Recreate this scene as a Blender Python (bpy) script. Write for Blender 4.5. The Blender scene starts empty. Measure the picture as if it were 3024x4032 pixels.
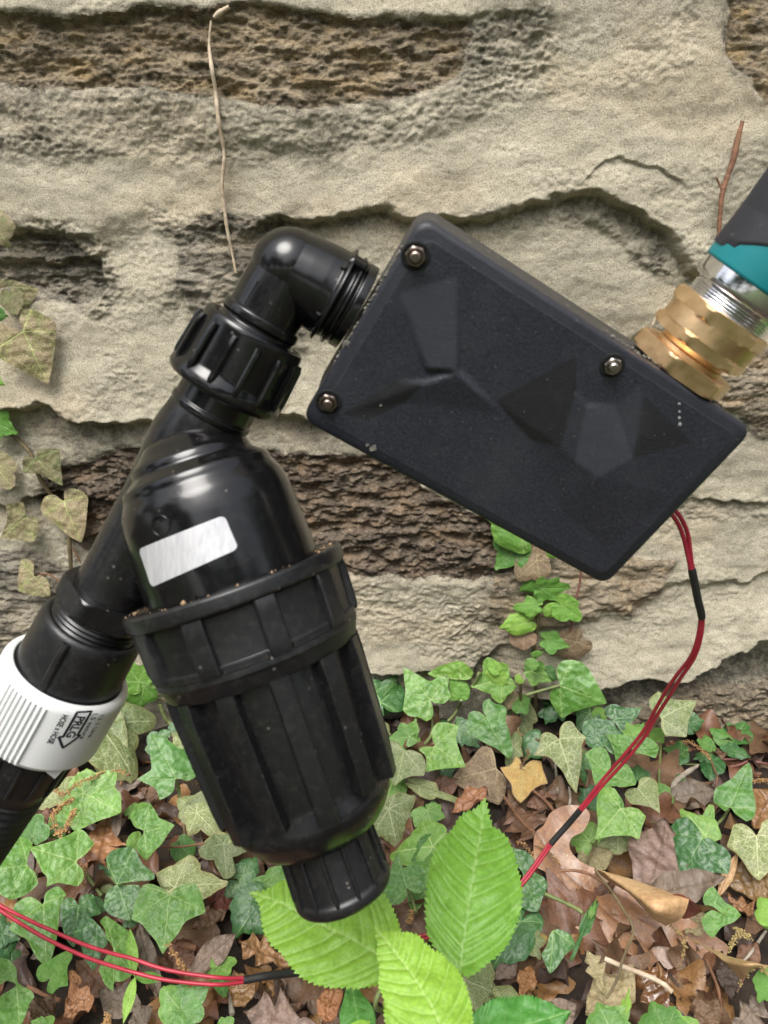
import bpy, bmesh, math, random
import numpy as np
from mathutils import Vector, Matrix
random.seed(7); rng = np.random.default_rng(11)
R = math.radians
sc = bpy.context.scene
COL = sc.collection
# ------------------------------------------------------------------ camera, sky, sun, exposure
F = 3000.0; W = 0.40; HC = 0.283; PITCH = R(20)
CAM = np.array([0, 0, HC]); RT = np.array([1., 0, 0])
FW = np.array([0, math.cos(PITCH), -math.sin(PITCH)]); UP = np.array([0, math.sin(PITCH), math.cos(PITCH)])
cd = bpy.data.cameras.new('camera'); cam = bpy.data.objects.new('camera', cd); COL.objects.link(cam)
cam.location = CAM; cam.rotation_euler = (R(90) - PITCH, 0, 0)
cd.sensor_fit = 'VERTICAL'; cd.sensor_height = 36.0; cd.lens = 36.0 * F / 4032; cd.clip_start = 0.01; cd.clip_end = 400
cd.dof.use_dof = True; cd.dof.focus_distance = 0.33; cd.dof.aperture_fstop = 26.0
sc.camera = cam
world = bpy.data.worlds.new('World'); sc.world = world; world.use_nodes = True
wn = world.node_tree; bgn = wn.nodes['Background']
sky = wn.nodes.new('ShaderNodeTexSky'); sky.sky_type = 'NISHITA'; sky.sun_disc = False
sky.sun_elevation = R(62); sky.sun_rotation = R(200); sky.dust_density = 4.0; sky.air_density = 1.0
hs = wn.nodes.new('ShaderNodeHueSaturation'); hs.inputs['Saturation'].default_value = 0.35
wn.links.new(sky.outputs[0], hs.inputs['Color']); wn.links.new(hs.outputs[0], bgn.inputs[0])
bgn.inputs[1].default_value = 0.15
sl = bpy.data.lights.new('sun', 'SUN'); sl.energy = 1.5; sl.angle = R(35); sl.color = (1, 0.97, 0.92)
so = bpy.data.objects.new('sun', sl); COL.objects.link(so)
# light comes from above, in front of the wall and a little from the left
so.rotation_euler = Vector((0.25, 0.62, -1.15)).to_track_quat('-Z', 'Y').to_euler()
sc.view_settings.view_transform = 'Standard'; sc.view_settings.look = 'None'
sc.view_settings.exposure = 1.05; sc.view_settings.gamma = 1.0
sc.view_settings.use_curve_mapping = False

# ------------------------------------------------------------------ picture helpers
def ray(px, py):
    return FW + (px - 1512) / F * RT - (py - 2016) / F * UP
def P(px, py, d):
    return CAM + ray(px, py) * d
def c2w(v):
    return v[0] * RT + v[1] * UP + v[2] * FW
def proj(X, Y, Z):
    x = X; y = Y * UP[1] + (Z - HC) * UP[2]; z = Y * FW[1] + (Z - HC) * FW[2]
    return 1512 + F * x / z, 2016 - F * y / z
CR = {'Q3': (0, 800, .9114), 'Q5': (0, 1900, .9114), 'Q6': (1512, 1900, .9114), 'Q7': (0, 2900, .9114), 'Q8': (1512, 2900, .9114),
      'Z1': (0, 2900, .4822), 'Z2': (0, 3400, .4822), 'Z3': (700, 3400, .4822), 'Z5': (1500, 2600, .4822), 'Z6': (2224, 2600, .4822),
      'Z7': (2224, 3150, .4822), 'Z8': (1400, 3300, .5425), 'L': (0, 800, .7233), 'D': (0, 0, 1.8227),
      'B': (1100, 700, 1.1597), 'E': (600, 850, .60277), 'H': (2350, 600, .4746), 'N': (0, 2350, .4747), 'T': (150, 2750, .21097),
      'C': (900, 2900, .7233), 'S': (450, 2000, .66305)}
def px(c, x, y):
    a, b, s = CR[c]
    return a + x * s, b + y * s
def norm(v):
    v = np.asarray(v, float); return v / np.linalg.norm(v)

# ------------------------------------------------------------------ numpy noise
_T = rng.random((256, 256)) * 2 * np.pi; _GX = np.cos(_T); _GY = np.sin(_T)
def pn(x, y, seed=0):
    x = np.asarray(x, float) + seed * 17.31; y = np.asarray(y, float) + seed * 9.77
    xi = np.floor(x).astype(int); yi = np.floor(y).astype(int); fx = x - xi; fy = y - yi
    u = fx * fx * fx * (fx * (fx * 6 - 15) + 10); v = fy * fy * fy * (fy * (fy * 6 - 15) + 10)
    def g(a, b):
        i = (xi + a) & 255; j = (yi + b) & 255
        return _GX[i, j] * (fx - a) + _GY[i, j] * (fy - b)
    return ((g(0, 0) * (1 - u) + g(1, 0) * u) * (1 - v) + (g(0, 1) * (1 - u) + g(1, 1) * u) * v) * 1.5
def fbm(x, y, o=4, seed=0, gain=.5):
    s = 0; a = 1
    for k in range(o):
        s = s + a * pn(x * 2 ** k, y * 2 ** k, seed + k * 3.1); a *= gain
    return s
def sst(a, b, x):
    t = np.clip((x - a) / (b - a), 0, 1); return t * t * (3 - 2 * t)

# ------------------------------------------------------------------ object helpers
def tag(o, label=None, cat=None, group=None, kind=None):
    if label: o['label'] = label
    if cat: o['category'] = cat
    if group: o['group'] = group
    if kind: o['kind'] = kind
    return o
def empty(name, loc, label, cat, group=None):
    o = bpy.data.objects.new(name, None); COL.objects.link(o); o.location = Vector(loc); o.empty_display_size = .01
    tag(o, label, cat, group); bpy.context.view_layer.update(); return o
def link(name, me, mat=None, parent=None, mw=None):
    o = bpy.data.objects.new(name, me); COL.objects.link(o)
    if mat is not None:
        if len(me.materials) == 0: me.materials.append(mat)
        elif me.materials[0] != mat:
            o.material_slots[0].link = 'OBJECT'; o.material_slots[0].material = mat
    if mw is None: mw = Matrix.Identity(4)
    if parent is not None:
        o.parent = parent; o.matrix_parent_inverse = Matrix.Identity(4)
        pm = Matrix.Identity(4); q = parent; ch = []
        while q: ch.append(q.matrix_basis.copy()); q = q.parent
        for m in reversed(ch): pm = pm @ m
        mw = pm.inverted() @ mw
    o.matrix_basis = mw
    return o
def np_mesh(name, V, Fc, smooth=True, sharp=None):
    me = bpy.data.meshes.new(name); V = np.asarray(V, float)
    if isinstance(Fc, np.ndarray):
        n, k = Fc.shape
        me.vertices.add(len(V)); me.vertices.foreach_set('co', V.ravel())
        me.loops.add(n * k); me.loops.foreach_set('vertex_index', Fc.astype(np.int32).ravel())
        me.polygons.add(n); me.polygons.foreach_set('loop_start', np.arange(0, n * k, k, dtype=np.int32))
        me.update(calc_edges=True); me.validate()
    else:
        me.from_pydata([tuple(v) for v in V], [], Fc); me.update()
    me.polygons.foreach_set('use_smooth', [smooth] * len(me.polygons))
    if sharp: me.set_sharp_from_angle(angle=R(sharp))
    return me
def attr(me, name, vals):
    a = me.attributes.new(name, 'FLOAT', 'POINT'); a.data.foreach_set('value', np.asarray(vals, np.float32).ravel())
def grid_faces(nr, nc, wrap=False):
    i, j = np.meshgrid(np.arange(nr - 1), np.arange(nc if wrap else nc - 1), indexing='ij')
    j2 = (j + 1) % nc
    return np.stack([i * nc + j, i * nc + j2, (i + 1) * nc + j2, (i + 1) * nc + j], -1).reshape(-1, 4)
class Ax:      # an axis frame: t along, angle 0 faces the camera, positive angles turn to picture right
    def __init__(s, p0, p1):
        s.o = np.array(p0, float); s.d = norm(np.array(p1) - s.o); s.len = np.linalg.norm(np.array(p1) - s.o)
        v = CAM - (s.o + s.d * s.len / 2); v = v - s.d * (v @ s.d); s.a = norm(v); s.b = np.cross(s.d, s.a)
        if s.b @ RT < 0: s.b = -s.b
    def pt(s, t, ang, r):
        t, ang, r = np.broadcast_arrays(t, ang, r)
        return s.o + t[..., None] * s.d + r[..., None] * (np.cos(ang)[..., None] * s.a + np.sin(ang)[..., None] * s.b)
    def t_of(s, x, y):    # axis parameter whose projection is nearest a picture point
        ts = np.linspace(-.15, .35, 2001); q = s.o + ts[:, None] * s.d
        u, v = proj(q[:, 0], q[:, 1], q[:, 2]); return ts[np.argmin((u - x) ** 2 + (v - y) ** 2)]
    def hit(s, x, y, r):  # (t, angle) where the ray through a picture point meets the cylinder
        D = ray(x, y); o = CAM - s.o; D2 = D - s.d * (D @ s.d); o2 = o - s.d * (o @ s.d)
        A = D2 @ D2; B = 2 * D2 @ o2; Cc = o2 @ o2 - r * r; q = (-B - math.sqrt(max(0, B * B - 4 * A * Cc))) / 2 / A
        p = CAM + D * q - s.o; return p @ s.d, math.atan2(p @ s.b, p @ s.a)
def fillet(prof, rad=.0006, n=3):
    out = [prof[0]]
    for i in range(1, len(prof) - 1):
        p = np.array(prof[i]); a = np.array(prof[i - 1]) - p; b = np.array(prof[i + 1]) - p
        la, lb = np.linalg.norm(a), np.linalg.norm(b)
        if la < 1e-7 or lb < 1e-7: continue
        k = min(rad, la * .45, lb * .45); pa = p + a / la * k; pb = p + b / lb * k
        for q in np.linspace(0, 1, n + 1): out.append(tuple((1 - q) ** 2 * pa + 2 * q * (1 - q) * p + q * q * pb))
    out.append(prof[-1]); return out
def lathe(name, ax, prof, mat, parent, seg=72, rad=.0006, mod=None, sharp=50, kind=None):
    pr = np.array(fillet(prof, rad) if rad else prof)
    ang = np.linspace(0, 2 * np.pi, seg, endpoint=False)
    T, A = np.meshgrid(pr[:, 0], ang, indexing='ij'); Rr = np.repeat(pr[:, 1][:, None], seg, 1)
    if mod: Rr = mod(A, T, Rr)
    V = ax.pt(T, A, Rr).reshape(-1, 3)
    me = np_mesh(name, V, grid_faces(len(pr), seg, True), True, sharp)
    bm = bmesh.new(); bm.from_mesh(me); bmesh.ops.remove_doubles(bm, verts=bm.verts, dist=1e-6); bmesh.ops.recalc_face_normals(bm, faces=bm.faces); bm.to_mesh(me); bm.free()
    return finish(me, name, mat, parent)
def finish(me, name, mat, parent):
    # recentre the mesh so that the object's origin sits in the piece
    n = len(me.vertices); co = np.empty(n * 3, np.float32); me.vertices.foreach_get('co', co); co = co.reshape(-1, 3)
    c = (co.min(0) + co.max(0)) / 2; me.vertices.foreach_set('co', (co - c).ravel()); me.update()
    return link(name, me, mat, parent, Matrix.Translation(Vector(c.tolist())))
def rib(name, ax, t0, t1, ang, w, r0, r1, mat, parent, r0b=None, r1b=None, bev=.0005):
    # a long pad standing on a cylinder: w is its width as an arc length
    r0b = r0 if r0b is None else r0b; r1b = r1 if r1b is None else r1b
    ns, nt = 4, 9; V = []; 
    def ring(t, ra, rb, wi, ti):
        q = []
        for (aa, rr) in ((-wi / 2, ra), (-wi / 2, rb - bev), (-wi / 2 + bev, rb), (0, rb + wi * wi / 8 / rb * 0), (wi / 2 - bev, rb), (wi / 2, rb - bev), (wi / 2, ra)):
            q.append(ax.pt(t, ang + aa / rr, rr))
        return q
    for i in range(nt):
        f = i / (nt - 1); t = t0 + (t1 - t0) * f
        ra = r0 + (r0b - r0) * f; rb = r1 + (r1b - r1) * f
        if i in (0, nt - 1): rb -= bev; 
        V += ring(t, ra, rb, w, i)
    Fc = [list(q) for q in grid_faces(nt, 7)] + [list(range(7)), list(range((nt - 1) * 7, nt * 7))[::-1]]
    me = np_mesh(name, V, Fc, True, 40)
    bm = bmesh.new(); bm.from_mesh(me); bmesh.ops.recalc_face_normals(bm, faces=bm.faces); bm.to_mesh(me); bm.free()
    me.set_sharp_from_angle(angle=R(40))
    return finish(me, name, mat, parent)
def spline(pts, n=8):
    p = np.array(pts, float); p = np.vstack([2 * p[0] - p[1], p, 2 * p[-1] - p[-2]]); out = []
    for i in range(1, len(p) - 2):
        for k in range(n):
            t = k / n; a, b, c, d = p[i - 1:i + 3]
            out.append(.5 * ((2 * b) + (-a + c) * t + (2 * a - 5 * b + 4 * c - d) * t * t + (-a + 3 * b - 3 * c + d) * t ** 3))
    out.append(p[-2]); return np.array(out)
def tube_mesh(name, pts, r, seg=8, n=8, bump=0):
    c = spline(pts, n) if n else np.array(pts, float); m = len(c)
    rr = np.interp(np.linspace(0, 1, m), np.linspace(0, 1, len(np.atleast_1d(r))), np.atleast_1d(r)) if np.ndim(r) else np.full(m, r)
    if bump: rr = rr * (1 + bump * rng.normal(size=m))
    t = np.gradient(c, axis=0); t /= np.linalg.norm(t, axis=1)[:, None] + 1e-12
    a = np.cross(t[0], [0.3, .2, .9]); a = norm(a); V = []
    for i in range(m):
        a = norm(a - t[i] * (a @ t[i])); b = np.cross(t[i], a)
        for k in range(seg):
            q = 2 * math.pi * k / seg; V.append(c[i] + rr[i] * (math.cos(q) * a + math.sin(q) * b))
    Fc = [list(q) for q in grid_faces(m, seg, True)] + [list(range(seg))[::-1], list(range((m - 1) * seg, m * seg))]
    return np_mesh(name, V, Fc, True, 60)
def tube(name, pts, r, mat, parent=None, seg=8, n=8, bump=0):
    return finish(tube_mesh(name, pts, r, seg, n, bump), name, mat, parent)

# ------------------------------------------------------------------ materials
def newmat(name):
    m = bpy.data.materials.new(name); m.use_nodes = True; return m, m.node_tree.nodes, m.node_tree.links, m.node_tree.nodes['Principled BSDF']
def noise(N, Lk, vec, scale, detail=4, rough=.6, w=None):
    n = N.new('ShaderNodeTexNoise'); n.inputs['Scale'].default_value = scale; n.inputs['Detail'].default_value = detail; n.inputs['Roughness'].default_value = rough
    Lk.new(vec, n.inputs['Vector']); return n.outputs['Fac']
def ramp(N, Lk, fac, stops):
    r = N.new('ShaderNodeValToRGB'); e = r.color_ramp.elements
    while len(e) < len(stops): e.new(.5)
    for el, (p, c) in zip(e, stops): el.position = p; el.color = (*c, 1) if len(c) == 3 else c
    Lk.new(fac, r.inputs[0]); return r.outputs[0]
def mixc(N, Lk, fac, a, b, mode='MIX'):
    m = N.new('ShaderNodeMix'); m.data_type = 'RGBA'; m.blend_type = mode
    for s, v in ((0, fac), (6, a), (7, b)):
        if hasattr(v, 'links'): Lk.new(v, m.inputs[s])
        else: m.inputs[s].default_value = v if s == 0 else (*v, 1)
    return m.outputs[2]
def math_n(N, Lk, op, a, b=0.0, clamp=False):
    m = N.new('ShaderNodeMath'); m.operation = op; m.use_clamp = clamp
    for s, v in ((0, a), (1, b)):
        if hasattr(v, 'links'): Lk.new(v, m.inputs[s])
        else: m.inputs[s].default_value = v
    return m.outputs[0]
def attn(N, name):
    a = N.new('ShaderNodeAttribute'); a.attribute_name = name; return a.outputs['Fac']
def bump(N, Lk, h, dist, strength=1.0, nrm=None):
    b = N.new('ShaderNodeBump'); b.inputs['Distance'].default_value = dist; b.inputs['Strength'].default_value = strength
    Lk.new(h, b.inputs['Height'])
    if nrm is not None: Lk.new(nrm, b.inputs['Normal'])
    return b.outputs[0]
def coord(N, which='Object'):
    return N.new('ShaderNodeTexCoord').outputs[which]
def mapping(N, Lk, vec, scale):
    m = N.new('ShaderNodeMapping'); m.inputs['Scale'].default_value = scale; Lk.new(vec, m.inputs[0]); return m.outputs[0]

def plastic(name, col, rough, dust=.25, grain=0, spec=.5):
    m, N, Lk, b = newmat(name); v = coord(N)
    d1 = noise(N, Lk, v, 420, 6, .8); big = ramp(N, Lk, d1, [(.50, (0, 0, 0)), (.85, (.8, .8, .8))])
    vo = N.new('ShaderNodeTexVoronoi'); vo.inputs['Scale'].default_value = 330; Lk.new(v, vo.inputs['Vector'])
    sp = ramp(N, Lk, vo.outputs['Distance'], [(.07, (1, 1, 1)), (.16, (0, 0, 0))])
    msk = ramp(N, Lk, noise(N, Lk, v, 90, 2), [(.52, (0, 0, 0)), (.6, (1, 1, 1))])
    sp2 = mixc(N, Lk, 1.0, sp, msk, 'MULTIPLY')
    dirt = mixc(N, Lk, big, (0, 0, 0), (dust * .3,) * 3)
    dirt = mixc(N, Lk, 1.0, dirt, mixc(N, Lk, sp2, (0, 0, 0), (dust,) * 3), 'ADD')
    c = mixc(N, Lk, dirt, col, (.20, .18, .15)); Lk.new(c, b.inputs['Base Color'])
    rr = ramp(N, Lk, noise(N, Lk, v, 60, 4), [(.3, (rough * .75,) * 3), (.7, (min(1, rough * 1.35),) * 3)])
    rr = mixc(N, Lk, dirt, rr, (.8, .8, .8)); Lk.new(rr, b.inputs['Roughness'])
    b.inputs['Specular IOR Level'].default_value = spec
    nb = bump(N, Lk, noise(N, Lk, v, 45, 2), .0003, .35)
    if grain: nb = bump(N, Lk, noise(N, Lk, v, 2200, 2), .00012, grain, nb)
    Lk.new(nb, b.inputs['Normal']); return m
M = {}
M['gloss'] = plastic('glossy_black_plastic', (.004, .004, .0045), .17, .3)
M['black'] = plastic('black_plastic', (.006, .006, .0066), .26, .45)
M['matte'] = plastic('matte_black_plastic', (.0065, .0065, .0075), .36, .6, .3)
M['lid'] = plastic('charcoal_box_lid', (.0155, .0175, .0245), .46, .30, .9)
M['lid_dark'] = plastic('dark_smooth_facet', (.010, .0115, .012), .62, .2, .7, .3)
M['lid_light'] = plastic('sheen_facet', (.034, .036, .048), .38, .2, .7)
M['boxside'] = plastic('dusty_box_side', (.030, .028, .024), .7, 1.2, 1.0)
M['white'] = plastic('white_plastic', (.66, .67, .66), .35, .12)
M['ink'] = plastic('black_ink', (.012, .014, .02), .5, .1)
M['grip'] = plastic('dark_rubber_grip', (.014, .0145, .020), .6, .3, .5)
M['teal'] = plastic('teal_rubber', (.005, .17, .19), .42, .2)
M['heat'] = plastic('heat_shrink', (.012, .012, .012), .55, .4)
def metal(name, col, rough, aniso=0):
    m, N, Lk, b = newmat(name); b.inputs['Metallic'].default_value = 1; v = coord(N)
    c = mixc(N, Lk, ramp(N, Lk, noise(N, Lk, v, 120, 5), [(.35, (0, 0, 0)), (.75, (1, 1, 1))]), col, tuple(x * .72 for x in col))
    Lk.new(c, b.inputs['Base Color'])
    Lk.new(ramp(N, Lk, noise(N, Lk, v, 200, 4), [(.3, (rough * .7,) * 3), (.7, (rough * 1.4,) * 3)]), b.inputs['Roughness'])
    Lk.new(bump(N, Lk, noise(N, Lk, mapping(N, Lk, v, (1, 1, 6)), 500, 3), .00005, .5), b.inputs['Normal']); return m
M['brass'] = metal('brass', (.80, .56, .32), .38)
M['chrome'] = metal('chrome', (.82, .82, .84), .09)
M['steel'] = metal('steel', (.50, .46, .42), .25)
M['rust'] = metal('rusty_steel', (.30, .245, .21), .34)
m, N, Lk, b = newmat('brushed_silver_sticker'); v = coord(N)
s = noise(N, Lk, mapping(N, Lk, v, (1, 1, .06)), 900, 4)
Lk.new(ramp(N, Lk, s, [(.3, (.46, .46, .48)), (.7, (.62, .62, .63))]), b.inputs['Base Color']); b.inputs['Metallic'].default_value = .35; b.inputs['Roughness'].default_value = .42
M['sticker'] = m
m, N, Lk, b = newmat('red_wire_insulation'); v = coord(N)
Lk.new(ramp(N, Lk, noise(N, Lk, v, 150, 4), [(.3, (.30, .012, .03)), (.75, (.42, .03, .055))]), b.inputs['Base Color']); b.inputs['Roughness'].default_value = .42
M['red'] = m
m, N, Lk, b = newmat('grey_sealant'); v = coord(N)
Lk.new(ramp(N, Lk, noise(N, Lk, v, 700, 4), [(.3, (.05, .05, .045)), (.7, (.28, .26, .22))]), b.inputs['Base Color']); b.inputs['Roughness'].default_value = .8
M['seal'] = m
def simple(name, c1, c2, scale, rough=.8, b2=0, bs=600):
    m, N, Lk, b = newmat(name); v = coord(N)
    Lk.new(ramp(N, Lk, noise(N, Lk, v, scale, 5), [(.32, c1), (.68, c2)]), b.inputs['Base Color']); b.inputs['Roughness'].default_value = rough
    if b2: Lk.new(bump(N, Lk, noise(N, Lk, v, bs, 4), b2, 1), b.inputs['Normal'])
    return m
M['crumb'] = simple('tan_crumbs', (.18, .12, .07), (.36, .24, .13), 300)
M['catkin'] = simple('dry_catkin', (.22, .12, .045), (.50, .30, .12), 420, .8)
M['catkin_dark'] = simple('dark_catkin', (.10, .06, .03), (.30, .20, .09), 420, .8)
M['catkin_green'] = simple('olive_catkin', (.22, .17, .06), (.44, .34, .14), 420, .8)
M['root'] = simple('dry_root', (.30, .22, .14), (.55, .46, .34), 160, .8, .0002)
M['twig'] = simple('brown_twig', (.12, .055, .03), (.26, .13, .07), 160, .8, .0003)
M['stem'] = simple('ivy_stem', (.07, .055, .03), (.17, .13, .06), 120, .7, .0003)
M['petiole'] = simple('green_petiole', (.10, .13, .04), (.20, .24, .09), 90, .55)
M['redstem'] = simple('red_stem', (.13, .05, .04), (.26, .11, .09), 90, .6)
M['greytwig'] = simple('grey_twig', (.20, .17, .13), (.40, .35, .28), 160, .8, .0003)

# moulded panel of the lid: fine pebbled grain; darker dents, and hatched dents with their sheen painted paler into the base colour
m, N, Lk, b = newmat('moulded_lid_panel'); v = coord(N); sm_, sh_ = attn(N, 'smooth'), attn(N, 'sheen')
g_ = noise(N, Lk, v, 1500, 3, .7); base_ = ramp(N, Lk, g_, [(.35, (.014, .0155, .022)), (.68, (.032, .035, .047))])
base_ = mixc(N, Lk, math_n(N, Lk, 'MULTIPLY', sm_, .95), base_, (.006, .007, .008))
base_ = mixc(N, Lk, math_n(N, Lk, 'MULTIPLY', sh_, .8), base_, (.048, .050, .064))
base_ = mixc(N, Lk, ramp(N, Lk, noise(N, Lk, v, 60, 5, .7), [(.5, (0, 0, 0)), (.8, (.10,) * 3)]), base_, (.16, .16, .16))
vo_ = N.new('ShaderNodeTexVoronoi'); vo_.inputs['Scale'].default_value = 380; Lk.new(v, vo_.inputs['Vector'])
base_ = mixc(N, Lk, ramp(N, Lk, vo_.outputs['Distance'], [(.05, (.5,) * 3), (.12, (0, 0, 0))]), base_, (.12, .12, .12)); Lk.new(base_, b.inputs['Base Color'])
wv = N.new('ShaderNodeTexWave'); wv.wave_type = 'BANDS'; wv.inputs['Scale'].default_value = 900; wv.inputs['Distortion'].default_value = 1.5; wv.inputs['Detail Scale'].default_value = .02
cmb_ = N.new('ShaderNodeCombineXYZ'); Lk.new(attn(N, 'lu'), cmb_.inputs[0]); Lk.new(attn(N, 'lv'), cmb_.inputs[1]); mp_ = N.new('ShaderNodeMapping'); mp_.inputs['Rotation'].default_value = (0, 0, R(20)); Lk.new(cmb_.outputs[0], mp_.inputs[0]); Lk.new(mp_.outputs[0], wv.inputs['Vector'])
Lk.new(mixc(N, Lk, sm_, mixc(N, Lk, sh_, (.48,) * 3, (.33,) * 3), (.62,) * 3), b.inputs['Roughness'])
nb_ = bump(N, Lk, g_, .00016, .9); bw_ = N.new('ShaderNodeBump'); bw_.inputs['Distance'].default_value = .00006; Lk.new(sh_, bw_.inputs['Strength']); Lk.new(wv.outputs['Fac'], bw_.inputs['Height']); Lk.new(nb_, bw_.inputs['Normal']); Lk.new(bw_.outputs[0], b.inputs['Normal'])
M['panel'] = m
# ---- wall materials: 'stain' and 'warm' are tone masks (stains, joints, bands below ledges) stored on the mesh
def wallmat(name, ca, cb, cs, cw, grain, speck, pits, streak=1.0, crys=None):
    m, N, Lk, b = newmat(name); v = coord(N)
    n1 = noise(N, Lk, mapping(N, Lk, v, (1, 1, streak)), 45, 6, .62)
    c = ramp(N, Lk, n1, [(.3, ca), (.7, cb)])
    wm = math_n(N, Lk, 'MULTIPLY', attn(N, 'warm'), ramp(N, Lk, noise(N, Lk, v, 120, 5, .7), [(.3, (.35,) * 3), (.7, (1,) * 3)]), True)
    c = mixc(N, Lk, wm, c, cw)
    st = math_n(N, Lk, 'MULTIPLY', attn(N, 'dark_tone'), ramp(N, Lk, noise(N, Lk, mapping(N, Lk, v, (1, 1, streak)), 210, 6, .72), [(.36, (.25,) * 3), (.62, (1,) * 3)]), True)
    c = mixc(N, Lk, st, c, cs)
    g = noise(N, Lk, mapping(N, Lk, v, (1, 1, 1 + .4 * (streak - 1))), grain, 5, .75)
    c = mixc(N, Lk, ramp(N, Lk, g, [(.38, (speck,) * 3), (.50, (0, 0, 0))]), c, tuple(x * .35 for x in cs), 'MIX')
    c = mixc(N, Lk, ramp(N, Lk, g, [(.56, (0, 0, 0)), (.72, (.38,) * 3)]), c, tuple(min(1, x * 1.45) for x in cb))
    if crys:
        vo = N.new('ShaderNodeTexVoronoi'); vo.inputs['Scale'].default_value = 520; Lk.new(mapping(N, Lk, v, (1, 1, 1.7)), vo.inputs['Vector'])
        c = mixc(N, Lk, mixc(N, Lk, 1.0, vo.outputs['Color'], (.45, .45, .45), 'MULTIPLY'), c, mixc(N, Lk, vo.outputs['Color'], crys[0], crys[1]))
    Lk.new(c, b.inputs['Base Color']); b.inputs['Roughness'].default_value = .88; b.inputs['Specular IOR Level'].default_value = .3
    nb = bump(N, Lk, g, pits, 1.0)
    nb = bump(N, Lk, noise(N, Lk, mapping(N, Lk, v, (1, 1, streak)), grain * .28, 4, .7), pits * 1.1, .8, nb)
    Lk.new(nb, b.inputs['Normal']); return m
M['mortar'] = wallmat('mortar', (.375, .338, .248), (.52, .475, .362), (.115, .103, .079), (.56, .45, .31), 1250, .5, .0006)
M['schist'] = wallmat('brown_schist', (.20, .155, .095), (.38, .305, .195), (.065, .052, .037), (.36, .24, .095), 1100, .8, .0009, 3.2, ((.08, .065, .045), (.55, .46, .33)))
M['darkschist'] = wallmat('dark_schist', (.125, .098, .068), (.26, .205, .145), (.042, .033, .025), (.26, .16, .08), 1100, .85, .0010, 3.4, ((.05, .038, .028), (.40, .32, .24)))
M['greystone'] = wallmat('grey_stone', (.25, .225, .175), (.38, .345, .27), (.09, .08, .063), (.36, .30, .21), 1300, .75, .0007, 1.8)
M['tanstone'] = wallmat('tan_stone', (.25, .205, .14), (.38, .32, .23), (.08, .066, .048), (.38, .26, .14), 1200, .75, .0006, 1.6, ((.14, .11, .08), (.5, .42, .30)))
M['soil'] = simple('dark_soil', (.010, .007, .005), (.035, .024, .016), 70, .95, .003, 220)
M['grass'] = simple('grass_ground', (.03, .06, .015), (.08, .12, .03), 3, .9)

# ------------------------------------------------------------------ wall height field
def polymask(u, v, poly, soft):
    # signed distance to a polygon, softened
    poly = np.array(poly, float); inside = np.zeros(u.shape, bool); dist = np.full(u.shape, 1e9); n = len(poly)
    for i in range(n):
        a = poly[i]; b = poly[(i + 1) % n]
        cond = ((a[1] > v) != (b[1] > v)); 
        with np.errstate(divide='ignore', invalid='ignore'):
            xi = (b[0] - a[0]) * (v - a[1]) / (b[1] - a[1] + 1e-12) + a[0]
        inside ^= cond & (u < xi)
        e = b - a; t = np.clip(((u - a[0]) * e[0] + (v - a[1]) * e[1]) / (e @ e), 0, 1)
        dist = np.minimum(dist, np.hypot(u - a[0] - t * e[0], v - a[1] - t * e[1]))
    sd = np.where(inside, dist, -dist)
    return sst(-soft, soft, sd), sd
STONES = [  # material, polygon in the 1659-wide picture, height mm, edge softness, roughness mm, label
 ('schist', [(-300, 40), (180, 30), (520, 10), (760, 40), (1000, 45), (1010, 90), (985, 170), (860, 215), (640, 240), (430, 205), (230, 190), (90, 200), (-300, 190)], -3, 16, 3.2, 'long brown glittery schist stone across the top left'),
 ('schist', [(1545, -200), (1900, -200), (1900, 330), (1700, 260), (1640, 200), (1560, 110)], -2, 10, 2.0, 'brown stone corner at the top right'),
 ('greystone', [(-300, 495), (60, 500), (150, 515), (215, 560), (225, 620), (150, 665), (60, 640), (-300, 600)], -7, 14, 3.5, 'dark hollow grey stone at the left edge above the ivy'),
 ('greystone', [(385, 480), (470, 455), (560, 480), (640, 520), (700, 640), (650, 760), (440, 720), (385, 600)], 1, 16, 2.2, 'rough grey stone face behind the pipe elbow'),
 ('darkschist', [(120, 1010), (300, 985), (560, 985), (700, 990), (860, 1010), (990, 1090), (1110, 1130), (1120, 1230), (1010, 1250), (860, 1245), (600, 1250), (300, 1220), (160, 1180), (80, 1090)], -4, 12, 5.0, 'dark layered schist stone behind the filter body'),
 ('tanstone', [(1445, 780), (1560, 770), (1900, 760), (1900, 950), (1640, 930), (1590, 900), (1500, 850)], 3, 12, 1.8, None),
 ('tanstone', [(1050, 1240), (1180, 1200), (1330, 1195), (1440, 1210), (1415, 1300), (1250, 1330), (1120, 1350), (1060, 1330)], 2, 12, 1.6, None),
 ('tanstone', [(1340, 1530), (1440, 1480), (1600, 1470), (2000, 1440), (2000, 1900), (1380, 1800), (1330, 1640)], 10, 20, 3.0, 'coarse brown stone low on the right behind small ivy'),
 ('greystone', [(-300, 1180), (60, 1200), (150, 1260), (190, 1370), (60, 1460), (-300, 1500)], 0, 16, 2.0, None),
]
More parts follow.
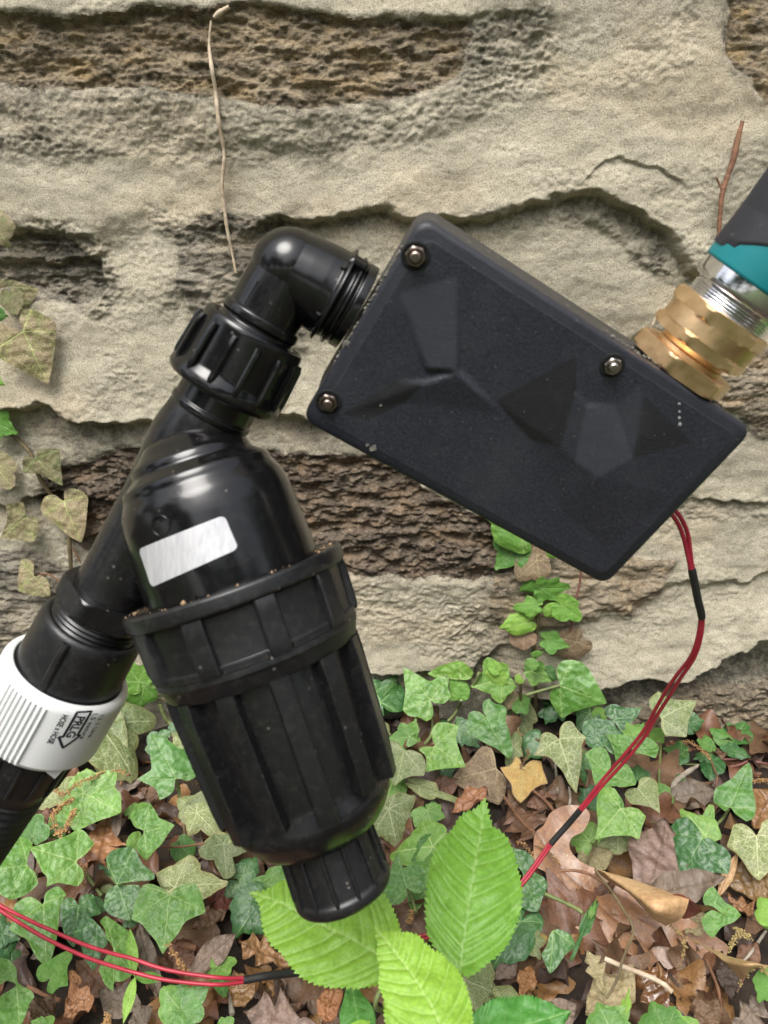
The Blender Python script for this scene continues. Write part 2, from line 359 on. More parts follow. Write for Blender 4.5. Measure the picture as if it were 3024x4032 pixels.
LEDGES = [  # polyline, lip mm, reach above, reach below (picture px), sharpness
 ([(-400, 325), (0, 328), (160, 345), (300, 350), (480, 375)], .9, 80, 60, 16),
 ([(280, 240), (480, 300), (700, 330), (900, 305), (1030, 262), (1100, 215)], 1.1, 110, 70, 16),
 ([(-400, 470), (-10, 475), (80, 488), (210, 505), (330, 488), (480, 478)], 2.0, 70, 80, 14),
 ([(520, 492), (700, 478), (850, 462), (985, 472), (1080, 455), (1180, 412), (1290, 425), (1380, 470), (1450, 520), (1510, 575), (1600, 640), (2000, 800)], 5.0, 95, 150, 9),
 ([(-400, 885), (0, 885), (160, 893), (330, 903), (560, 893), (700, 905), (800, 925), (950, 960)], 6.5, 60, 130, 8),
 ([(1230, 450), (1330, 520), (1400, 560), (1500, 600)], 1.3, 50, 40, 12),
 ([(-300, 575), (60, 565), (180, 560), (230, 530)], 3.0, 20, 45, 5),
 ([(1130, 1210), (1300, 1150), (1420, 1100), (1560, 1080), (1900, 1070)], 2.0, 35, 40, 6),
 ([(1040, 1345), (1130, 1350), (1280, 1330), (1440, 1265), (1700, 1230)], 2.0, 30, 60, 6),
 ([(560, 1420), (700, 1440), (850, 1470), (1000, 1450), (1100, 1400)], 4.0, 60, 160, 6),
 ([(1120, 1500), (1250, 1495), (1360, 1455), (1470, 1440), (1560, 1405), (1700, 1370), (2000, 1350)], 11, 80, 200, 5),
 ([(1300, 785), (1380, 745), (1500, 700), (1700, 720)], 2.0, 50, 50, 7),
 ([(1240, 395), (1300, 350), (1400, 365), (1470, 400)], 1.0, 20, 20, 3),
 ([(-300, 1120), (100, 1085), (220, 1080), (290, 1110)], 3.5, 30, 60, 5),
 ([(1470, 0), (1500, 60), (1570, 130), (1640, 240), (1720, 330)], .5, 60, 50, 14),
 ([(-300, 30), (200, 40), (540, 15), (780, 45), (1000, 45), (1150, 20)], 1.4, 40, 30, 6),
]
GRIT = [  # gritty grey skins of mortar: outline, stain, relief mm, softness
 ([(-300, 175), (230, 188), (480, 215), (640, 245), (800, 235), (985, 180), (1010, 60), (1100, 20), (1195, 30), (1205, 100), (1150, 220), (1000, 262), (900, 305), (700, 345), (480, 372), (300, 335), (100, 325), (-300, 320)], .62, .9, 16),
 ([(1000, 10), (1190, 10), (1205, 90), (1150, 190), (1040, 200), (985, 165)], .45, .7, 26),
 ([(-300, 290), (120, 300), (280, 335), (180, 352), (-300, 345)], .5, .9, 10),
 ([(60, 480), (180, 470), (240, 520), (260, 640), (200, 690), (120, 660), (60, 560)], .75, 1.6, 14),
 ([(330, 440), (560, 470), (830, 460), (880, 480), (600, 510), (360, 500)], .75, 1.2, 12),
 ([(960, 470), (1180, 415), (1330, 440), (1420, 520), (1470, 600), (1400, 590), (1320, 520), (1200, 470), (1020, 500)], .8, 1.0, 16),
 ([(1330, 440), (1400, 455), (1560, 560), (1540, 600), (1440, 590), (1380, 500)], .25, .8, 10),
 ([(195, 760), (250, 765), (330, 860), (290, 870), (230, 820)], .65, .8, 10), ([(360, 610), (400, 600), (380, 700), (350, 690)], .7, .8, 8),
 ([(-300, 905), (330, 915), (760, 915), (1000, 965), (700, 985), (300, 980), (120, 1005), (-300, 1010)], .55, .5, 10),
 ([(1240, 380), (1300, 345), (1420, 400), (1500, 470), (1440, 470), (1340, 420)], .35, .6, 16),
 ([(1440, 780), (1800, 760), (1800, 960), (1600, 930), (1500, 860)], .35, .9, 20), ([(1220, 1120), (1420, 1080), (1800, 1060), (1800, 1110), (1400, 1150)], .5, .8, 12),
 ([(680, 1240), (1040, 1250), (1080, 1330), (1040, 1430), (940, 1440), (880, 1380), (720, 1420)], .22, .6, 20), ([(940, 1300), (1150, 1340), (1160, 1470), (1000, 1470)], .45, .8, 16),
 ([(1150, 1500), (1800, 1390), (1800, 1500), (1380, 1520), (1200, 1560)], .8, .8, 16)]
def wall_fields(x, z):
    """height towards the viewer in metres plus masks, over arrays of wall x, z"""
    uu, vv = proj(x, np.full_like(x, W), z); u0 = uu / 1.8227; v0 = vv / 1.8227
    wu = 26 * fbm(x * 24, z * 24, 5, 3); wv = 19 * fbm(x * 24, z * 24, 5, 9)
    u = u0 + wu; v = v0 + wv
    strat = fbm(x * 26 + .3 * pn(x * 40, z * 40, 5), z * 95, 4, 21)
    h = .004 * fbm(x * 7, z * 8, 3, 1) + .0014 * fbm(x * 30, z * 42, 3, 2) + .00022 * fbm(x * 190, z * 210, 3, 4)
    # patches where the mortar is rubbed rough and where it is trowelled smooth
    rough = sst(-.15, .45, fbm(x * 16, z * 22, 3, 31)); h = h + rough * .00045 * fbm(x * 330, z * 390, 3, 33)
    h = h + .0005 * rough * strat
    dark_tone = sst(.0, .65, fbm(x * 14, z * 26, 5, 41)) * .40; warm = sst(.05, .6, fbm(x * 12, z * 18, 4, 51)) * .5
    sid = np.full(x.shape, -1)
    for k, (mt, poly, hh, soft, ro, lab) in enumerate(STONES):
        mk, sd = polymask(u, v, poly, soft)
        if mk.max() <= 0: continue
        rr = .55 * strat + .55 * fbm(x * 120, z * 210, 4, 60 + k, .6) + .5 * np.abs(fbm(x * 60, z * 150, 3, 70 + k))
        h = h + mk * (hh * .001 + ro * .001 * rr); sid = np.where(sd > 0, k, sid)
        dark_tone = dark_tone + mk * sst(-.1, .5, strat + .5 * fbm(x * 60, z * 120, 3, 80 + k)) * .9
        warm = warm + mk * sst(-.1, .5, fbm(x * 40, z * 110, 4, 90 + k)) * .7
        dark_tone = dark_tone + .55 * np.exp(-(sd / 14.) ** 2)
    for (pl, a, ra, rb, sh) in LEDGES:
        pl = np.array(pl, float); ly = np.interp(u, pl[:, 0], pl[:, 1]); d = v - ly + 7 * fbm(x * 110, z * 110, 4, 101) + 14 * pn(x * 31, z * 20, 103); sh = sh * (1 + 1.2 * sst(-.3, .5, pn(x * 22, z * 6, 107)))
        end = sst(pl[0, 0] - 40, pl[0, 0] + 60, u) * (1 - sst(pl[-1, 0] - 60, pl[-1, 0] + 40, u))
        up = np.exp(-np.clip(-d, 0, None) / ra); dn = -np.exp(-np.clip(d, 0, None) / rb); s = sst(-sh, sh, d)
        h = h + end * a * .001 * (up * (1 - s) + dn * s)
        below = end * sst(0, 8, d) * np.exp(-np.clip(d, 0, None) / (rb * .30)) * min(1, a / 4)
        dark_tone = dark_tone + .75 * below * (.6 + .6 * fbm(x * 90, z * 150, 3, 111)); h = h + below * .0012 * fbm(x * 260, z * 260, 3, 113)  # darker, rougher band below each ledge, stronger for a bigger lip
    for (poly, gs, ga, soft) in GRIT:
        mk, sd = polymask(u, v, poly, soft); tex = .5 + .5 * np.clip(fbm(x * 60, z * 95, 4, 141) * 1.6, -1, 1)
        dark_tone = dark_tone + mk * gs * (.35 + .65 * tex); h = h + mk * ga * .001 * (.6 * fbm(x * 420, z * 520, 2, 143) + .8 * fbm(x * 110, z * 190, 3, 145))
    # broad smooth mortar fields, paler and cleaner
    for poly in ([(-300, 350), (450, 370), (430, 470), (-300, 470)], [(1180, 60), (1480, 60), (1600, 300), (1500, 520), (1200, 390), (900, 440), (640, 400), (1000, 300)],
                 [(1180, 1330), (1800, 1200), (1800, 1370), (1240, 1480), (1160, 1480)], [(1020, 480), (1330, 480), (1420, 640), (1250, 660)], [(-100, 700), (340, 700), (340, 870), (-100, 870)], [(680, 1260), (1040, 1260), (1010, 1420), (700, 1420)]):
        mk, sd = polymask(u, v, poly, 50); dark_tone = dark_tone * (1 - .8 * mk)
    # tone darkens towards the foot of the wall
    foot = sst(1430, 1560, v0 + 40 * fbm(x * 15, z * 15, 3, 130)); dark_tone = dark_tone + foot * .55
    dark_tone = np.clip(dark_tone, 0, 1.2); warm = np.clip(warm, 0, 1)
    return h, dark_tone, warm, sid
def wall_y(x, z):
    if not (xs[0] < x < xs[-1] and zs[0] < z < zs[-1]): return W
    j = np.searchsorted(xs, x) - 1; i = np.searchsorted(zs, z) - 1; a = (x - xs[j]) / (xs[j + 1] - xs[j]); b = (z - zs[i]) / (zs[i + 1] - zs[i])
    return W - float(hh[i, j] * (1 - a) * (1 - b) + hh[i, j + 1] * a * (1 - b) + hh[i + 1, j] * (1 - a) * b + hh[i + 1, j + 1] * a * b)
def axis_vals(lo, hi, step, far_lo, far_hi, n=14):
    a = np.arange(lo, hi, step); g = np.linspace(0, 1, n + 1)[1:] ** 2.2
    L = lo - (lo - far_lo) * g; H = a[-1] + (far_hi - a[-1]) * g
    return np.concatenate([L[::-1], a, H])
xs = axis_vals(-.262, .262, .00066, -2.2, 2.2); zs = axis_vals(-.012, .40, .00066, -.05, 1.6)
XX, ZZ = np.meshgrid(xs, zs); hh, stn, wrm, sid = wall_fields(XX, ZZ)
fade = 1 - sst(.40, .8, np.abs(XX)); hh = hh * np.where(np.abs(XX) > .4, .35 + .65 * fade, 1)
WV = np.stack([XX, W - hh, ZZ], -1).reshape(-1, 3)
WF = grid_faces(len(zs), len(xs)); fs = sid.reshape(-1)[WF[:, 0]]
wall = empty('stone_wall', (0, W, 0), 'old stone wall with thick tan mortar smeared between rough brown and grey stones', 'wall')
for k in [-1] + list(range(len(STONES))):
    f = WF[fs == k]
    if len(f) == 0: continue
    ids, inv = np.unique(f, return_inverse=True); f2 = inv.reshape(f.shape)
    me = np_mesh('mortar' if k < 0 else 'stone', WV[ids], f2, True)
    attr(me, 'dark_tone', stn.reshape(-1)[ids]); attr(me, 'warm', wrm.reshape(-1)[ids])
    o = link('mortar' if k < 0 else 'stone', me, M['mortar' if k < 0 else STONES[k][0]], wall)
    if k >= 0 and STONES[k][5]: o['label'] = STONES[k][5]
# loose grains stuck in the mortar
# ------------------------------------------------------------------ ground
def ground_z(x, y):
    return .006 * fbm(np.asarray(x) * 9, np.asarray(y) * 9, 3, 200) + .003 * fbm(np.asarray(x) * 40, np.asarray(y) * 40, 3, 210) - .004
gx = axis_vals(-.34, .34, .004, -60, 60, 22); gy = np.concatenate([-60 + (60 - .02) * (1 - (1 - np.linspace(0, 1, 22)) ** 3)[:-1], np.arange(-.02, W + .04, .004)])
GX, GY = np.meshgrid(gx, gy); near = (1 - sst(.4, 1.5, np.abs(GX))) * (1 - sst(.3, 1.5, -GY))
GZ = ground_z(GX, GY) * near
me = np_mesh('ground', np.stack([GX, GY, GZ], -1).reshape(-1, 3), grid_faces(len(gy), len(gx))[:, ::-1], True)
m, N, Lk, b = newmat('soil_and_grass'); v = coord(N, 'Object')
sep = N.new('ShaderNodeSeparateXYZ'); Lk.new(v, sep.inputs[0])
fy = math_n(N, Lk, 'MULTIPLY_ADD', sep.outputs['Y'], -.8, True); fy.node.inputs[2].default_value = 0.0
soilc = ramp(N, Lk, noise(N, Lk, v, 90, 6, .7), [(.3, (.010, .0068, .0045)), (.7, (.045, .030, .019))])
grassc = ramp(N, Lk, noise(N, Lk, v, 6, 5), [(.3, (.035, .06, .016)), (.7, (.085, .12, .035))])
Lk.new(mixc(N, Lk, fy, soilc, grassc), b.inputs['Base Color']); b.inputs['Roughness'].default_value = .95
Lk.new(bump(N, Lk, noise(N, Lk, v, 260, 6, .7), .002, 1), b.inputs['Normal'])
tag(link('ground', me, m), 'dark damp soil showing in gaps between leaves at the foot of the wall', None, None, 'structure')

def surf(x, y, lift, wl=None):
    """point where the picture ray meets the leaf layer: ground raised by lift, or the wall raised by wl"""
    d = ray(x, y); wl = lift if wl is None else wl
    zg = lift; tg = (zg - HC) / d[2] if d[2] < -1e-6 else 1e9
    p = CAM + d * tg if tg < 5 else None
    if p is not None and p[1] < W - .004:
        zg = lift + float(ground_z(p[0], p[1])); tg = (zg - HC) / d[2]
    tw = (W - wl) / d[1]
    for _ in range(3):
        q = CAM + d * tw; tw = (wall_y(q[0], q[2]) - wl) / d[1]
    if tg < tw: return CAM + d * tg, 'g'
    return CAM + d * tw, 'w'

# ------------------------------------------------------------------ leaf meshes
def seg_d(X, Y, a, b):
    e = np.array(b) - np.array(a); t = np.clip(((X - a[0]) * e[0] + (Y - a[1]) * e[1]) / (e @ e), 0, 1)
    return np.hypot(X - a[0] - t * e[0], Y - a[1] - t * e[1]), t
IVY = {
 'tri': [(0, 1), (12, .88), (33, .60), (52, .68), (68, .70), (96, .50), (136, .46), (166, .28), (180, .10)],
 'heart': [(0, 1), (12, .90), (30, .74), (55, .70), (90, .58), (125, .52), (152, .42), (170, .26), (180, .10)],
 'arrow': [(0, 1), (12, .84), (30, .55), (58, .70), (76, .76), (104, .50), (142, .42), (168, .26), (180, .09)],
 'broad': [(0, .94), (14, .82), (26, .70), (42, .82), (54, .76), (76, .60), (96, .72), (110, .64), (134, .46), (164, .28), (180, .10)],
 'round': [(0, .9), (20, .80), (45, .72), (75, .70), (110, .62), (145, .50), (170, .30), (180, .12)],
 'tri5': [(0, 1), (12, .86), (26, .62), (44, .74), (54, .72), (74, .52), (96, .62), (112, .52), (134, .44), (166, .28), (180, .10)],
}
def ivy_mesh(shape, seed, cup=.0, droop=.0):
    r_ = np.random.default_rng(seed); key = IVY[shape]
    side = []
    for s in (1, -1):
        kk = [(a + (r_.normal() * 4 if 0 < a < 180 else 0), r * (1 + r_.normal() * .07)) for a, r in key]; kk[0] = (0, key[0][1]); kk[-1] = (180, key[-1][1]); side.append(sorted(kk))
    def rad(th):
        s = side[0] if th >= 0 else side[1]; a = abs(th)
        for (a0, r0), (a1, r1) in zip(s[:-1], s[1:]):
            if a <= a1 + 1e-9:
                t = (a - a0) / (a1 - a0 + 1e-9)
                D_ = math.radians(a1 - a0); A_ = D_ * t
                return r0 * r1 * math.sin(D_) / (r0 * math.sin(A_) + r1 * math.sin(D_ - A_)) * (1 + .05 * math.sin(math.pi * t))
        return s[-1][1]
    tips = [(0, key[0][1])]
    for si, s in enumerate(side):
        sg = 1 if si == 0 else -1
        for i in range(1, len(s) - 1):
            if s[i][1] > s[i - 1][1] and s[i][1] >= s[i + 1][1]: tips.append((sg * s[i][0], s[i][1]))
        tips.append((sg * 140, .42))
    base = np.linspace(-180, 180, 1441); dens = np.full(base.shape, 1.0)
    for a, r in tips: dens += 3.5 * np.exp(-((base - a) / 3.0) ** 2)
    cum = np.cumsum(dens); cum = (cum - cum[0]) / (cum[-1] - cum[0]); NT = 170
    th = np.interp(np.linspace(0, 1, NT, endpoint=False), cum, base)
    rr = np.array([rad(t) for t in th]); NR = 26; q = np.linspace(0, 1, NR) ** .9
    TH, Q = np.meshgrid(np.radians(th), q); RR = rr[None, :] * Q
    X = RR * np.sin(TH); Y = RR * np.cos(TH)
    # veins
    segs = []
    for a, r in tips:
        a_ = math.radians(a); e = np.array([math.sin(a_), math.cos(a_)]); main = r * .93
        w = .016 if a == 0 else .013
        segs.append(((0, 0), tuple(e * main), w, 1.0))
        if r > .4:
            for i in range(5):
                t = .22 + .16 * i; 
                for sg in (1, -1):
                    ang = a_ + sg * math.radians(42 + r_.normal() * 6); l = (.30 - .045 * i) * r
                    p = e * main * (t + (.05 if sg > 0 else 0)); pe = p + np.array([math.sin(ang), math.cos(ang)]) * l
                    segs.append((tuple(p), tuple(pe), .0075, .62))
                    for sg2 in (1, -1):
                        an2 = ang + sg2 * math.radians(50); p2 = p + (pe - p) * .5
                        segs.append((tuple(p2), tuple(p2 + np.array([math.sin(an2), math.cos(an2)]) * l * .45), .006, .38))
    vein = np.zeros(X.shape)
    for a, b, w, s in segs:
        d, t = seg_d(X, Y, a, b); ww = w * (1 - .55 * t); vein = np.maximum(vein, s * np.exp(-(d / ww) ** 2))
    edge = Q ** 14
    Z = cup * (np.abs(X) * 1.0 + .25 * Y * Y) - droop * (Q ** 2) * RR * RR * 1.2
    Z += .035 * pn(X * 3 + seed, Y * 3, seed % 50) * Q + .014 * pn(X * 9, Y * 9, seed % 31) * Q
    Z -= .003 * vein * (RR > .03); Z += .012 * np.sin(8 * TH + seed) * Q ** 3
    V = np.stack([X, Y, Z], -1).reshape(-1, 3); Fc = grid_faces(NR, NT, True)
    me = np_mesh('leaf', V, Fc, True); attr(me, 'vein', vein.ravel()); attr(me, 'rim', edge.ravel()); attr(me, 'rad', Q.ravel())
    return me
def pinnate(seed, width, shear=35, teeth=0, tamp=.05, lobes=0, ldepth=.5, nveins=9, fold=.1, bend=0, roll=None, ripple=.03, peak=.42, puff=0, tipw=1.3, nv=150, nu=33, thin=False):
    r_ = np.random.default_rng(seed); v = np.linspace(0, 1, nv); tu = np.linspace(-1, 1, nu)
    sh = math.tan(math.radians(shear)); Lb = 1 - 0
    p = math.log(.5) / math.log(peak); env = np.sin(np.pi * v ** p) ** .8; env = env * (1 - .25 * v ** 3) if tipw == 1.3 else env
    X = np.zeros((nv, nu)); Y = np.zeros((nv, nu)); vein = np.zeros((nv, nu))
    for s in (0, 1):
        w = width * .5 * env
        if lobes:
            ph = (v * lobes + (.0 if s == 0 else .12)) % 1; lob = np.abs(ph - .5) * 2; lob = lob ** .9
            amp = ldepth * np.ones(nv); w = w * (1 - amp * lob * sst(.08, .2, v)) * (1 + .25 * r_.normal() * 0)
            jit = np.interp(v, np.linspace(0, 1, lobes + 1), 1 + .22 * r_.normal(size=lobes + 1)); w = w * jit
            w = np.maximum(w, .012)
        if teeth: 
            tp = (v * teeth) % 1; w = w * (1 + tamp * (tp - .5)) + .004 * tp * (v < .97)
        w = w * (1 + .04 * pn(v * 7, np.full(nv, s * 3.3 + seed % 17), 2))
        cols = (tu < 0) if s == 0 else (tu >= 0)
        X[:, cols] = w[:, None] * tu[None, cols]; Y[:, cols] = v[:, None] + sh * w[:, None] * np.abs(tu[None, cols]) * (1 - v[:, None]) * 1.0
        nvv = lobes if lobes else nveins; ph = (v * nvv + (.5 if lobes else 0) + (0 if s == 0 else (.12 if lobes else .3))) 
        dist = np.abs(ph - np.round(ph)) / nvv
        vein[:, cols] = .6 * np.exp(-(dist[:, None] / .0045) ** 2) * (1 - .5 * np.abs(tu[None, cols])) * sst(.02, .07, v)[:, None] * (1 - sst(.93, .98, v))[:, None]
    Y = Y * (1 - .0); mx = Y.max(); Y = Y / max(1, mx)
    vein = np.maximum(vein, np.exp(-(X / .009) ** 2))
    soft = 0
    if puff:
        ph = v * nveins; Z = puff * np.abs(np.sin(np.pi * ph))[:, None] * np.sqrt(np.abs(tu))[None, :] * (1 - np.abs(tu))[None, :] ** .3
    else: Z = np.zeros_like(X)
    Z = Z + fold * np.abs(X) + bend * (Y - .3) ** 2 + ripple * pn(X * 4 + seed % 29, Y * 4, seed % 23) + ripple * .5 * pn(X * 11, Y * 11, seed % 19) - .002 * vein
    Z += ripple * 1.2 * np.abs(tu)[None, :] ** 3 * np.sin(Y * 17 + seed)
    if roll:
        sgn, x0, rad_ = roll; d = sgn * X - x0; over = d > 0; a = np.clip(d, 0, None) / rad_
        X = np.where(over, sgn * (x0 + rad_ * np.sin(a)), X); Z = np.where(over, Z + rad_ * (1 - np.cos(a)), Z)
    V = np.stack([X, Y, Z], -1).reshape(-1, 3); me = np_mesh('leaf', V, grid_faces(nv, nu), True)
    attr(me, 'vein', vein.ravel()); attr(me, 'rim', np.repeat((np.abs(tu) ** 10)[None], nv, 0).ravel()); attr(me, 'rad', np.repeat(np.abs(tu)[None], nv, 0).ravel())
    return me

def leafmat(name, ca, cb, cv, vs, rough, spots=0, cspot=(.05, .03, .02), retic=0, trans=.18, rimc=None, blotch=None, coat=0, bdist=.00035, spotscale=46):
    m, N, Lk, b = newmat(name); v = coord(N); oi = N.new('ShaderNodeObjectInfo')
    ad = N.new('ShaderNodeVectorMath'); ad.operation = 'ADD'; sc_ = N.new('ShaderNodeVectorMath'); sc_.operation = 'SCALE'; sc_.inputs['Scale'].default_value = 37.0
    cmb = N.new('ShaderNodeCombineXYZ')
    for i in range(3): Lk.new(oi.outputs['Random'], cmb.inputs[i])
    Lk.new(cmb.outputs[0], sc_.inputs[0]); Lk.new(v, ad.inputs[0]); Lk.new(sc_.outputs[0], ad.inputs[1]); vv = ad.outputs[0]
    c = ramp(N, Lk, noise(N, Lk, vv, 3.2, 5, .6), [(.32, ca), (.68, cb)])
    if blotch is not None:
        c = mixc(N, Lk, ramp(N, Lk, noise(N, Lk, vv, 2.1, 6, .65), [(.50, (0, 0, 0)), (.62, (1, 1, 1))]), c, blotch)
    vn = attn(N, 'vein')
    if retic:
        vo = N.new('ShaderNodeTexVoronoi'); vo.feature = 'DISTANCE_TO_EDGE'; vo.inputs['Scale'].default_value = 9.0; 
        nz = N.new('ShaderNodeTexNoise'); nz.inputs['Scale'].default_value = 8; Lk.new(vv, nz.inputs['Vector'])
        mx = N.new('ShaderNodeMix'); mx.data_type = 'VECTOR'; mx.inputs[0].default_value = .07; Lk.new(vv, mx.inputs[4]); Lk.new(nz.outputs['Color'], mx.inputs[5]); Lk.new(mx.outputs[1], vo.inputs['Vector'])
        rt = ramp(N, Lk, vo.outputs['Distance'], [(.0, (retic,) * 3), (.055, (0, 0, 0))])
        c = mixc(N, Lk, rt, c, cv)
    fine = ramp(N, Lk, noise(N, Lk, vv, 30, 5, .8), [(.40, (0, 0, 0)), (.66, (.45,) * 3)])
    c = mixc(N, Lk, fine, c, tuple(min(1, x * 1.6 + .01) for x in cb))
    c = mixc(N, Lk, math_n(N, Lk, 'MULTIPLY', vn, vs, True), c, cv)
    if rimc is not None: c = mixc(N, Lk, math_n(N, Lk, 'MULTIPLY', attn(N, 'rim'), .8, True), c, rimc)
    if spots:
        s1 = ramp(N, Lk, noise(N, Lk, vv, spotscale, 3, .75), [(.44, (spots,) * 3), (.52, (0, 0, 0))])
        msk = ramp(N, Lk, noise(N, Lk, vv, 2.4, 2), [(.35, (.45,) * 3), (.65, (1,) * 3)])
        c = mixc(N, Lk, mixc(N, Lk, 1.0, s1, msk, 'MULTIPLY'), c, cspot)
    # pollen flecks
    vo2 = N.new('ShaderNodeTexVoronoi'); vo2.inputs['Scale'].default_value = 22; Lk.new(vv, vo2.inputs['Vector'])
    c = mixc(N, Lk, ramp(N, Lk, vo2.outputs['Distance'], [(.07, (.6,) * 3), (.12, (0, 0, 0))]), c, (.40, .42, .22))
    hsv = N.new('ShaderNodeHueSaturation'); Lk.new(c, hsv.inputs['Color'])
    Lk.new(math_n(N, Lk, 'MULTIPLY_ADD', oi.outputs['Random'], .5), hsv.inputs['Value']); hsv.inputs['Value'].links[0].from_node.inputs[2].default_value = .75
    Lk.new(math_n(N, Lk, 'MULTIPLY_ADD', oi.outputs['Random'], -.03), hsv.inputs['Hue']); hsv.inputs['Hue'].links[0].from_node.inputs[2].default_value = .515
    c = hsv.outputs[0]
    Lk.new(c, b.inputs['Base Color']); Lk.new(ramp(N, Lk, noise(N, Lk, vv, 14, 4), [(.3, (rough * .8,) * 3), (.7, (min(1, rough * 1.3),) * 3)]), b.inputs['Roughness'])
    b.inputs['Coat Weight'].default_value = coat; b.inputs['Coat Roughness'].default_value = .25
    hgt = math_n(N, Lk, 'SUBTRACT', noise(N, Lk, vv, 26, 4, .6), math_n(N, Lk, 'MULTIPLY', vn, .25))
    Lk.new(bump(N, Lk, hgt, bdist, 1), b.inputs['Normal'])
    tr = N.new('ShaderNodeBsdfTranslucent'); Lk.new(c, tr.inputs['Color']); ms = N.new('ShaderNodeMixShader'); ms.inputs[0].default_value = trans
    if trans > 0:
        Lk.new(b.outputs[0], ms.inputs[1]); Lk.new(tr.outputs[0], ms.inputs[2]); Lk.new(ms.outputs[0], N.get('Material Output').inputs['Surface'])
    return m

G = {}
G['G'] = leafmat('green_ivy', (.055, .155, .020), (.105, .245, .036), (.30, .44, .15), 1.0, .36, rimc=(.16, .30, .06), blotch=(.12, .27, .045), coat=.2)
G['D'] = leafmat('dark_green_ivy', (.022, .090, .020), (.050, .150, .034), (.22, .38, .13), .9, .28, coat=.35, blotch=(.045, .13, .028))
G['Y'] = leafmat('young_green_ivy', (.12, .28, .035), (.19, .38, .060), (.34, .50, .16), .8, .4, trans=.28)
G['V'] = leafmat('pale_veined_ivy', (.10, .145, .045), (.19, .24, .085), (.52, .55, .31), 1.0, .45, spots=.45, cspot=(.06, .08, .03), retic=.75, rimc=(.28, .26, .10), blotch=(.20, .22, .12), spotscale=60)
G['P'] = leafmat('speckled_wall_ivy', (.155, .165, .055), (.34, .265, .165), (.44, .52, .19), 1.0, .6, spots=.85, cspot=(.04, .03, .018), blotch=(.15, .19, .05), retic=.25, spotscale=70, trans=.1)
G['B'] = leafmat('dead_brown_ivy', (.13, .085, .05), (.24, .165, .10), (.44, .34, .20), 1.0, .6, spots=.3, retic=.7, trans=.08)
G['O'] = leafmat('yellowed_ivy', (.30, .19, .04), (.42, .30, .08), (.46, .40, .16), .9, .5, spots=.4, cspot=(.12, .07, .05), retic=.3, rimc=(.14, .08, .06), trans=.12)
G['K'] = leafmat('pinkish_ivy', (.34, .24, .15), (.42, .33, .20), (.46, .46, .24), .9, .5, spots=.35, retic=.3, cspot=(.20, .09, .06))
G['S'] = leafmat('lime_seedling_leaf', (.165, .34, .028), (.215, .41, .045), (.40, .60, .18), .75, .48, trans=.34, bdist=.0004)
G['T'] = leafmat('dark_seedling_leaf', (.055, .20, .030), (.09, .27, .045), (.24, .42, .12), .6, .45, trans=.25)
G['tan'] = leafmat('tan_dead_leaf', (.175, .086, .034), (.285, .155, .066), (.10, .042, .017), .8, .36, spots=.3, trans=.05, coat=.25, blotch=(.22, .11, .045), spotscale=24)
G['under'] = leafmat('pale_leaf_underside', (.34, .22, .095), (.46, .32, .16), (.22, .12, .05), .7, .5, spots=.15, trans=.06)
G['brown'] = leafmat('brown_dead_leaf', (.075, .040, .021), (.16, .088, .048), (.08, .04, .02), .7, .5, spots=.3, trans=.05, blotch=(.15, .085, .05))
G['grey'] = leafmat('grey_mauve_dead_leaf', (.125, .09, .066), (.205, .150, .112), (.12, .08, .055), .7, .6, spots=.35, trans=.04, blotch=(.19, .15, .125))
G['red'] = leafmat('reddish_dead_leaf', (.13, .045, .028), (.22, .09, .055), (.09, .035, .02), .6, .42, spots=.25, trans=.05)
G['orange'] = leafmat('orange_brown_dead_leaf', (.26, .11, .045), (.36, .17, .075), (.17, .07, .03), .7, .4, spots=.3, trans=.06)
G['olive'] = leafmat('pale_olive_dead_leaf', (.26, .21, .11), (.38, .32, .18), (.22, .16, .08), .6, .6, spots=.35, trans=.1, retic=.25)
G['wet'] = leafmat('wet_dark_leaf', (.11, .035, .015), (.20, .075, .03), (.08, .03, .012), .6, .12, spots=.3, trans=.02, coat=1.0)
G['plum'] = leafmat('plum_dead_leaf', (.035, .020, .014), (.085, .052, .040), (.05, .03, .03), .6, .5, spots=.3, trans=.02)

SHAPES = ['tri', 'heart', 'arrow', 'broad', 'round', 'tri5']
IM = {s: [ivy_mesh(s, 100 * i + 7 * j + 3, cup=(-.06, .10, .02)[j], droop=(.10, .02, .16)[j]) for j in range(3)] for i, s in enumerate(SHAPES)}

def leaf_matrix(B, T, nrm, wf, down=False):
    B = np.array(B); T = np.array(T); y = T - B; L = np.linalg.norm(y); y /= L
    n = norm(nrm - y * (nrm @ y)); x = np.cross(y, n)
    return Matrix(((x[0] * L * wf, y[0] * L, n[0] * L, B[0]), (x[1] * L * wf, y[1] * L, n[1] * L, B[1]), (x[2] * L * wf, y[2] * L, n[2] * L, B[2]), (0, 0, 0, 1)))
def leaf_pose(b2, t2, lift, face=.7, jit=.16, zone=None, dl=0):
    """base and tip in the picture -> base, tip in the world lying in a plane between the surface and the viewer"""
    Bp, z = surf(b2[0], b2[1], lift, lift * .45 + .004)
    if zone: z = zone
    tc = norm(CAM - Bp); sn = np.array([0, 0, 1.]) if z == 'g' else np.array([0, -1., 0])
    n = norm(sn * (1 - face) + tc * face + jit * rng.normal(size=3))
    d = ray(*t2); k = ((Bp - CAM) @ n) / (d @ n); return Bp, CAM + d * k, n
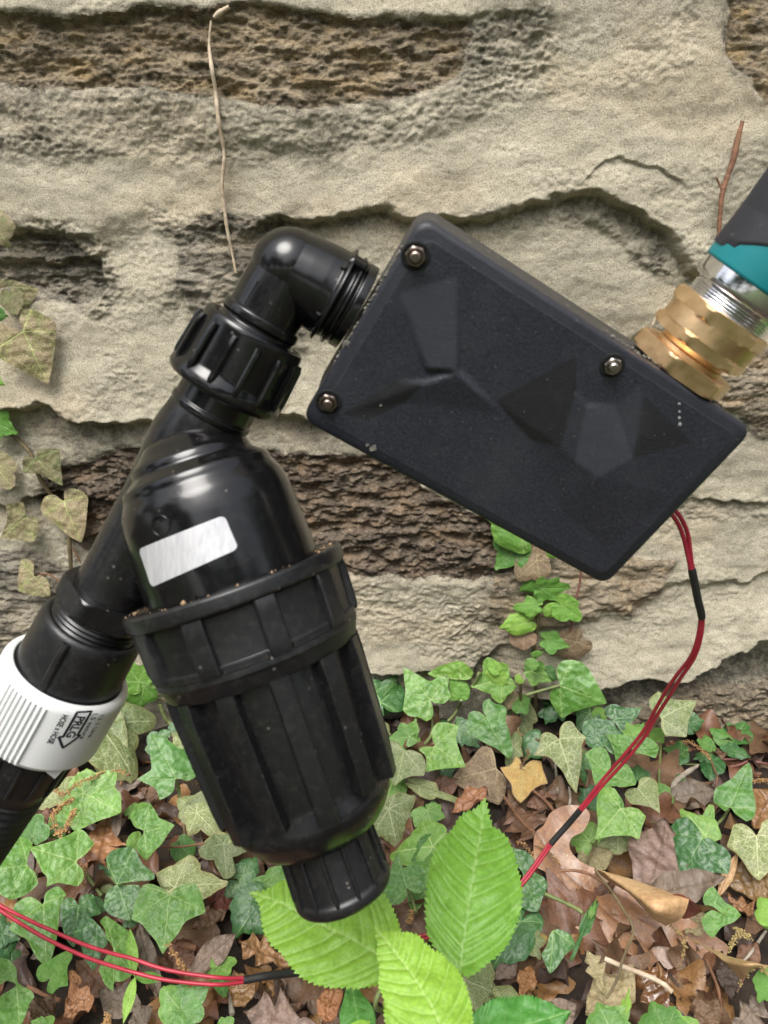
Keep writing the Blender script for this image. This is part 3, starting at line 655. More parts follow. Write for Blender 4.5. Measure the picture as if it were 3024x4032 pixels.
# ------------------------------------------------------------------ leaves with their own traced outline
from mathutils.geometry import delaunay_2d_cdt
def smooth_outline(pts, tips, n=4):
    p = np.array(pts, float); m = len(p); out = []
    for i in range(m):
        a, b, c, d = p[i - 1], p[i], p[(i + 1) % m], p[(i + 2) % m]
        ta = (c - a) * .5 * (0.35 if i in tips else 1); tb_ = (d - b) * .5 * (0.35 if (i + 1) % m in tips else 1)
        L = np.linalg.norm(c - b); la, lb = np.linalg.norm(ta) + 1e-9, np.linalg.norm(tb_) + 1e-9; ta = ta * min(1, 1.1 * L / la); tb_ = tb_ * min(1, 1.1 * L / lb)
        for k in range(n):
            t = k / n; out.append((2 * t ** 3 - 3 * t * t + 1) * b + (t ** 3 - 2 * t * t + t) * ta + (-2 * t ** 3 + 3 * t * t) * c + (t ** 3 - t * t) * tb_)
    return np.array(out)
def poly_leaf(parent, c, pts, tips, kind, lift, face=.7, wall=False, cup=.0, seed=1, veins=None, amp=.022, name='leaf', nrm=None, res=60, sec=True, curl=0, teeth=0, tamp=.012, mid=None):
    p2 = [px(c, *q) for q in pts]; B, z = surf(*p2[0], lift, lift * .45 + .004); tc_ = norm(CAM - B)
    sn = np.array([0, -1., 0]) if (wall or z == 'w') else np.array([0, 0, 1.]); r_ = np.random.default_rng(seed * 13 + 5)
    n = norm(sn * (1 - face) + tc_ * face + .07 * r_.normal(size=3)) if nrm is None else norm(nrm)
    tp = p2[max(tips, key=lambda i: np.hypot(p2[i][0] - p2[0][0], p2[i][1] - p2[0][1]))]
    def onp(q): d = ray(*q); return CAM + d * (((B - CAM) @ n) / (d @ n))
    y = onp(tp) - B; L = np.linalg.norm(y); y /= L; x = np.cross(y, n)
    P2 = np.array([[(onp(q) - B) @ x / L, (onp(q) - B) @ y / L] for q in p2]); O = smooth_outline(P2, tips)
    if teeth:
        cl_ = np.vstack([O, O[:1]]); sl_ = np.concatenate([[0], np.cumsum(np.linalg.norm(np.diff(cl_, axis=0), axis=1))]); sN = np.arange(0, sl_[-1], .0045); O = np.stack([np.interp(sN, sl_, cl_[:, 0]), np.interp(sN, sl_, cl_[:, 1])], -1)
        tg_ = np.roll(O, -1, 0) - np.roll(O, 1, 0); tg_ /= np.linalg.norm(tg_, axis=1)[:, None] + 1e-9; nm_ = np.stack([tg_[:, 1], -tg_[:, 0]], -1)
        ar_ = np.sum(O[:, 0] * np.roll(O[:, 1], -1) - np.roll(O[:, 0], -1) * O[:, 1]); nm_ = nm_ if ar_ > 0 else -nm_
        it_ = np.argmin(np.hypot(*(O - P2[tips[0]]).T)); f_ = (sN / teeth) % 1; f_ = np.where(np.arange(len(O)) < it_, f_, 1 - f_); am_ = tamp * (.6 + .8 * np.abs(pn(sN * 9, sN * 0 + seed, 3))); O = O + nm_ * ((f_ - .5) * am_)[:, None]
    lo, hi = O.min(0), O.max(0); h = 1.0 / res; gx_, gy_ = np.meshgrid(np.arange(lo[0], hi[0], h), np.arange(lo[1], hi[1], h)); gx_ = gx_ + (np.arange(gx_.shape[0]) % 2)[:, None] * h / 2
    _, sd = polymask(gx_.ravel(), gy_.ravel(), O, .01); keep = sd > h * .45
    G2 = np.stack([gx_.ravel()[keep], gy_.ravel()[keep]], -1); allp = np.vstack([O, G2]); no = len(O)
    vs_, _, fs_, _, _, _ = delaunay_2d_cdt([Vector(q) for q in allp], [], [list(range(no))], 1, 1e-6)
    X = np.array([v_[0] for v_ in vs_]); Y = np.array([v_[1] for v_ in vs_])
    segs = []
    vt = [tuple(P2[i] * .95) for i in tips] if veins is None else []
    for k_, e in enumerate(vt):
        e = np.array(e); r = np.linalg.norm(e); a_ = math.atan2(e[0], e[1]); segs.append(((0, 0), tuple(e), .013 if r > .9 else .011, 1.0))
        if sec and r > .35:
            for i in range(5):
                t = .20 + .16 * i
                for sg in (1, -1):
                    ang = a_ + sg * math.radians(44 + r_.normal() * 7); l = (.27 - .04 * i) * r * (1 + .15 * r_.normal()); q = e * (t + (.06 if sg > 0 else 0)); qe = q + np.array([math.sin(ang), math.cos(ang)]) * l
                    segs.append((tuple(q), tuple(qe), .0075, .6))
                    for sg2 in (1, -1):
                        an2 = ang + sg2 * math.radians(52); p_ = q + (qe - q) * .5; segs.append((tuple(p_), tuple(p_ + np.array([math.sin(an2), math.cos(an2)]) * l * .5), .006, .36))
    if veins:
        for v_ in veins:
            q = [px(c, *k_) for k_ in v_[0]]; q = [np.array([(onp(k_) - B) @ x / L, (onp(k_) - B) @ y / L]) for k_ in q]
            for a, b in zip(q[:-1], q[1:]): segs.append((tuple(a), tuple(b), v_[1], v_[2]))
    puff = 0
    if mid:
        q = [px(c, *k_) for k_ in mid]; q = np.array([((onp(k_) - B) @ x / L, (onp(k_) - B) @ y / L) for k_ in q]); q = spline(np.hstack([q, q[:, :1] * 0]), 8)[:, :2]
        for a, b in zip(q[:-1], q[1:]): segs.append((tuple(a), tuple(b), .009, 1.0))
        dmin = np.full(len(X), 9.); nq = len(q)
        for k_ in range(11):
            i_ = int((.04 + .082 * k_) * nq); dr = norm(q[min(i_ + 3, nq - 1)] - q[max(i_ - 3, 0)]); a_ = math.atan2(dr[0], dr[1])
            for sg in (1, -1):
                p_ = q[min(nq - 1, i_ + (1 if sg > 0 else 0))].copy(); an = a_ + sg * math.radians(58)
                for st in range(6):
                    pe = p_ + np.array([math.sin(an), math.cos(an)]) * .075; an -= sg * math.radians(5.5); segs.append((tuple(p_), tuple(pe), .0075, .62 - .06 * st)); d, t = seg_d(X, Y, tuple(p_), tuple(pe)); dmin = np.minimum(dmin, d); p_ = pe
        puff = .020 * np.sqrt(np.clip(dmin, 0, .035) / .035)
    vein = np.zeros(len(X))
    for a, b, w, s in segs:
        d, t = seg_d(X, Y, a, b); vein = np.maximum(vein, s * np.exp(-(d / (w * (1 - .5 * t))) ** 2))
    _, sd = polymask(X, Y, O, .01); rim = np.exp(-(np.clip(sd, 0, None) / .018) ** 2)
    Z = cup * (X * X + .5 * (Y - .4) ** 2) + amp * (pn(X * 3 + seed, Y * 3, seed % 40) + .5 * pn(X * 8, Y * 8, seed % 37)) - .004 * vein + puff - curl * np.exp(-(np.clip(sd, 0, None) / .09) ** 2)
    me = np_mesh(name, np.stack([X, Y, Z], -1), [list(f)[::-1] for f in fs_], True); attr(me, 'vein', vein); attr(me, 'rim', rim); attr(me, 'rad', rim)
    if len(me.polygons) and sum(q.normal.z for q in me.polygons) < 0: me.flip_normals()
    mat = Matrix(((x[0] * L, y[0] * L, n[0] * L, B[0]), (x[1] * L, y[1] * L, n[1] * L, B[1]), (x[2] * L, y[2] * L, n[2] * L, B[2]), (0, 0, 0, 1)))
    return link(name, me, G[kind], parent, mat)
# key, crop, outline starting at the leaf base, indices of lobe tips, kind, lift
TR = [
 ('filt', 'Z1', [(1438, 345), (1540, 357), (1615, 300), (1580, 240), (1590, 160), (1560, 90), (1480, 95), (1420, 60), (1350, 10), (1238, -25), (1225, 60), (1225, 160), (1235, 260), (1200, 290), (1120, 340), (1200, 385), (1265, 420), (1300, 505), (1370, 480), (1420, 430)], (2, 9, 14, 17), 'G', .036),
 ('filt', 'Z1', [(735, 485), (735, 420), (760, 350), (850, 300), (955, 305), (950, 380), (940, 430), (985, 480), (990, 635), (900, 665), (830, 685), (750, 715), (680, 750), (600, 760), (545, 690), (520, 600), (560, 540), (640, 500)], (4, 8, 13), 'G', .034),
 ('left', 'Z1', [(625, 1018), (700, 960), (770, 870), (740, 830), (690, 770), (640, 745), (560, 800), (440, 850), (330, 880), (235, 905), (270, 960), (310, 1030), (350, 1110), (385, 1150), (380, 1222), (470, 1190), (560, 1205), (640, 1215), (685, 1150), (670, 1080)], (2, 5, 9, 14, 17), 'G', .038),
 ('left', 'Z1', [(225, 1045), (235, 960), (265, 860), (200, 815), (160, 805), (110, 880), (60, 950), (0, 1000), (-60, 1050), (-150, 1120), (-60, 1250), (0, 1280), (80, 1320), (190, 1290), (260, 1240), (310, 1190), (290, 1110)], (4, 9, 12, 15), 'G', .032),
 ('filt', 'Z1', [(1175, 778), (1100, 740), (1065, 660), (1100, 600), (1160, 580), (1220, 548), (1270, 610), (1300, 665), (1360, 690), (1425, 725), (1370, 800), (1320, 880), (1260, 940), (1200, 1020), (1150, 980), (1115, 890)], (5, 9, 13, 2), 'G', .036),
 ('left', 'Z2', [(1385, 250), (1350, 225), (1300, 190), (1220, 160), (1160, 175), (1130, 230), (1095, 330), (1070, 450), (1150, 490), (1200, 550), (1270, 630), (1325, 735), (1390, 650), (1460, 560), (1520, 470), (1672, 395), (1655, 300), (1630, 220), (1590, 160), (1500, 165), (1430, 200)], (4, 7, 11, 15, 18), 'G', .046),
 ('left', 'Z2', [(350, 325), (300, 290), (230, 265), (160, 290), (110, 340), (110, 420), (75, 530), (150, 580), (220, 620), (260, 700), (300, 770), (378, 840), (430, 740), (460, 620), (480, 470), (490, 350), (540, 245), (480, 180), (420, 200), (370, 240)], (6, 11, 16, 3), 'G', .041),
 ('left', 'Z1', [(952, 1208), (915, 1150), (880, 1080), (865, 1000), (900, 950), (980, 915), (1090, 905), (1130, 980), (1170, 1050), (1255, 1130), (1250, 1180), (1120, 1185), (1010, 1195)], (6, 9, 3), 'D', .034),
 ('left', 'Z2', [(955, 175), (1050, 170), (1140, 180), (1130, 280), (1110, 330), (1080, 400), (1065, 470), (980, 450), (890, 410), (845, 350), (860, 260), (900, 200)], (2, 6, 9), 'D', .031),
 ('left', 'Z2', [(640, 340), (650, 280), (700, 245), (765, 250), (780, 310), (830, 400), (760, 430), (680, 440), (660, 520), (655, 600), (600, 680), (540, 620), (510, 520), (490, 420), (500, 320), (550, 270), (610, 290)], (3, 5, 10, 14), 'D', .022),
 ('left', 'Z2', [(790, 490), (740, 440), (690, 435), (640, 500), (590, 570), (650, 640), (670, 720), (700, 800), (765, 876), (810, 780), (840, 700), (880, 650), (850, 560)], (2, 4, 8, 11), 'D', .033),
 ('left', 'Z2', [(928, 705), (870, 600), (855, 520), (820, 460), (870, 412), (920, 450), (990, 500), (1055, 550), (1050, 650), (1040, 780), (1085, 900), (1000, 960), (935, 965), (925, 1036), (860, 990), (820, 900), (810, 860), (880, 740)], (4, 7, 10, 13, 15), 'G', .036),
 ('left', 'Z2', [(410, 940), (370, 960), (320, 955), (295, 900), (320, 830), (400, 790), (480, 740), (590, 692), (590, 770), (550, 850), (556, 990), (480, 1010), (430, 1060), (385, 1040), (390, 980)], (3, 7, 10, 12), 'Y', .030),
 ('left', 'Z2', [(130, 1002), (60, 960), (-20, 1000), (-120, 900), (-60, 800), (60, 790), (130, 860), (140, 960), (180, 1000), (250, 1040), (280, 1090), (240, 1150), (210, 1240), (160, 1340), (60, 1360), (-40, 1250), (-10, 1100)], (3, 5, 10, 13), 'G', .037),
 ('foot', 'Z5', [(405, 325), (440, 350), (520, 345), (575, 290), (550, 220), (555, 135), (470, 130), (400, 170), (310, 120), (240, 80), (185, 60), (190, 160), (200, 250), (180, 400), (230, 450), (310, 465), (370, 495), (420, 460), (425, 390)], (3, 5, 10, 13, 16), 'G', .030),
 ('foot', 'Z5', [(860, 465), (835, 410), (835, 340), (885, 305), (930, 345), (1000, 360), (1030, 400), (1020, 500), (1050, 580), (1070, 680), (1075, 760), (1040, 800), (960, 730), (880, 690), (790, 640), (700, 590), (705, 500), (720, 430), (770, 410), (830, 435)], (3, 6, 11, 15), 'G', .038),
 ('foot', 'Z5', [(435, 700), (420, 650), (415, 580), (460, 520), (540, 520), (630, 545), (610, 640), (640, 740), (690, 870), (600, 880), (480, 890), (360, 920), (370, 830), (360, 780), (310, 740), (350, 708)], (5, 8, 11, 14), 'G', .036),
 ('foot', 'Z5', [(1455, 638), (1460, 560), (1500, 500), (1560, 500), (1610, 570), (1678, 627), (1640, 690), (1640, 800), (1620, 940), (1598, 1082), (1530, 1000), (1490, 920), (1430, 850), (1370, 790), (1250, 775), (1290, 700), (1310, 610), (1360, 585), (1420, 612)], (5, 9, 14, 2), 'V', .040),
 ('foot', 'Z5', [(1460, 205), (1440, 130), (1440, 60), (1480, 10), (1560, 0), (1640, 20), (1700, 80), (1760, 180), (1845, 350), (1740, 375), (1640, 400), (1560, 430), (1480, 478), (1420, 400), (1380, 320), (1390, 250)], (8, 12, 4), 'G', .034),
 ('foot', 'Z5', [(190, 735), (150, 680), (100, 660), (40, 665), (60, 740), (45, 830), (50, 930), (90, 990), (120, 1025), (170, 980), (250, 950), (350, 950), (365, 850), (330, 770), (250, 735)], (3, 8, 11, 13), 'V', .036),
 ('foot', 'Z5', [(1160, 870), (1140, 810), (1100, 780), (1060, 850), (975, 870), (1010, 940), (1060, 1010), (1075, 1090), (1140, 1165), (1200, 1110), (1240, 1060), (1300, 1020), (1365, 1000), (1330, 900), (1310, 820), (1240, 810), (1190, 840)], (2, 4, 8, 12, 14), 'O', .024),
 ('foot', 'Z5', [(945, 880), (930, 780), (900, 710), (820, 700), (720, 820), (640, 880), (575, 975), (660, 1040), (740, 1080), (800, 1100), (900, 1150), (960, 1170), (1010, 1100), (1025, 980), (990, 920)], (2, 6, 11, 13), 'B', .020),
 ('foot', 'Z5', [(652, 158), (600, 155), (560, 150), (540, 125), (450, 140), (383, 108), (450, 60), (530, 30), (590, 10), (640, 0), (700, 30), (755, 90), (740, 140), (700, 158)], (5, 9, 11), 'G', .020),
 ('foot', 'Z5', [(650, 162), (700, 185), (725, 240), (720, 300), (690, 330), (620, 325), (560, 335), (562, 250), (560, 160)], (3, 6), 'Y', .018),
 ('wire', 'Z6', [(785, 465), (720, 410), (690, 330), (720, 280), (770, 240), (820, 280), (900, 320), (1000, 320), (1080, 328), (1040, 420), (1010, 500), (1000, 612), (900, 610), (830, 605), (790, 550)], (4, 8, 11, 13), 'V', .036),
 ('wire', 'Z6', [(372, 930), (375, 850), (365, 790), (320, 720), (240, 715), (165, 768), (210, 860), (230, 960), (260, 1060), (330, 1045), (400, 1030), (470, 1040), (577, 1025), (560, 940), (520, 870), (450, 840), (390, 860)], (4, 5, 8, 12, 14), 'G', .040),
 ('wire', 'Z7', [(460, 65), (520, 55), (600, 70), (662, 130), (630, 220), (607, 318), (530, 290), (400, 290), (248, 320), (270, 200), (260, 80), (270, -40), (310, -110), (400, -100), (440, -40), (450, 20)], (3, 5, 8, 12), 'G', .044),
 ('wire', 'Z6', [(592, 1042), (620, 960), (700, 945), (755, 985), (765, 1100), (777, 1246), (700, 1200), (620, 1180), (540, 1165), (488, 1088), (520, 1045), (560, 1042)], (2, 5, 9), 'V', .036),
 ('wire', 'Z6', [(315, 705), (240, 720), (180, 690), (140, 570), (160, 500), (260, 480), (340, 490), (400, 500), (420, 560), (480, 610), (430, 680), (402, 775), (350, 740)], (4, 7, 9, 11), 'D', .028),
 ('wire', 'Z6', [(400, 492), (340, 450), (328, 390), (370, 360), (410, 355), (470, 380), (560, 385), (627, 382), (590, 460), (530, 520), (470, 585), (430, 540)], (3, 7, 10), 'D', .022),
 ('wire', 'Z6', [(535, 722), (480, 790), (420, 845), (400, 740), (340, 605), (430, 600), (530, 620), (640, 618), (720, 655), (772, 710), (740, 797), (650, 770), (570, 755)], (2, 4, 9, 10), 'G', .034),
 ('litter', 'Z6', [(1350, 1203), (1310, 1235), (1260, 1200), (1213, 1160), (1225, 1060), (1290, 1010), (1370, 960), (1430, 890), (1502, 840), (1532, 920), (1530, 1030), (1548, 1120), (1558, 1210), (1540, 1290), (1480, 1322), (1400, 1270)], (3, 8, 12, 14), 'G', .034),
 ('litter', 'Z7', [(1120, 315), (1110, 270), (1060, 190), (990, 135), (920, 150), (870, 200), (825, 255), (880, 310), (900, 400), (920, 500), (945, 642), (1020, 615), (1130, 620), (1230, 590), (1332, 602), (1355, 470), (1310, 390), (1240, 350), (1180, 310)], (3, 6, 10, 14), 'D', .040),
 ('litter', 'Z7', [(1565, 285), (1530, 240), (1460, 190), (1380, 195), (1350, 290), (1325, 370), (1400, 430), (1460, 510), (1520, 600), (1585, 654), (1660, 590), (1740, 480), (1780, 300), (1700, 140), (1620, 170), (1590, 240)], (3, 5, 9, 12, 13), 'V', .038),
 ('litter', 'Z7', [(1225, 890), (1160, 880), (1128, 810), (1160, 740), (1215, 714), (1260, 780), (1310, 840), (1380, 880), (1437, 946), (1380, 1000), (1280, 1040), (1215, 1127), (1150, 1080), (1115, 980), (1160, 920)], (4, 8, 11, 13), 'G', .032),
 ('seed', 'Z8', [(370, 362), (375, 410), (330, 470), (260, 478), (200, 420), (215, 330), (250, 240), (300, 100), (330, 170), (350, 215), (420, 190), (507, 225), (500, 330), (480, 390), (430, 395)], (3, 7, 11, 13), 'G', .032),
 ('seed', 'Z8', [(1435, 668), (1480, 662), (1560, 700), (1608, 785), (1540, 830), (1500, 880), (1460, 940), (1412, 982), (1370, 900), (1350, 840), (1390, 780), (1410, 700)], (3, 7, 9), 'D', .032),
 ('seed', 'Z8', [(1215, 262), (1160, 200), (1138, 130), (1150, 85), (1220, 95), (1290, 150), (1300, 240), (1370, 290), (1398, 350), (1360, 430), (1330, 530), (1270, 535), (1200, 500), (1180, 400)], (3, 8, 10, 12), 'D', .032),
 ('wallL', 'L', [(125, 695), (105, 640), (115, 590), (165, 575), (220, 600), (290, 640), (305, 700), (295, 800), (280, 900), (262, 982), (220, 970), (140, 920), (60, 880), (0, 850), (-60, 820), (-50, 700), (0, 660), (60, 680)], (3, 6, 9, 14), 'P', .014),
 ('wallL', 'L', [(345, 1622), (345, 1570), (400, 1555), (472, 1590), (472, 1680), (465, 1770), (440, 1848), (380, 1820), (310, 1760), (230, 1700), (212, 1660), (240, 1600), (290, 1590)], (3, 6, 9, 11), 'P', .011),
 ('wallL', 'L', [(145, 1702), (130, 1630), (90, 1625), (35, 1640), (40, 1720), (5, 1822), (90, 1830), (190, 1837), (212, 1760), (205, 1715), (170, 1708)], (3, 5, 7, 9), 'P', .011),
 ('wallL', 'L', [(195, 1385), (205, 1342), (320, 1340), (325, 1400), (342, 1537), (280, 1510), (220, 1475), (125, 1467), (130, 1380)], (2, 4, 7), 'P', .011),
 ('wallL', 'L', [(185, 2030), (180, 1965), (140, 1938), (105, 1945), (95, 2020), (90, 2112), (180, 2140), (272, 2140), (262, 2060), (220, 2025)], (3, 5, 7), 'P', .011),
 ('wallL', 'L', [(55, 452), (-20, 470), (-30, 420), (60, 415), (140, 440), (217, 465), (190, 520), (95, 612), (30, 570), (15, 520), (45, 500)], (5, 7), 'P', .012),
]
TRB = np.array([px(t[1], *t[2][0]) for t in TR])
def traced(key, parent):
    for i, t in enumerate(TR):
        if t[0] == key: poly_leaf(parent, t[1], t[2], t[3], t[4], t[5], .45 if key == 'wallL' else .7, key == 'wallL', seed=i + 1, cup=(-.24, .16, -.12)[i % 3], amp=.035)
leafcount = 0
def ivy_leaf(parent, c, bx, by, tx, ty, kind='G', shape=None, wf=1.0, lift=None, face=None, jit=.14, ctip=None):
    global leafcount
    leafcount += 1
    b2 = px(c, bx, by); t2 = px(ctip or c, tx, ty)
    if np.min(np.hypot(*(TRB - b2).T)) < 16: return None   # a traced leaf stands here already
    wallside = b2[1] < 2560
    if lift is None: lift = .006 if wallside else .016 + .013 * ((leafcount * 7) % 5) / 4 + (.012 if kind in 'GY' else 0)
    shape = shape or SHAPES[(leafcount * 5) % 6]
    B, T, n = leaf_pose(b2, t2, lift, face if face is not None else (.35 if wallside else .72), jit)
    me = IM[shape][leafcount % 3]
    return link('leaf', me, G[kind], parent, leaf_matrix(B, T, n, wf))

# ------------------------------------------------------------------ the enclosure box
# pose of the lid in camera space (from its four corners in the picture)
lc = {k: np.array(v, float) for k, v in dict(A=(1635, 806), B=(1195, 1607), C=(2942, 1708), D=(2395, 2306)).items()}
rows = []
for (u, v), k in (((0, 0), 'A'), ((1, 0), 'C'), ((0, 1), 'B'), ((1, 1), 'D')):
    x, y = (lc[k][0] - 1512) / F, -(lc[k][1] - 2016) / F
    rows += [[u, v, 1, 0, 0, 0, -u * x, -v * x, -x], [0, 0, 0, u, v, 1, -u * y, -v * y, -y]]
hm = np.linalg.svd(np.array(rows))[2][-1].reshape(3, 3)
if hm[2, 2] < 0: hm = -hm
hm *= .1 / np.linalg.norm(hm[:, 0])
bA = CAM + c2w(hm[:, 2]); h1 = c2w(hm[:, 0]); h2 = c2w(hm[:, 1]); BL, BW = np.linalg.norm(h1), np.linalg.norm(h2)
q1, q2 = h1 / BL, h2 / BW; mid_ = q1 + q2; dif = q1 - q2
mid_ = norm(mid_); dif = norm(dif); bX = norm(mid_ + dif); bY = norm(mid_ - dif); bN = np.cross(bY, bX)
if bN @ (CAM - bA) < 0: bN = -bN
bA = bA + (h1 + h2) / 2 - bX * BL / 2 - bY * BW / 2
def bp(x, y, z): return bA + x * bX + y * bY + z * bN
def on_lid(c, x, y, z=0.0):
    d = ray(*px(c, x, y)); o = bA + bN * z; k = ((o - CAM) @ bN) / (d @ bN); p = CAM + d * k - o
    return p @ bX, p @ bY
DEP = .025
BW *= 1.035; BL *= .985; bA = bA + bX * .0018
box = empty('enclosure_box', bp(BL / 2, BW / 2, -DEP), 'black rectangular plastic box with faceted lid held on by small nuts', 'plastic box')
def rrect(x0, y0, x1, y1, r, n=7):
    out = []
    for cx_, cy_, a0 in ((x1 - r, y1 - r, 0), (x0 + r, y1 - r, 90), (x0 + r, y0 + r, 180), (x1 - r, y0 + r, 270)):
        for k in range(n): a = R(a0 + 90 * k / (n - 1)); out.append((cx_ + r * math.cos(a), cy_ + r * math.sin(a)))
    return np.array(out)
def slab(name, layers, mat, parent, cap=True, sub=None):
    """stack of rounded rectangles: (inset, z, corner radius)"""
    V = []; 
    for ins, z, r in layers:
        for x, y in rrect(ins, ins, BL - ins, BW - ins, max(r, .0004)): V.append(bp(x, y, z))
    n = 28; Fc = [list(q) for q in grid_faces(len(layers), n, True)] + [list(range(n)), list(range((len(layers) - 1) * n, len(layers) * n))]
    me = np_mesh(name, V, Fc, True); bm = bmesh.new(); bm.from_mesh(me); bmesh.ops.recalc_face_normals(bm, faces=bm.faces); bm.to_mesh(me); bm.free(); me.set_sharp_from_angle(angle=R(48))
    return finish(me, name, mat, parent)
slab('box_shell', [(.0012, -.0042, .004), (.0008, -.006, .0045), (.0010, -.0225, .0045), (.0022, -.0243, .004), (.004, -DEP, .003)], M['boxside'], box)
lid = slab('lid', [(.0004, -.0040, .0030), (.0, -.0034, .0034), (.0, -.0009, .0034), (.0004, -.0002, .0032), (.0012, .0002, .0028)], M['lid'], box)
# the faceted relief of the lid: shallow moulded dents meeting in soft ridges, some tinted darker, some with a sheen painted paler
LV_ = dict(a=(410, 395, 0), b=(600, 335, 0), c=(605, 652, -1.3), d=(500, 645, -1.0), e=(470, 530, -.2), f=(215, 800, 0), g=(390, 690, 0), h=(497, 692, -.7), i=(430, 760, 0), j=(300, 820, 0), z=(760, 800, 0),
           k=(735, 758, 0), l=(1004, 604, 0), m=(1003, 722, -.5), n=(952, 906, -1.0), o=(855, 890, 0), p=(1042, 770, -.4), q=(1075, 1005, -1.5), r=(1000, 955, -1.2), s=(1140, 768, 0), t=(1232, 705, 0), u=(1197, 945, -1.0), v=(1402, 900, 0), w=(1240, 745, 0), x=(1110, 1255, 0), y=(960, 1130, 0), A=(1330, 1080, 0))
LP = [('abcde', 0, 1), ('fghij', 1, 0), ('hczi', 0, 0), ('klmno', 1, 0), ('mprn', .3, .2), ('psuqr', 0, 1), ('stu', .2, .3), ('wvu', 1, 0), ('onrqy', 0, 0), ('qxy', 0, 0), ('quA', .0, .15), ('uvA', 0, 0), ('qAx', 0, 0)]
nx_, ny_ = 300, 170; IN_ = .0022; gu, gv = np.meshgrid(np.linspace(IN_, BL - IN_, nx_), np.linspace(IN_, BW - IN_, ny_))
Hh = np.zeros(gu.shape); Dk = np.zeros(gu.shape); Sh = np.zeros(gu.shape); LQ = {k_: (*on_lid('B', v_[0], v_[1]), v_[2] * .001) for k_, v_ in LV_.items()}
for nm_, dk_, sh_ in LP:
    q_ = [np.array(LQ[k_]) for k_ in nm_]
    for t_ in range(1, len(q_) - 1):
        a_, b_, c_ = q_[0], q_[t_], q_[t_ + 1]; den = (b_[1] - c_[1]) * (a_[0] - c_[0]) + (c_[0] - b_[0]) * (a_[1] - c_[1])
        l1 = ((b_[1] - c_[1]) * (gu - c_[0]) + (c_[0] - b_[0]) * (gv - c_[1])) / den; l2 = ((c_[1] - a_[1]) * (gu - c_[0]) + (a_[0] - c_[0]) * (gv - c_[1])) / den; l3 = 1 - l1 - l2
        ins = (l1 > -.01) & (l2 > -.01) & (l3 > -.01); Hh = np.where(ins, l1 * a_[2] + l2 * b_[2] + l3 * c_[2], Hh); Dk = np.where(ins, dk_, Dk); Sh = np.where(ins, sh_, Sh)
def blur(Q, n):
    for _ in range(n):
        Q = (np.roll(Q, 1, 0) + np.roll(Q, -1, 0) + 2 * Q) / 4; Q = (np.roll(Q, 1, 1) + np.roll(Q, -1, 1) + 2 * Q) / 4
    return Q
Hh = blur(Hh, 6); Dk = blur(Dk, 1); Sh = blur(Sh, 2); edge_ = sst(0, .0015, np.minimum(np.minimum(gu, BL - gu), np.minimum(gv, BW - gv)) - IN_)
for c_ in ((462, 264), (166, 760), (1130, 636)):
    a_, b_ = on_lid('B', *c_); kk_ = sst(.0035, .0050, np.hypot(gu - a_, gv - b_)); Hh = Hh * kk_
Hh = Hh * edge_
ff_ = grid_faces(ny_, nx_); cr_ = .0035
V = bA + gu[..., None] * bX + gv[..., None] * bY + (Hh * -1.15 + .0003)[..., None] * bN * 1.0
# the moulded panel stands on the lid and is trimmed to its rounded corners
cu_ = np.maximum(np.abs(gu - BL / 2) - (BL / 2 - IN_ - cr_), 0); cv_ = np.maximum(np.abs(gv - BW / 2) - (BW / 2 - IN_ - cr_), 0); inside_ = (np.hypot(cu_, cv_) <= cr_).ravel(); ff_ = ff_[inside_[ff_].all(1)]
V = V - (bN * .0004) * (1 - sst(0, .0010, np.minimum(cr_ - np.hypot(cu_, cv_), np.minimum(np.minimum(gu, BL - gu), np.minimum(gv, BW - gv)) - IN_)))[..., None] * 1.0
ids_, inv_ = np.unique(ff_, return_inverse=True); me = np_mesh('faceted_panel', V.reshape(-1, 3)[ids_], inv_.reshape(ff_.shape), True)
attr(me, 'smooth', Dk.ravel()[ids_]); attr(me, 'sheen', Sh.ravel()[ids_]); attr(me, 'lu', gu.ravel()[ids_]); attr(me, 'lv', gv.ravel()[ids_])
if sum(np.array(q_.normal) @ bN for q_ in list(me.polygons)[::500]) < 0: me.flip_normals()
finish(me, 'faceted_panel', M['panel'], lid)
def lidline(pts, w, h, mat, name):
    tube(name, [bp(*on_lid('B', x, y, .0003), h + .0003) for x, y in pts], w, mat, lid, 6, 4)
lidline([(1130, 1040), (1290, 1095)], .00006, .00004, M['seal'], 'scratch')
# lid nuts with studs in little raised seats
def nut(c, x, y, mat, r=.0024):
    u, v = on_lid(c, x, y, .0003); a = Ax(bp(u, v, .0003), bp(u, v, .0103))
    a.d = bN.copy(); a.a = bX.copy(); a.b = bY.copy()
    lathe('nut_seat', a, [(-.0003, 0), (-.0003, r * 1.38), (.0003, r * 1.38), (.0004, r * 1.15), (.00015, r * 1.1), (.00015, 0)], M['lid_dark'], lid, 32, .0001)
    s = lathe('screw', a, [(0, 0), (0, r), (.0011, r), (.0014, r * .84), (.0014, r * .70), (.0011, r * .64), (.0010, 0)], mat, lid, 48, .0001, mod=lambda A, T, Q: np.where(Q > r * .9, Q * .90 / np.cos((A + .3) % (np.pi / 3) - np.pi / 6) * 1.0, Q))
    lathe('stud', a, [(.0008, 0), (.0008, r * .56), (.0021, r * .56), (.0024, r * .42), (.0024, 0)], mat, s, 24, .0001)
nut('B', 462, 264, M['rust']); nut('B', 166, 760, M['rust']); nut('B', 1130, 636, M['steel'], .0022)
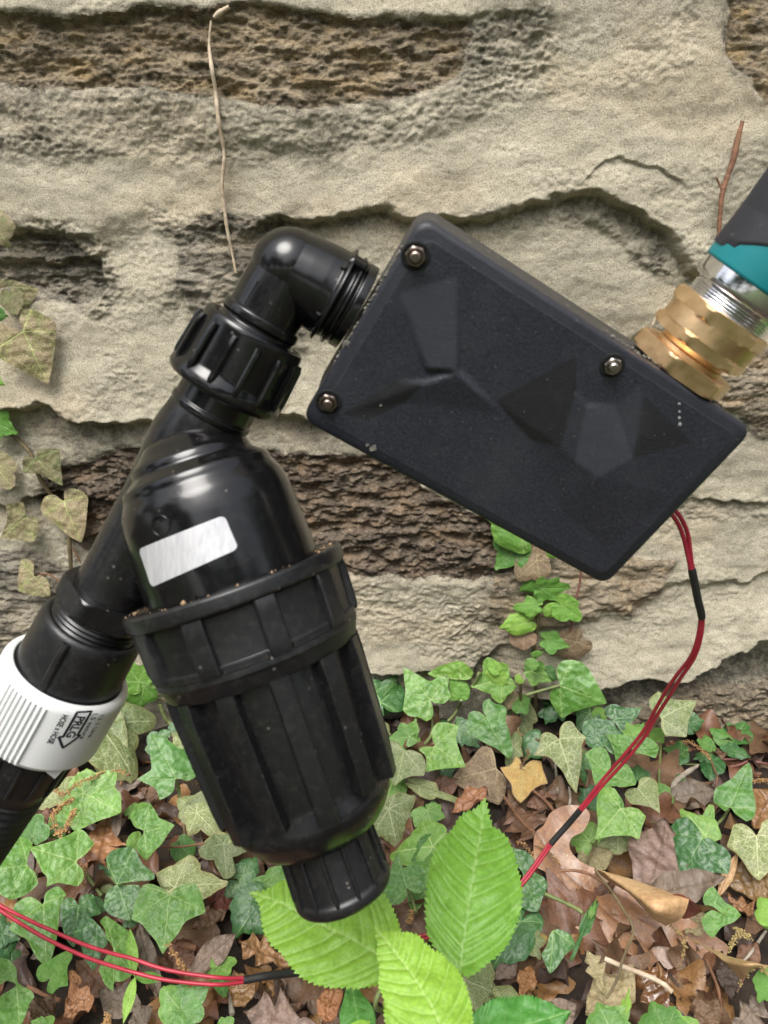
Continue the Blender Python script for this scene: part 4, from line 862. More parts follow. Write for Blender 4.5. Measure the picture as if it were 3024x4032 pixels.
# pale marks on the lid
for (x, y, r) in ((230, 563, .0010), (1357, 765, .00035), (1357, 792, .0003), (1357, 812, .00035), (1358, 835, .0005), (680, 735, .0009), (668, 725, .0006), (492, 750, .0004), (320, 915, .0010), (300, 905, .0005), (345, 770, .0004)):
    u, v = on_lid('B', x, y); V = [bp(u + r * (1 + .3 * rng.normal()) * math.cos(a), v + r * (1 + .3 * rng.normal()) * math.sin(a), (.00042 if IN_ < u < BL - IN_ and IN_ < v < BW - IN_ else .0001)) for a in np.linspace(0, 6.28, 10)[:-1]] + [bp(u, v, .0005 if IN_ < u < BL - IN_ and IN_ < v < BW - IN_ else .0003)]
    finish(np_mesh('paint_speck', V, [[i, (i + 1) % 9, 9] for i in range(9)], True), 'paint_speck', M['seal'] if r > .0003 and x not in (1357, 1358) else M['sticker'], lid)
# sealant smeared along the edge where the elbow enters and by the brass nut
def smear(path, r, mat, n=60, spread=.0006, name='sealant'):
    V = []; Fc = []
    for p in spline([bp(*q) for q in path], max(2, n // (len(path) - 1))):
        c = p + rng.normal(size=3) * spread; s = r * (.5 + rng.random()); i = len(V)
        for d in ((1, 0, 0), (-1, 0, 0), (0, 1, 0), (0, -1, 0), (0, 0, 1), (0, 0, -1)): V.append(c + np.array(d) * s * (.7 + .6 * rng.random()))
        Fc += [[i + a, i + b_, i + c_] for a, b_, c_ in ((0, 2, 4), (2, 1, 4), (1, 3, 4), (3, 0, 4), (2, 0, 5), (1, 2, 5), (3, 1, 5), (0, 3, 5))]
    return finish(np_mesh(name, V, Fc, True), name, mat, box)
smear([(-.0001, .008, -.0014), (0, .018, -.0012), (.0001, .028, -.0012), (0, .04, -.0014)], .00030, M['seal'], 170, .0002)
smear([(.052, -.0002, -.004), (.068, -.0003, -.003), (.088, -.0002, -.003)], .0003, M['seal'], 80, .0002)

# ------------------------------------------------------------------ brass fitting on the long edge
d = ray(*px('H', 668, 1800)); o = bA - bN * (DEP / 2); kk = ((o - CAM) @ bN) / (d @ bN); pb = CAM + d * kk - o
bxx = pb @ bX; S0 = bp(bxx, 0, -DEP / 2); axB = Ax(S0, S0 - bY * .1)
tb = lambda x, y: axB.t_of(*px('H', x, y))
fit = empty('brass_fitting', S0, 'gold coloured brass hose fitting with three hexagonal bands screwed into the black box', 'hose fitting')
def hexm(rc, lo, phase=.2):
    def f(A, T, Q):
        q = rc * .866 / np.cos((A + phase) % (np.pi / 3) - np.pi / 6); return np.where(Q > lo, np.minimum(Q, q), Q)
    return f
def hexband(t0, t1, rc, ri, name='hex_band', ph=.2):
    c = .0016
    lathe(name, axB, [(t0, ri), (t0, rc * .93), (t0 + c * .5, rc * 1.0), ((t0 + t1) / 2, rc * 1.02), (t1 - c * .5, rc * 1.0), (t1, rc * .93), (t1, ri)], M['brass'], fit, 144, .0002, mod=hexm(rc, rc * .5, ph), sharp=28)
r1 = .0142; rr_ = .0136
T1, T2, T3, T4, T5 = .0047, .0076, .0108, .0142, .0178
hexband(.0002, T1, r1, .005)
lathe('neck', axB, [(T1 - .0005, .0094), (T1 + .001, .0094), (T1 + .0014, .0088), (T2 - .001, .0090), (T2 + .0004, .0096)], M['brass'], fit, 64, .0003)
hexband(T2, T3 - .0002, rr_, .006, ph=.25)
lathe('ring', axB, [(T3 - .0004, .0124), (T4 + .0004, .0124)], M['brass'], fit, 64, 0)
hexband(T4, T5, rr_, .006, ph=.25)
# ------------------------------------------------------------------ hose end with chrome ferrule and teal grip
axH = axB
hose = empty('hose_end', S0 - bY * T5, 'chrome threaded hose end with teal band and dark rubber grip at the right edge', 'hose connector')
thr = [(T5 - .002, .0100)]
tc0 = max(tb(850, 1000), T5 + .004); ps = (tc0 - T5 - .001) / 4
for i in range(4): thr += [(T5 + .0004 + i * ps, .0113), (T5 + .0004 + (i + .55) * ps, .0106)]
thr += [(tc0, .0110)]
lathe('threaded_collar', axH, thr, M['chrome'], hose, 72, .0003)
te = tb(945, 800)
lathe('ferrule', axH, [(tc0, .0100), (tc0, .0120), (tc0 + .0012, .0126), (te + .0005, .0126), (te + .0015, .0118)], M['chrome'], hose, 72, .0006)
lathe('teal_band', axH, [(te, .0112), (te, .0127), (te + .0006, .0131), (te + .012, .0134), (te + .013, .0128)], M['teal'], hose, 96, .0004)
def gripm(A, T, Q):
    e = te + .0052 + .0036 * np.sin(A * 2 + 1.1); return Q + .0007 * sst(0, .0006, T - e)
grip_end = te + .0134 + 35 * .0012
lathe('grip', axH, [(te + .0030, .0112), (te + .0031, .0128), (te + .005, .0129)] + [(te + .0030 + .0003 * i, .0129) for i in range(9, 34)] + [(te + .0134 + i * .0012, .0130 + .0012 * math.sin(i / 34 * 3.0)) for i in range(36)] + [(grip_end + .003, .0120), (grip_end + .0045, .0095)], M['grip'], hose, 96, 0, mod=gripm)
ge = axH.pt(np.array(grip_end), np.array(0.), np.array(0.)); tube('hose_tube', [ge - axH.d * .004, ge + axH.d * .03, ge + axH.d * .09 + np.array([.05, .0, -.01]), ge + axH.d * .07 + np.array([.18, .0, -.12]), ge + np.array([.26, .01, -.36])], .0092, M['matte'], hose, 20)
tube('grip_groove', [axH.pt(te + .0105 + .003 * math.cos(a), .25 + a * 0 + .30 * math.sin(a), .01425) for a in np.linspace(0, 3.6, 9)], .0005, M['matte'], hose, 6, 4)

# ------------------------------------------------------------------ elbow, unions and Y filter
E0 = bp(-.001, BW / 2, -DEP / 2)
# corner of the elbow: on the box axis, where it projects nearest (1155,1035)
best = min(((np.hypot(*(np.array(proj(*(E0 - bX * L))) - (1158, 1035))), L) for L in np.linspace(.015, .05, 141)))
EL = best[1]; Ec = E0 - bX * EL
P2 = P(*px('N', 600, 560), .212)
axM = Ax(Ec, P2); axE = Ax(Ec, E0); print('elbow', best, 'main axis len', axM.len, 'cos', axM.d @ bX)
filt = empty('inline_filter', Ec, 'glossy black plastic Y filter with silver sticker, its elbow joined to the box', 'water filter')
rE = .0093
# elbow body as one swept pipe: down leg, ball corner, leg to the box
lathe('elbow_leg', axM, [(-.0005, rE * .96), (.008, rE), (axM.t_of(1016, 1272), rE), (axM.t_of(1016, 1272) + .003, rE * 1.03)], M['gloss'], filt, 72, 0)
me = bpy.data.meshes.new('elbow_corner'); bm = bmesh.new(); bmesh.ops.create_uvsphere(bm, u_segments=48, v_segments=32, radius=rE * 1.04); bm.to_mesh(me); bm.free(); me.polygons.foreach_set('use_smooth', [True] * len(me.polygons))
link('elbow_corner', me, M['gloss'], filt, Matrix.Translation(Vector(Ec.tolist())))
LE = axE.len
lathe('elbow_branch', axE, [(-.0003, rE * 1.02), (.004, rE * 1.10), (.008, rE * 1.16), (LE * .60, rE * 1.18), (LE * .62, rE * 1.30), (LE * .66, rE * 1.34), (LE * .68, rE * 1.2), (LE * .72, rE * 1.14), (LE * .76, rE * 1.16), (LE * .78, rE * 1.26), (LE * .81, rE * 1.26), (LE * .83, rE * 1.14), (LE * .86, rE * 1.14), (LE * .88, rE * 1.20), (LE * .97, rE * 1.20), (LE * 1.0, rE * 1.2)], M['gloss'], filt, 80, .0004)
for a in (-1.15, -.55, .62):
    rib('elbow_rib', axE, .010, LE * .60, a, .0011, rE * 1.1, rE * 1.23, M['gloss'], filt, rE * 1.1, rE * 1.25, bev=.0003)
for a in (.9,):
    rib('tab', axE, LE * .60, LE * .84, a, .003, rE * 1.1, rE * 1.38, M['gloss'], filt)
# moulded frame mark on the elbow leg
tq, aq = axM.hit(*px('E', 680, 560), rE)
ring_ = [(-.0042, -.0022), (.0022, -.0024), (.0040, -.0010), (.0040, .0016), (-.0042, .0018)]
tube('moulded_mark', [axM.pt(tq + a, aq + b_ / rE, rE + .00002) for a, b_ in ring_ + ring_[:1]], .00012, M['gloss'], filt, 6, 0)
tube('moulded_mark', [axM.pt(tq + a, aq + b_ / rE, rE + .00002) for a, b_ in ((-.001, .0026), (-.001, .0060))], .00018, M['gloss'], filt, 6, 0)
tube('moulded_mark', [axM.pt(tq + a, aq + b_ / rE, rE + .00002) for a, b_ in ((-.0028, .0042), (.0012, .0046))], .00018, M['gloss'], filt, 6, 0)
t0 = axM.t_of(995, 1299); t1 = axM.t_of(883, 1525)
lathe('elbow_collar', axM, [(t0 - .0046, rE), (t0 - .0042, rE * 1.09), (t0 - .0022, rE * 1.10), (t0 - .0018, rE * 1.05), (t0 - .0008, rE * 1.05), (t0 - .0004, rE * 1.12), (t0 + .005, rE * 1.12)], M['gloss'], filt, 72, .0004)
un = lathe('union_nut', axM, [(t0 + .006, .0100), (t0 + .004, .0117), (t0 + .0002, .0119), (t0 - .0006, .0123), (t0 - .0004, .0130), (t0 + .0006, .0134), (t0 + .003, .0134), (t1 - .004, .0138), (t1 - .002, .0149), (t1 - .0003, .0152), (t1 + .0010, .0146), (t1 + .0014, .0125), (t1 + .0014, .009)], M['gloss'], filt, 96, .0005)
for i in range(14):
    a = -2.6 + i * 2 * math.pi / 14 + .1
    rib('rib', axM, t0 + .0020, t1 - .0016, a, .0016, .0125, .0147, M['gloss'], un, .0132, .0154, bev=.0004)
tc = axM.t_of(838, 1591)
lathe('pipe_collar', axM, [(t1, .0098), (t1 + .001, .0103), (tc + .0005, .0103), (tc + .0010, .0108), (tc + .0024, .0108), (tc + .0030, .0103), (tc + .004, .0103)], M['gloss'], filt, 72, .0003)
th0 = axM.t_of(*px('Q5', 400, 490))
tc2 = axM.t_of(*px('Q5', 396, 588))
lathe('main_pipe', axM, [(tc, .0100), (tc + .002, .0104), (tc + .010, .0116), (tc + .016, .0114), (tc + .026, .0104), (th0 - .008, .0102), (th0 - .0035, .0106)], M['black'], filt, 80, 0)
lathe('hex_collar', axM, [(th0 - .0042, .0100), (th0 - .0042, .0128), (th0 - .0034, .0134), (th0 + .0012, .0134), (th0 + .0020, .0128), (th0 + .0020, .0112)], M['black'], filt, 144, .0002, mod=hexm(.0138, .0118, .35), sharp=28)
pr = [(th0 + .002, .0112)]
for i in range(4): pr += [(th0 + .0024 + i * .0014, .0122), (th0 + .0031 + i * .0014, .0114)]
pr += [(tc2 + .004, .0110)]
lathe('pipe_thread', axM, pr, M['black'], filt, 72, .0003)

axF = Ax(P(924, 2290, .1955), P(1361, 3520, .2005)); rpx = lambda n: n / 3000 * .196
tf = lambda x, y: axF.t_of(x, y)
body_t = lambda s: s
lathe('filter_body', axF, [(-.0400, .0000), (-.0400, .0070), (-.0385, .0105), (-.0360, .0128), (-.0342, .0150), (-.0330, .0154), (-.0318, .0156), (-.0306, .0172), (-.0294, .0188), (-.0283, .0192), (-.0270, .0194), (-.0240, .0210), (-.0200, .0218), (-.0120, .0222), (-.0060, .0225), (.0005, .0227)], M['gloss'], filt, 120, .0012)
# the saddle that joins the body to the pipe
tcS = tc + .004
# flange nut
R0 = .0288
fl = lathe('flange_nut', axF, [(.0000, .0222), (-.0008, .0255), (-.0004, .0270), (-.0010, .0278), (-.0010, R0 - .0006), (-.0004, R0), (.0026, R0), (.0032, R0 - .0004), (.0034, R0 - .0012), (.0036, .0268), (.0150, .0262), (.0152, .0266), (.0185, .0268), (.0190, .0264), (.0225, .0252), (.0226, .0236)], M['matte'], filt, 144, .0004)
for i in range(10):
    a = -math.pi + (i + .28) * 2 * math.pi / 10
    rib('flange_rib', axF, .0030, .0166, a, .0052, .0262, .0284, M['matte'], fl, .0258, .0280, bev=.0004)
    rib('flange_frame', axF, .0120 + .0032, .0164 + .0006, a + math.pi / 10, .0112, .0262, .0271, M['matte'], fl, .0260, .0270, bev=.0003)
# ribbed bowl
Lb = axF.len; bt = tf(1240, 3270) - .0008
bowl = lathe('filter_bowl', axF, [(.0215, .0228), (.0245, .0226), (.040, .0217), (bt - .012, .0204), (bt - .0075, .0214), (bt - .0055, .0211), (bt - .0015, .0186), (bt + .0012, .0158), (bt + .0022, .0128), (bt + .0024, .008)], M['black'], filt, 120, .0012)
for i in range(12):
    a = -math.pi + (i + .15) * 2 * math.pi / 12
    e = bt - .0088 - (.002 if i % 2 else 0)
    rib('bowl_rib', axF, .0222, e, a, .0048, .0218, .0260, M['black'], bowl, .0198, .0243, bev=.0003)
# end cap
c0 = bt + .0012; c1 = tf(1361, 3515) - .0008
capn = lathe('end_cap', axF, [(c0 - .001, .009), (c0 - .001, .0112), (c0 + .0004, .0118), (c0 + .003, .0120), (c1 - .0035, .0124), (c1 - .0026, .0131), (c1 - .0008, .0132), (c1 + .0004, .0124), (c1 + .0008, .0110), (c1 + .0008, 0)], M['matte'], filt, 96, .0006)
for i in range(14):
    a = -math.pi + (i + .5) * 2 * math.pi / 14
    rib('cap_rib', axF, c0 + .0012, c1 - .0020, a, .0010, .0117, .0128, M['matte'], capn, .0120, .0133, bev=.0003)
# silver sticker wrapped on the body
def wrap_patch(name, ax, corners, rfun, mat, parent, n=24, rc=.10, lift=.00012):
    tl, tr, br, bl = [np.array(ax.hit(x, y, rfun)) for x, y in corners]; V = []; Fc = []
    pts = []; 
    asp = 2.3
    for cx_, cy_, a0 in ((1 - rc / asp, 1 - rc, 0), (rc / asp, 1 - rc, 90), (rc / asp, rc, 180), (1 - rc / asp, rc, 270)):
        for k in range(8): a = R(a0 + 90 * k / 7); pts.append((cx_ + rc / asp * math.cos(a), cy_ + rc * math.sin(a)))
    pq = []
    for i in range(len(pts)):
        a_, b_ = np.array(pts[i]), np.array(pts[(i + 1) % len(pts)]); k_ = max(1, int(np.linalg.norm(b_ - a_) / .05))
        pq += [a_ + (b_ - a_) * q / k_ for q in range(k_)]
    pts = np.array(pq); mm = len(pts)
    rings = 14
    for j in range(rings + 1):
        f = j / rings
        for (u, v) in pts:
            uu = .5 + (u - .5) * f; vv = .5 + (v - .5) * f
            q = (tl * (1 - uu) + tr * uu) * (1 - vv) + (bl * (1 - uu) + br * uu) * vv
            V.append(ax.pt(q[0], q[1], bodyr(q[0]) + lift))
    me = np_mesh(name, V, grid_faces(rings + 1, mm, True), True)
    bm = bmesh.new(); bm.from_mesh(me); bmesh.ops.remove_doubles(bm, verts=bm.verts, dist=1e-7); bmesh.ops.recalc_face_normals(bm, faces=bm.faces); bm.to_mesh(me); bm.free()
    return finish(me, name, mat, parent)
def bodyr(t): return float(np.interp(t, [-.0270, -.0240, -.0200, -.0120, -.0060, .0005], [.0199, .0213, .0219, .0222, .0225, .0227])) 
wrap_patch('sticker', axF, [px('Q5', 600, 288), px('Q5', 968, 140), px('Q5', 1030, 285), px('Q5', 662, 450)], .0222, M['sticker'], filt, rc=.14, lift=.00025)
# small round ejector mark above the sticker
tq, aq = axF.hit(*px('Q5', 695, 185), .0218)
tube('ejector_mark', [axF.pt(tq + .0024 * math.cos(a), aq + .0024 * math.sin(a) / .0218, bodyr(tq) + .00003) for a in np.linspace(0, 6.28, 20)], .00012, M['gloss'], filt, 6, 0)
# crumbs of dirt lying on the flange and caps
def crumbs(name, pts, sizes, mat, parent):
    V = []; Fc = []
    for c, s in zip(pts, sizes):
        i = len(V)
        for d in ((1, 0, 0), (-1, 0, 0), (0, 1, 0), (0, -1, 0), (0, 0, 1), (0, 0, -1)): V.append(np.array(c) + np.array(d) * s * (.6 + .7 * rng.random()))
        Fc += [[i + a, i + b_, i + c_] for a, b_, c_ in ((0, 2, 4), (2, 1, 4), (1, 3, 4), (3, 0, 4), (2, 0, 5), (1, 2, 5), (3, 1, 5), (0, 3, 5))]
    o = finish(np_mesh(name, V, Fc, True), name, mat, parent); o['kind'] = 'stuff'; return o
cp = []; cs_ = []
cl_ = rng.uniform(-1.7, 1.7, 16)
for i in range(130):
    a = cl_[i % 16] + .09 * rng.normal(); r = .0252 + .0016 * rng.normal(); r = min(max(r, .0228), .0284); cp.append(axF.pt(-.0009, a, r)); cs_.append(.00009 + .00022 * rng.random() ** 3)
for x, y, s in ((792, 528, .0008), (1030, 452, .0006), (1180, 400, .0005), (905, 505, .0004), (1385, 310, .0005), (700, 565, .0003), (1440, 280, .0004)):
    t_, a_ = axF.hit(*px('Q5', x, y), .0265); cp.append(axF.pt(-.0010, a_, .0262)); cs_.append(s)
crumbs('dirt_crumbs', cp, cs_, M['crumb'], filt)

# ------------------------------------------------------------------ hose adaptor at lower left
ad_t = tc2
adp = empty('hose_adaptor', axM.pt(np.array(ad_t), np.array(0.), np.array(0.)), 'white ribbed swivel nut with printed arrow between black couplings at the left edge', 'hose adaptor')
tw = axM.t_of(*px('N', 580, 600))
# black coupling
lathe('coupling', axM, [(tc2 + .003, .0108), (tc2 + .0008, .0112), (tc2, .0128), (tc2 + .0008, .0138), (tc2 + .0025, .0143), (tw + .0012, .0147), (tw + .003, .0147)], M['matte'], adp, 96, .0008)
tq, aq = axM.hit(*px('N', 545, 390), .0146); tq2, aq2 = axM.hit(*px('N', 390, 700), .0146)
rib('key_ridge', axM, tq, tw + .0015, (aq + aq2) / 2, .0021, .0135, .0156, M['matte'], adp)
t_e = axM.t_of(*px('N', 345, 1090))
tw0 = tw - .0005
wr = .0178
wn_ = lathe('swivel_nut', axM, [(tw0 + .003, .0149), (tw0 + .0004, .0150), (tw0, .0156), (tw0 + .0003, .0166), (tw0 + .0013, .0175), (tw0 + .0024, wr), (t_e - .0005, wr * .995), (t_e, wr * .985), (t_e + .0002, .0160), (t_e + .0006, .0158), (t_e + .0022, .0152), (t_e + .003, .0146), (t_e + .003, .012)], M['white'], adp, 120, .0005)
lathe('seal_ring', axM, [(tw0 + .0002, .0140), (tw0 + .0001, .0152), (tw0 + .0005, .0153)], M['matte'], adp, 72, 0)
a_r0 = axM.hit(*px('N', 395, 900), wr)[1]
for i in range(9):
    rib('grip_rib', axM, tw0 + .0022, t_e - .0001, a_r0 - i * .082, .00075, wr - .0005, wr + .0007, M['white'], wn_, bev=.0002)
a_t = axM.hit(*px('N', 470, 1345), .0160)[1]
V = [axM.pt(t_e - .0002, a_t - .20, .0168), axM.pt(t_e - .0002, a_t + .22, .0168), axM.pt(t_e + .0036, a_t + .13, .0168), axM.pt(t_e - .0002, a_t - .20, .0145), axM.pt(t_e - .0002, a_t + .22, .0145), axM.pt(t_e + .0036, a_t + .13, .0145)]
finish(np_mesh('pointer_tab', V, [[0, 1, 2], [5, 4, 3], [0, 3, 4, 1], [1, 4, 5, 2], [2, 5, 3, 0]], False), 'pointer_tab', M['white'], adp)
# print on the nut
def cyl_text(txt, ax, r, start, size, adir, mat, parent, name='printed_text', lift=.00005, stretch=1.0, offs=.02, raise_=0):
    cu = bpy.data.curves.new(name, 'FONT'); cu.body = txt; cu.size = 1; cu.resolution_u = 3; cu.offset = offs
    o = bpy.data.objects.new(name, cu); COL.objects.link(o); dg = bpy.context.evaluated_depsgraph_get()
    me = bpy.data.meshes.new_from_object(o.evaluated_get(dg)); bpy.data.objects.remove(o)
    bm = bmesh.new(); bm.from_mesh(me); bmesh.ops.triangulate(bm, faces=bm.faces); bmesh.ops.subdivide_edges(bm, edges=[e for e in bm.edges if e.calc_length() > .25], cuts=1); bm.to_mesh(me); bm.free()
    n = len(me.vertices); co = np.empty(n * 3, np.float32); me.vertices.foreach_get('co', co); co = co.reshape(-1, 3)
    if adir == 'axis':    # reads along the axis, letter tops towards positive angles
        t = start[0] + co[:, 0] * size * stretch; a = start[1] + co[:, 1] * size / r; rr = r + lift + 0 * t
    else:
        t = start[0] - co[:, 1] * size; a = start[1] + co[:, 0] * size / r; rr = r + lift + 0 * t
    V = ax.pt(t, a, rr); me.vertices.foreach_set('co', V.astype(np.float32).ravel()); me.update()
    me.materials.clear(); return finish(me, name, mat, parent)
th = lambda x, y: np.array(axM.hit(*px('T', x, y), wr + .00005))
p0 = th(570, 310); p1 = th(262, 870)
b0 = th(470, 295); b1 = th(145, 855)
capw = abs(p0[1] - b0[1]) * wr; lenx = b1[0] - b0[0]
print('text', p0, p1, b0, b1, capw, lenx)
size = capw / .62
cyl_text('HOSE x HOSE', axM, wr, (b0[0], (b0[1] + b1[1]) / 2), size, 'axis', M['ink'], wn_, stretch=lenx / size / 6.35, offs=.03)
b0 = th(745, 325); b1 = th(480, 780); p0 = th(915, 305); ln = b1[0] - b0[0]; capw = abs(p0[1] - b0[1]) * wr; size = capw / .70
cyl_text('PRLG', axM, wr, (b0[0], (b0[1] * .6 + b1[1] * .4)), size, 'axis', M['ink'], wn_, stretch=ln / size / 2.62, offs=.03)
b0 = th(1040, 262); b1 = th(745, 820)
ln = b1[0] - b0[0]; size = .0021
cyl_text('1.5 easure', axM, wr, (b0[0], b0[1] * .5 + b1[1] * .5), size, 'axis', M['ink'], wn_, stretch=ln / size / 4.6, offs=.01)
b0 = th(1150, 300); b1 = th(900, 745); ln = b1[0] - b0[0]
cyl_text('12 1 Ure', axM, wr, (b0[0], b0[1] * .5 + b1[1] * .5 + .02), size, 'axis', M['ink'], wn_, stretch=ln / size / 3.7, offs=.01)
arrow = [th(*q) for q in ((735, 255), (1000, 238), (760, 680), (700, 0), (460, 930), (385, 725), (460, 712))]
arrow = [th(735, 255), th(1000, 238), th(735, 690), th(790, 690), th(462, 925), th(385, 722), th(470, 712)]
V = []; Fc = []; na = len(arrow); cen = np.mean(arrow, 0)
path = []
for i in range(na):
    a0, a1 = arrow[i], arrow[(i + 1) % na]
    for k in range(8): path.append(a0 + (a1 - a0) * k / 8)
path = np.array(path); sc2 = np.array([1, wr])
for i in range(len(path)):
    tg = (path[(i + 1) % len(path)] - path[i - 1]) * sc2; nn = norm(np.array([-tg[1], tg[0]])) * .00036 / sc2
    for s in (-1, 1): q = path[i] + s * nn; V.append(axM.pt(q[0], q[1], wr + .00006))
me = np_mesh('printed_arrow', V, [[2 * i, 2 * i + 1, (2 * i + 3) % (2 * len(path)), (2 * i + 2) % (2 * len(path))] for i in range(len(path))], True)
finish(me, 'printed_arrow', M['ink'], wn_)
q = np.array(axM.hit(*px('N', 545, 858), .0172)); cyl_text('NO. 5,661,701', axM, .01735, (tw0 + .0022, q[1]), .0016, 'round', M['white'], wn_, 'embossed_text', .00012, offs=.01)
# black ribbed tail and corrugated hose
ht = t_e + .002
tail = empty('black_hose', axM.pt(np.array(ht), np.array(0.), np.array(0.)), 'black corrugated hose running off the left edge below the white nut', 'hose')
tl_ = lathe('hose_tail', axM, [(ht - .002, .0110), (ht, .0128), (ht + .0008, .0134), (ht + .0135, .0128), (ht + .0150, .0122), (ht + .0165, .0116), (ht + .0185, .0112)], M['matte'], tail, 96, .0005)
for i in range(14):
    rib('tail_rib', axM, ht + .0026, ht + .0140, -math.pi + (i + .3) * 2 * math.pi / 14, .0011, .0126, .0142, M['matte'], tl_, .0122, .0134, bev=.0003)
hp = [(ht + .017, .0108)]
for i in range(46): hp.append((ht + .018 + i * .00135, (.0119 if i % 2 else .0106) - .0022 * min(1, i / 26)))
hb = lathe('hose_body', axM, hp, M['matte'], tail, 72, .0003)
he = axM.pt(np.array(ht + .076), np.array(0.), np.array(0.)); tube('hose_tube', [he, he + axM.d * .03, he + axM.d * .05 + np.array([-.04, .01, .01]), np.array([he[0] - .16, he[1] + .02, .012]), np.array([he[0] - .5, he[1] - .1, .010])], .0085, M['matte'], tail, 20)

# ------------------------------------------------------------------ wire pair with heat shrink sleeves
def path3(pts):   # (crop, x, y, depth along the view axis or lift above the leaf layer if negative)
    out = []
    for c, x, y, d in pts:
        q = px(c, x, y); out.append(P(q[0], q[1], d) if d > 0 else surf(q[0], q[1], -d, -d)[0])
    return out
wire_pts = path3([('B', 1290, 1110, .222), ('Q6', 1255, 135, .222), ('Q6', 1300, 220, .225), ('Q6', 1325, 350, .230), ('Q6', 1355, 500, .236), ('Q6', 1372, 600, .242), ('Q6', 1340, 740, .252),
                  ('Q6', 1265, 850, .265), ('Q6', 1190, 970, .280), ('Q6', 1120, 1090, .292), ('Q6', 1035, 1195, .300), ('Q8', 940, 205, .308), ('Q8', 850, 315, .313), ('Q8', 790, 385, .316), ('Q8', 720, 465, .317), ('Q8', 660, 550, .316), ('Q8', 590, 640, -.030),
                  ('Q8', 480, 760, -.028), ('Q8', 300, 840, -.028), ('Q8', 170, 866, -.030), ('Q8', 30, 900, -.030), ('Q7', 1560, 960, -.032), ('Q7', 1400, 1000, -.036), ('Q7', 1260, 1022, -.040), ('Q7', 1150, 1035, -.044), ('Q7', 1050, 1052, -.046), ('Q7', 930, 1056, -.048), ('Q7', 720, 1030, -.049), ('Q7', 560, 985, -.050), ('Q7', 380, 930, -.050), ('Q7', 200, 850, -.050), ('Q7', 60, 775, -.050), ('Q7', -60, 705, -.050), ('Q7', -200, 640, -.048)])
wire = empty('wire_pair', wire_pts[0], 'thin twin red wire with black sleeves looping from box down through the ivy', 'wire')
wc = spline(wire_pts, 14); nwc = len(wc)
sep_ = np.interp(np.linspace(0, len(wire_pts) - 1, nwc), [0, 2, 3, 5, 6, 7.5, 8.5, 10, 12, 14.5, 22, 25, 26, 28, 30, 31.5, 34], [.0007, .0008, .0004, .0004, .0005, .0010, .0007, .0009, .0005, .0005, .0006, .0006, .0011, .0019, .0014, .0006, .0012])
tg = np.gradient(wc, axis=0); vd = CAM - wc; sd_ = np.cross(tg, vd); sd_ /= np.linalg.norm(sd_, axis=1)[:, None]
phs = np.interp(np.linspace(0, len(wire_pts) - 1, nwc), [0, 3, 5, 11, 14, 25, 34], [0, .6, .3, .2, .3, .3, .0])
for s in (1, -1):
    off = sd_ * (sep_ * s * np.cos(phs))[:, None] + (vd / np.linalg.norm(vd, axis=1)[:, None]) * (sep_ * s * np.sin(phs))[:, None]
    tube('wire', wc + off, .00066, M['red'], wire, 10, 0)
def sleeve(i0, i1, r=.00125):
    k = wc[int(i0 * 14):int(i1 * 14) + 1]; rr = np.full(len(k), r); rr[0] = rr[-1] = r * .9; tube('heat_shrink_sleeve', k, rr, M['heat'], wire, 12, 0)
def widx(c, x, y):
    q = px(c, x, y); u, v = proj(wc[:, 0], wc[:, 1], wc[:, 2]); return np.argmin((u - q[0]) ** 2 + (v - q[1]) ** 2) / 14
sleeve(widx('Q6', 1333, 372), widx('Q6', 1373, 583)); sleeve(widx('Q8', 850, 315), widx('Q8', 725, 465)); sleeve(widx('Q7', 1320, 1015), widx('Q7', 1050, 1052), .0014)

# ------------------------------------------------------------------ ivy
def plant(name, at, label, cat='ivy', group=None):
    q = px(*at); return empty(name, surf(q[0], q[1], 0)[0], label, cat, group)
def stem(par, c, pts, r, mat='stem', lift=.004, name='stem'):
    q = []
    for x, y in pts: a = px(c, x, y); q.append(surf(a[0], a[1], lift)[0])
    return tube(name, q, r, M[mat], par, 7, 6, .08)
pl = plant('ivy_plant', ('L', 380, 1900), 'old speckled pale ivy climbing the wall at the left edge')
traced('wallL', pl)
stem(pl, 'L', [(40, 1240), (110, 1300), (170, 1370), (215, 1490), (265, 1570), (330, 1650), (372, 1740), (378, 1840), (385, 1960), (390, 2100)], .0012)
stem(pl, 'L', [(330, 2060), (260, 2020), (185, 2025)], .0005, 'twig'); stem(pl, 'L', [(378, 1860), (410, 1900), (440, 1960)], .0005, 'twig')
for a in [(125, 695, 262, 985, 'P', 'heart', 1.15), (-35, 110, 48, 235, 'P', 'heart', 1.2), (45, 440, 215, 470, 'P', 'arrow', 1.1), (60, 505, 95, 612, 'P', 'round', .9), (-25, 600, 42, 612, 'G', 'heart', 1), (-30, 965, 22, 995, 'Y', 'tri', 1),
          (-30, 1190, 98, 1252, 'Y', 'tri', 1.1), (190, 1385, 342, 1538, 'P', 'tri5', .95), (345, 1625, 440, 1848, 'P', 'heart', 1.15), (-25, 1430, 70, 1545, 'P', 'heart', 1.1), (150, 1700, 10, 1830, 'P', 'arrow', 1.15), (185, 2030, 112, 2140, 'P', 'arrow', 1.3)]:
    ivy_leaf(pl, 'L', a[0], a[1], a[2], a[3], a[4], a[5], a[6], lift=.011 if a[0] != 125 else .015, face=.45)
pl = plant('ivy_plant', ('Q6', 655, 980), 'small bright ivy shoot climbing the wall below the middle of the black box')
stem(pl, 'Q6', [(590, 215), (640, 270), (672, 335), (684, 410), (668, 500), (666, 590), (652, 690), (650, 800), (656, 900), (655, 1010)], .0011)
stem(pl, 'Q6', [(852, 370), (845, 440), (825, 520), (815, 590), (798, 670)], .0006, 'redstem'); stem(pl, 'Q6', [(650, 740), (680, 700), (700, 690)], .0004)
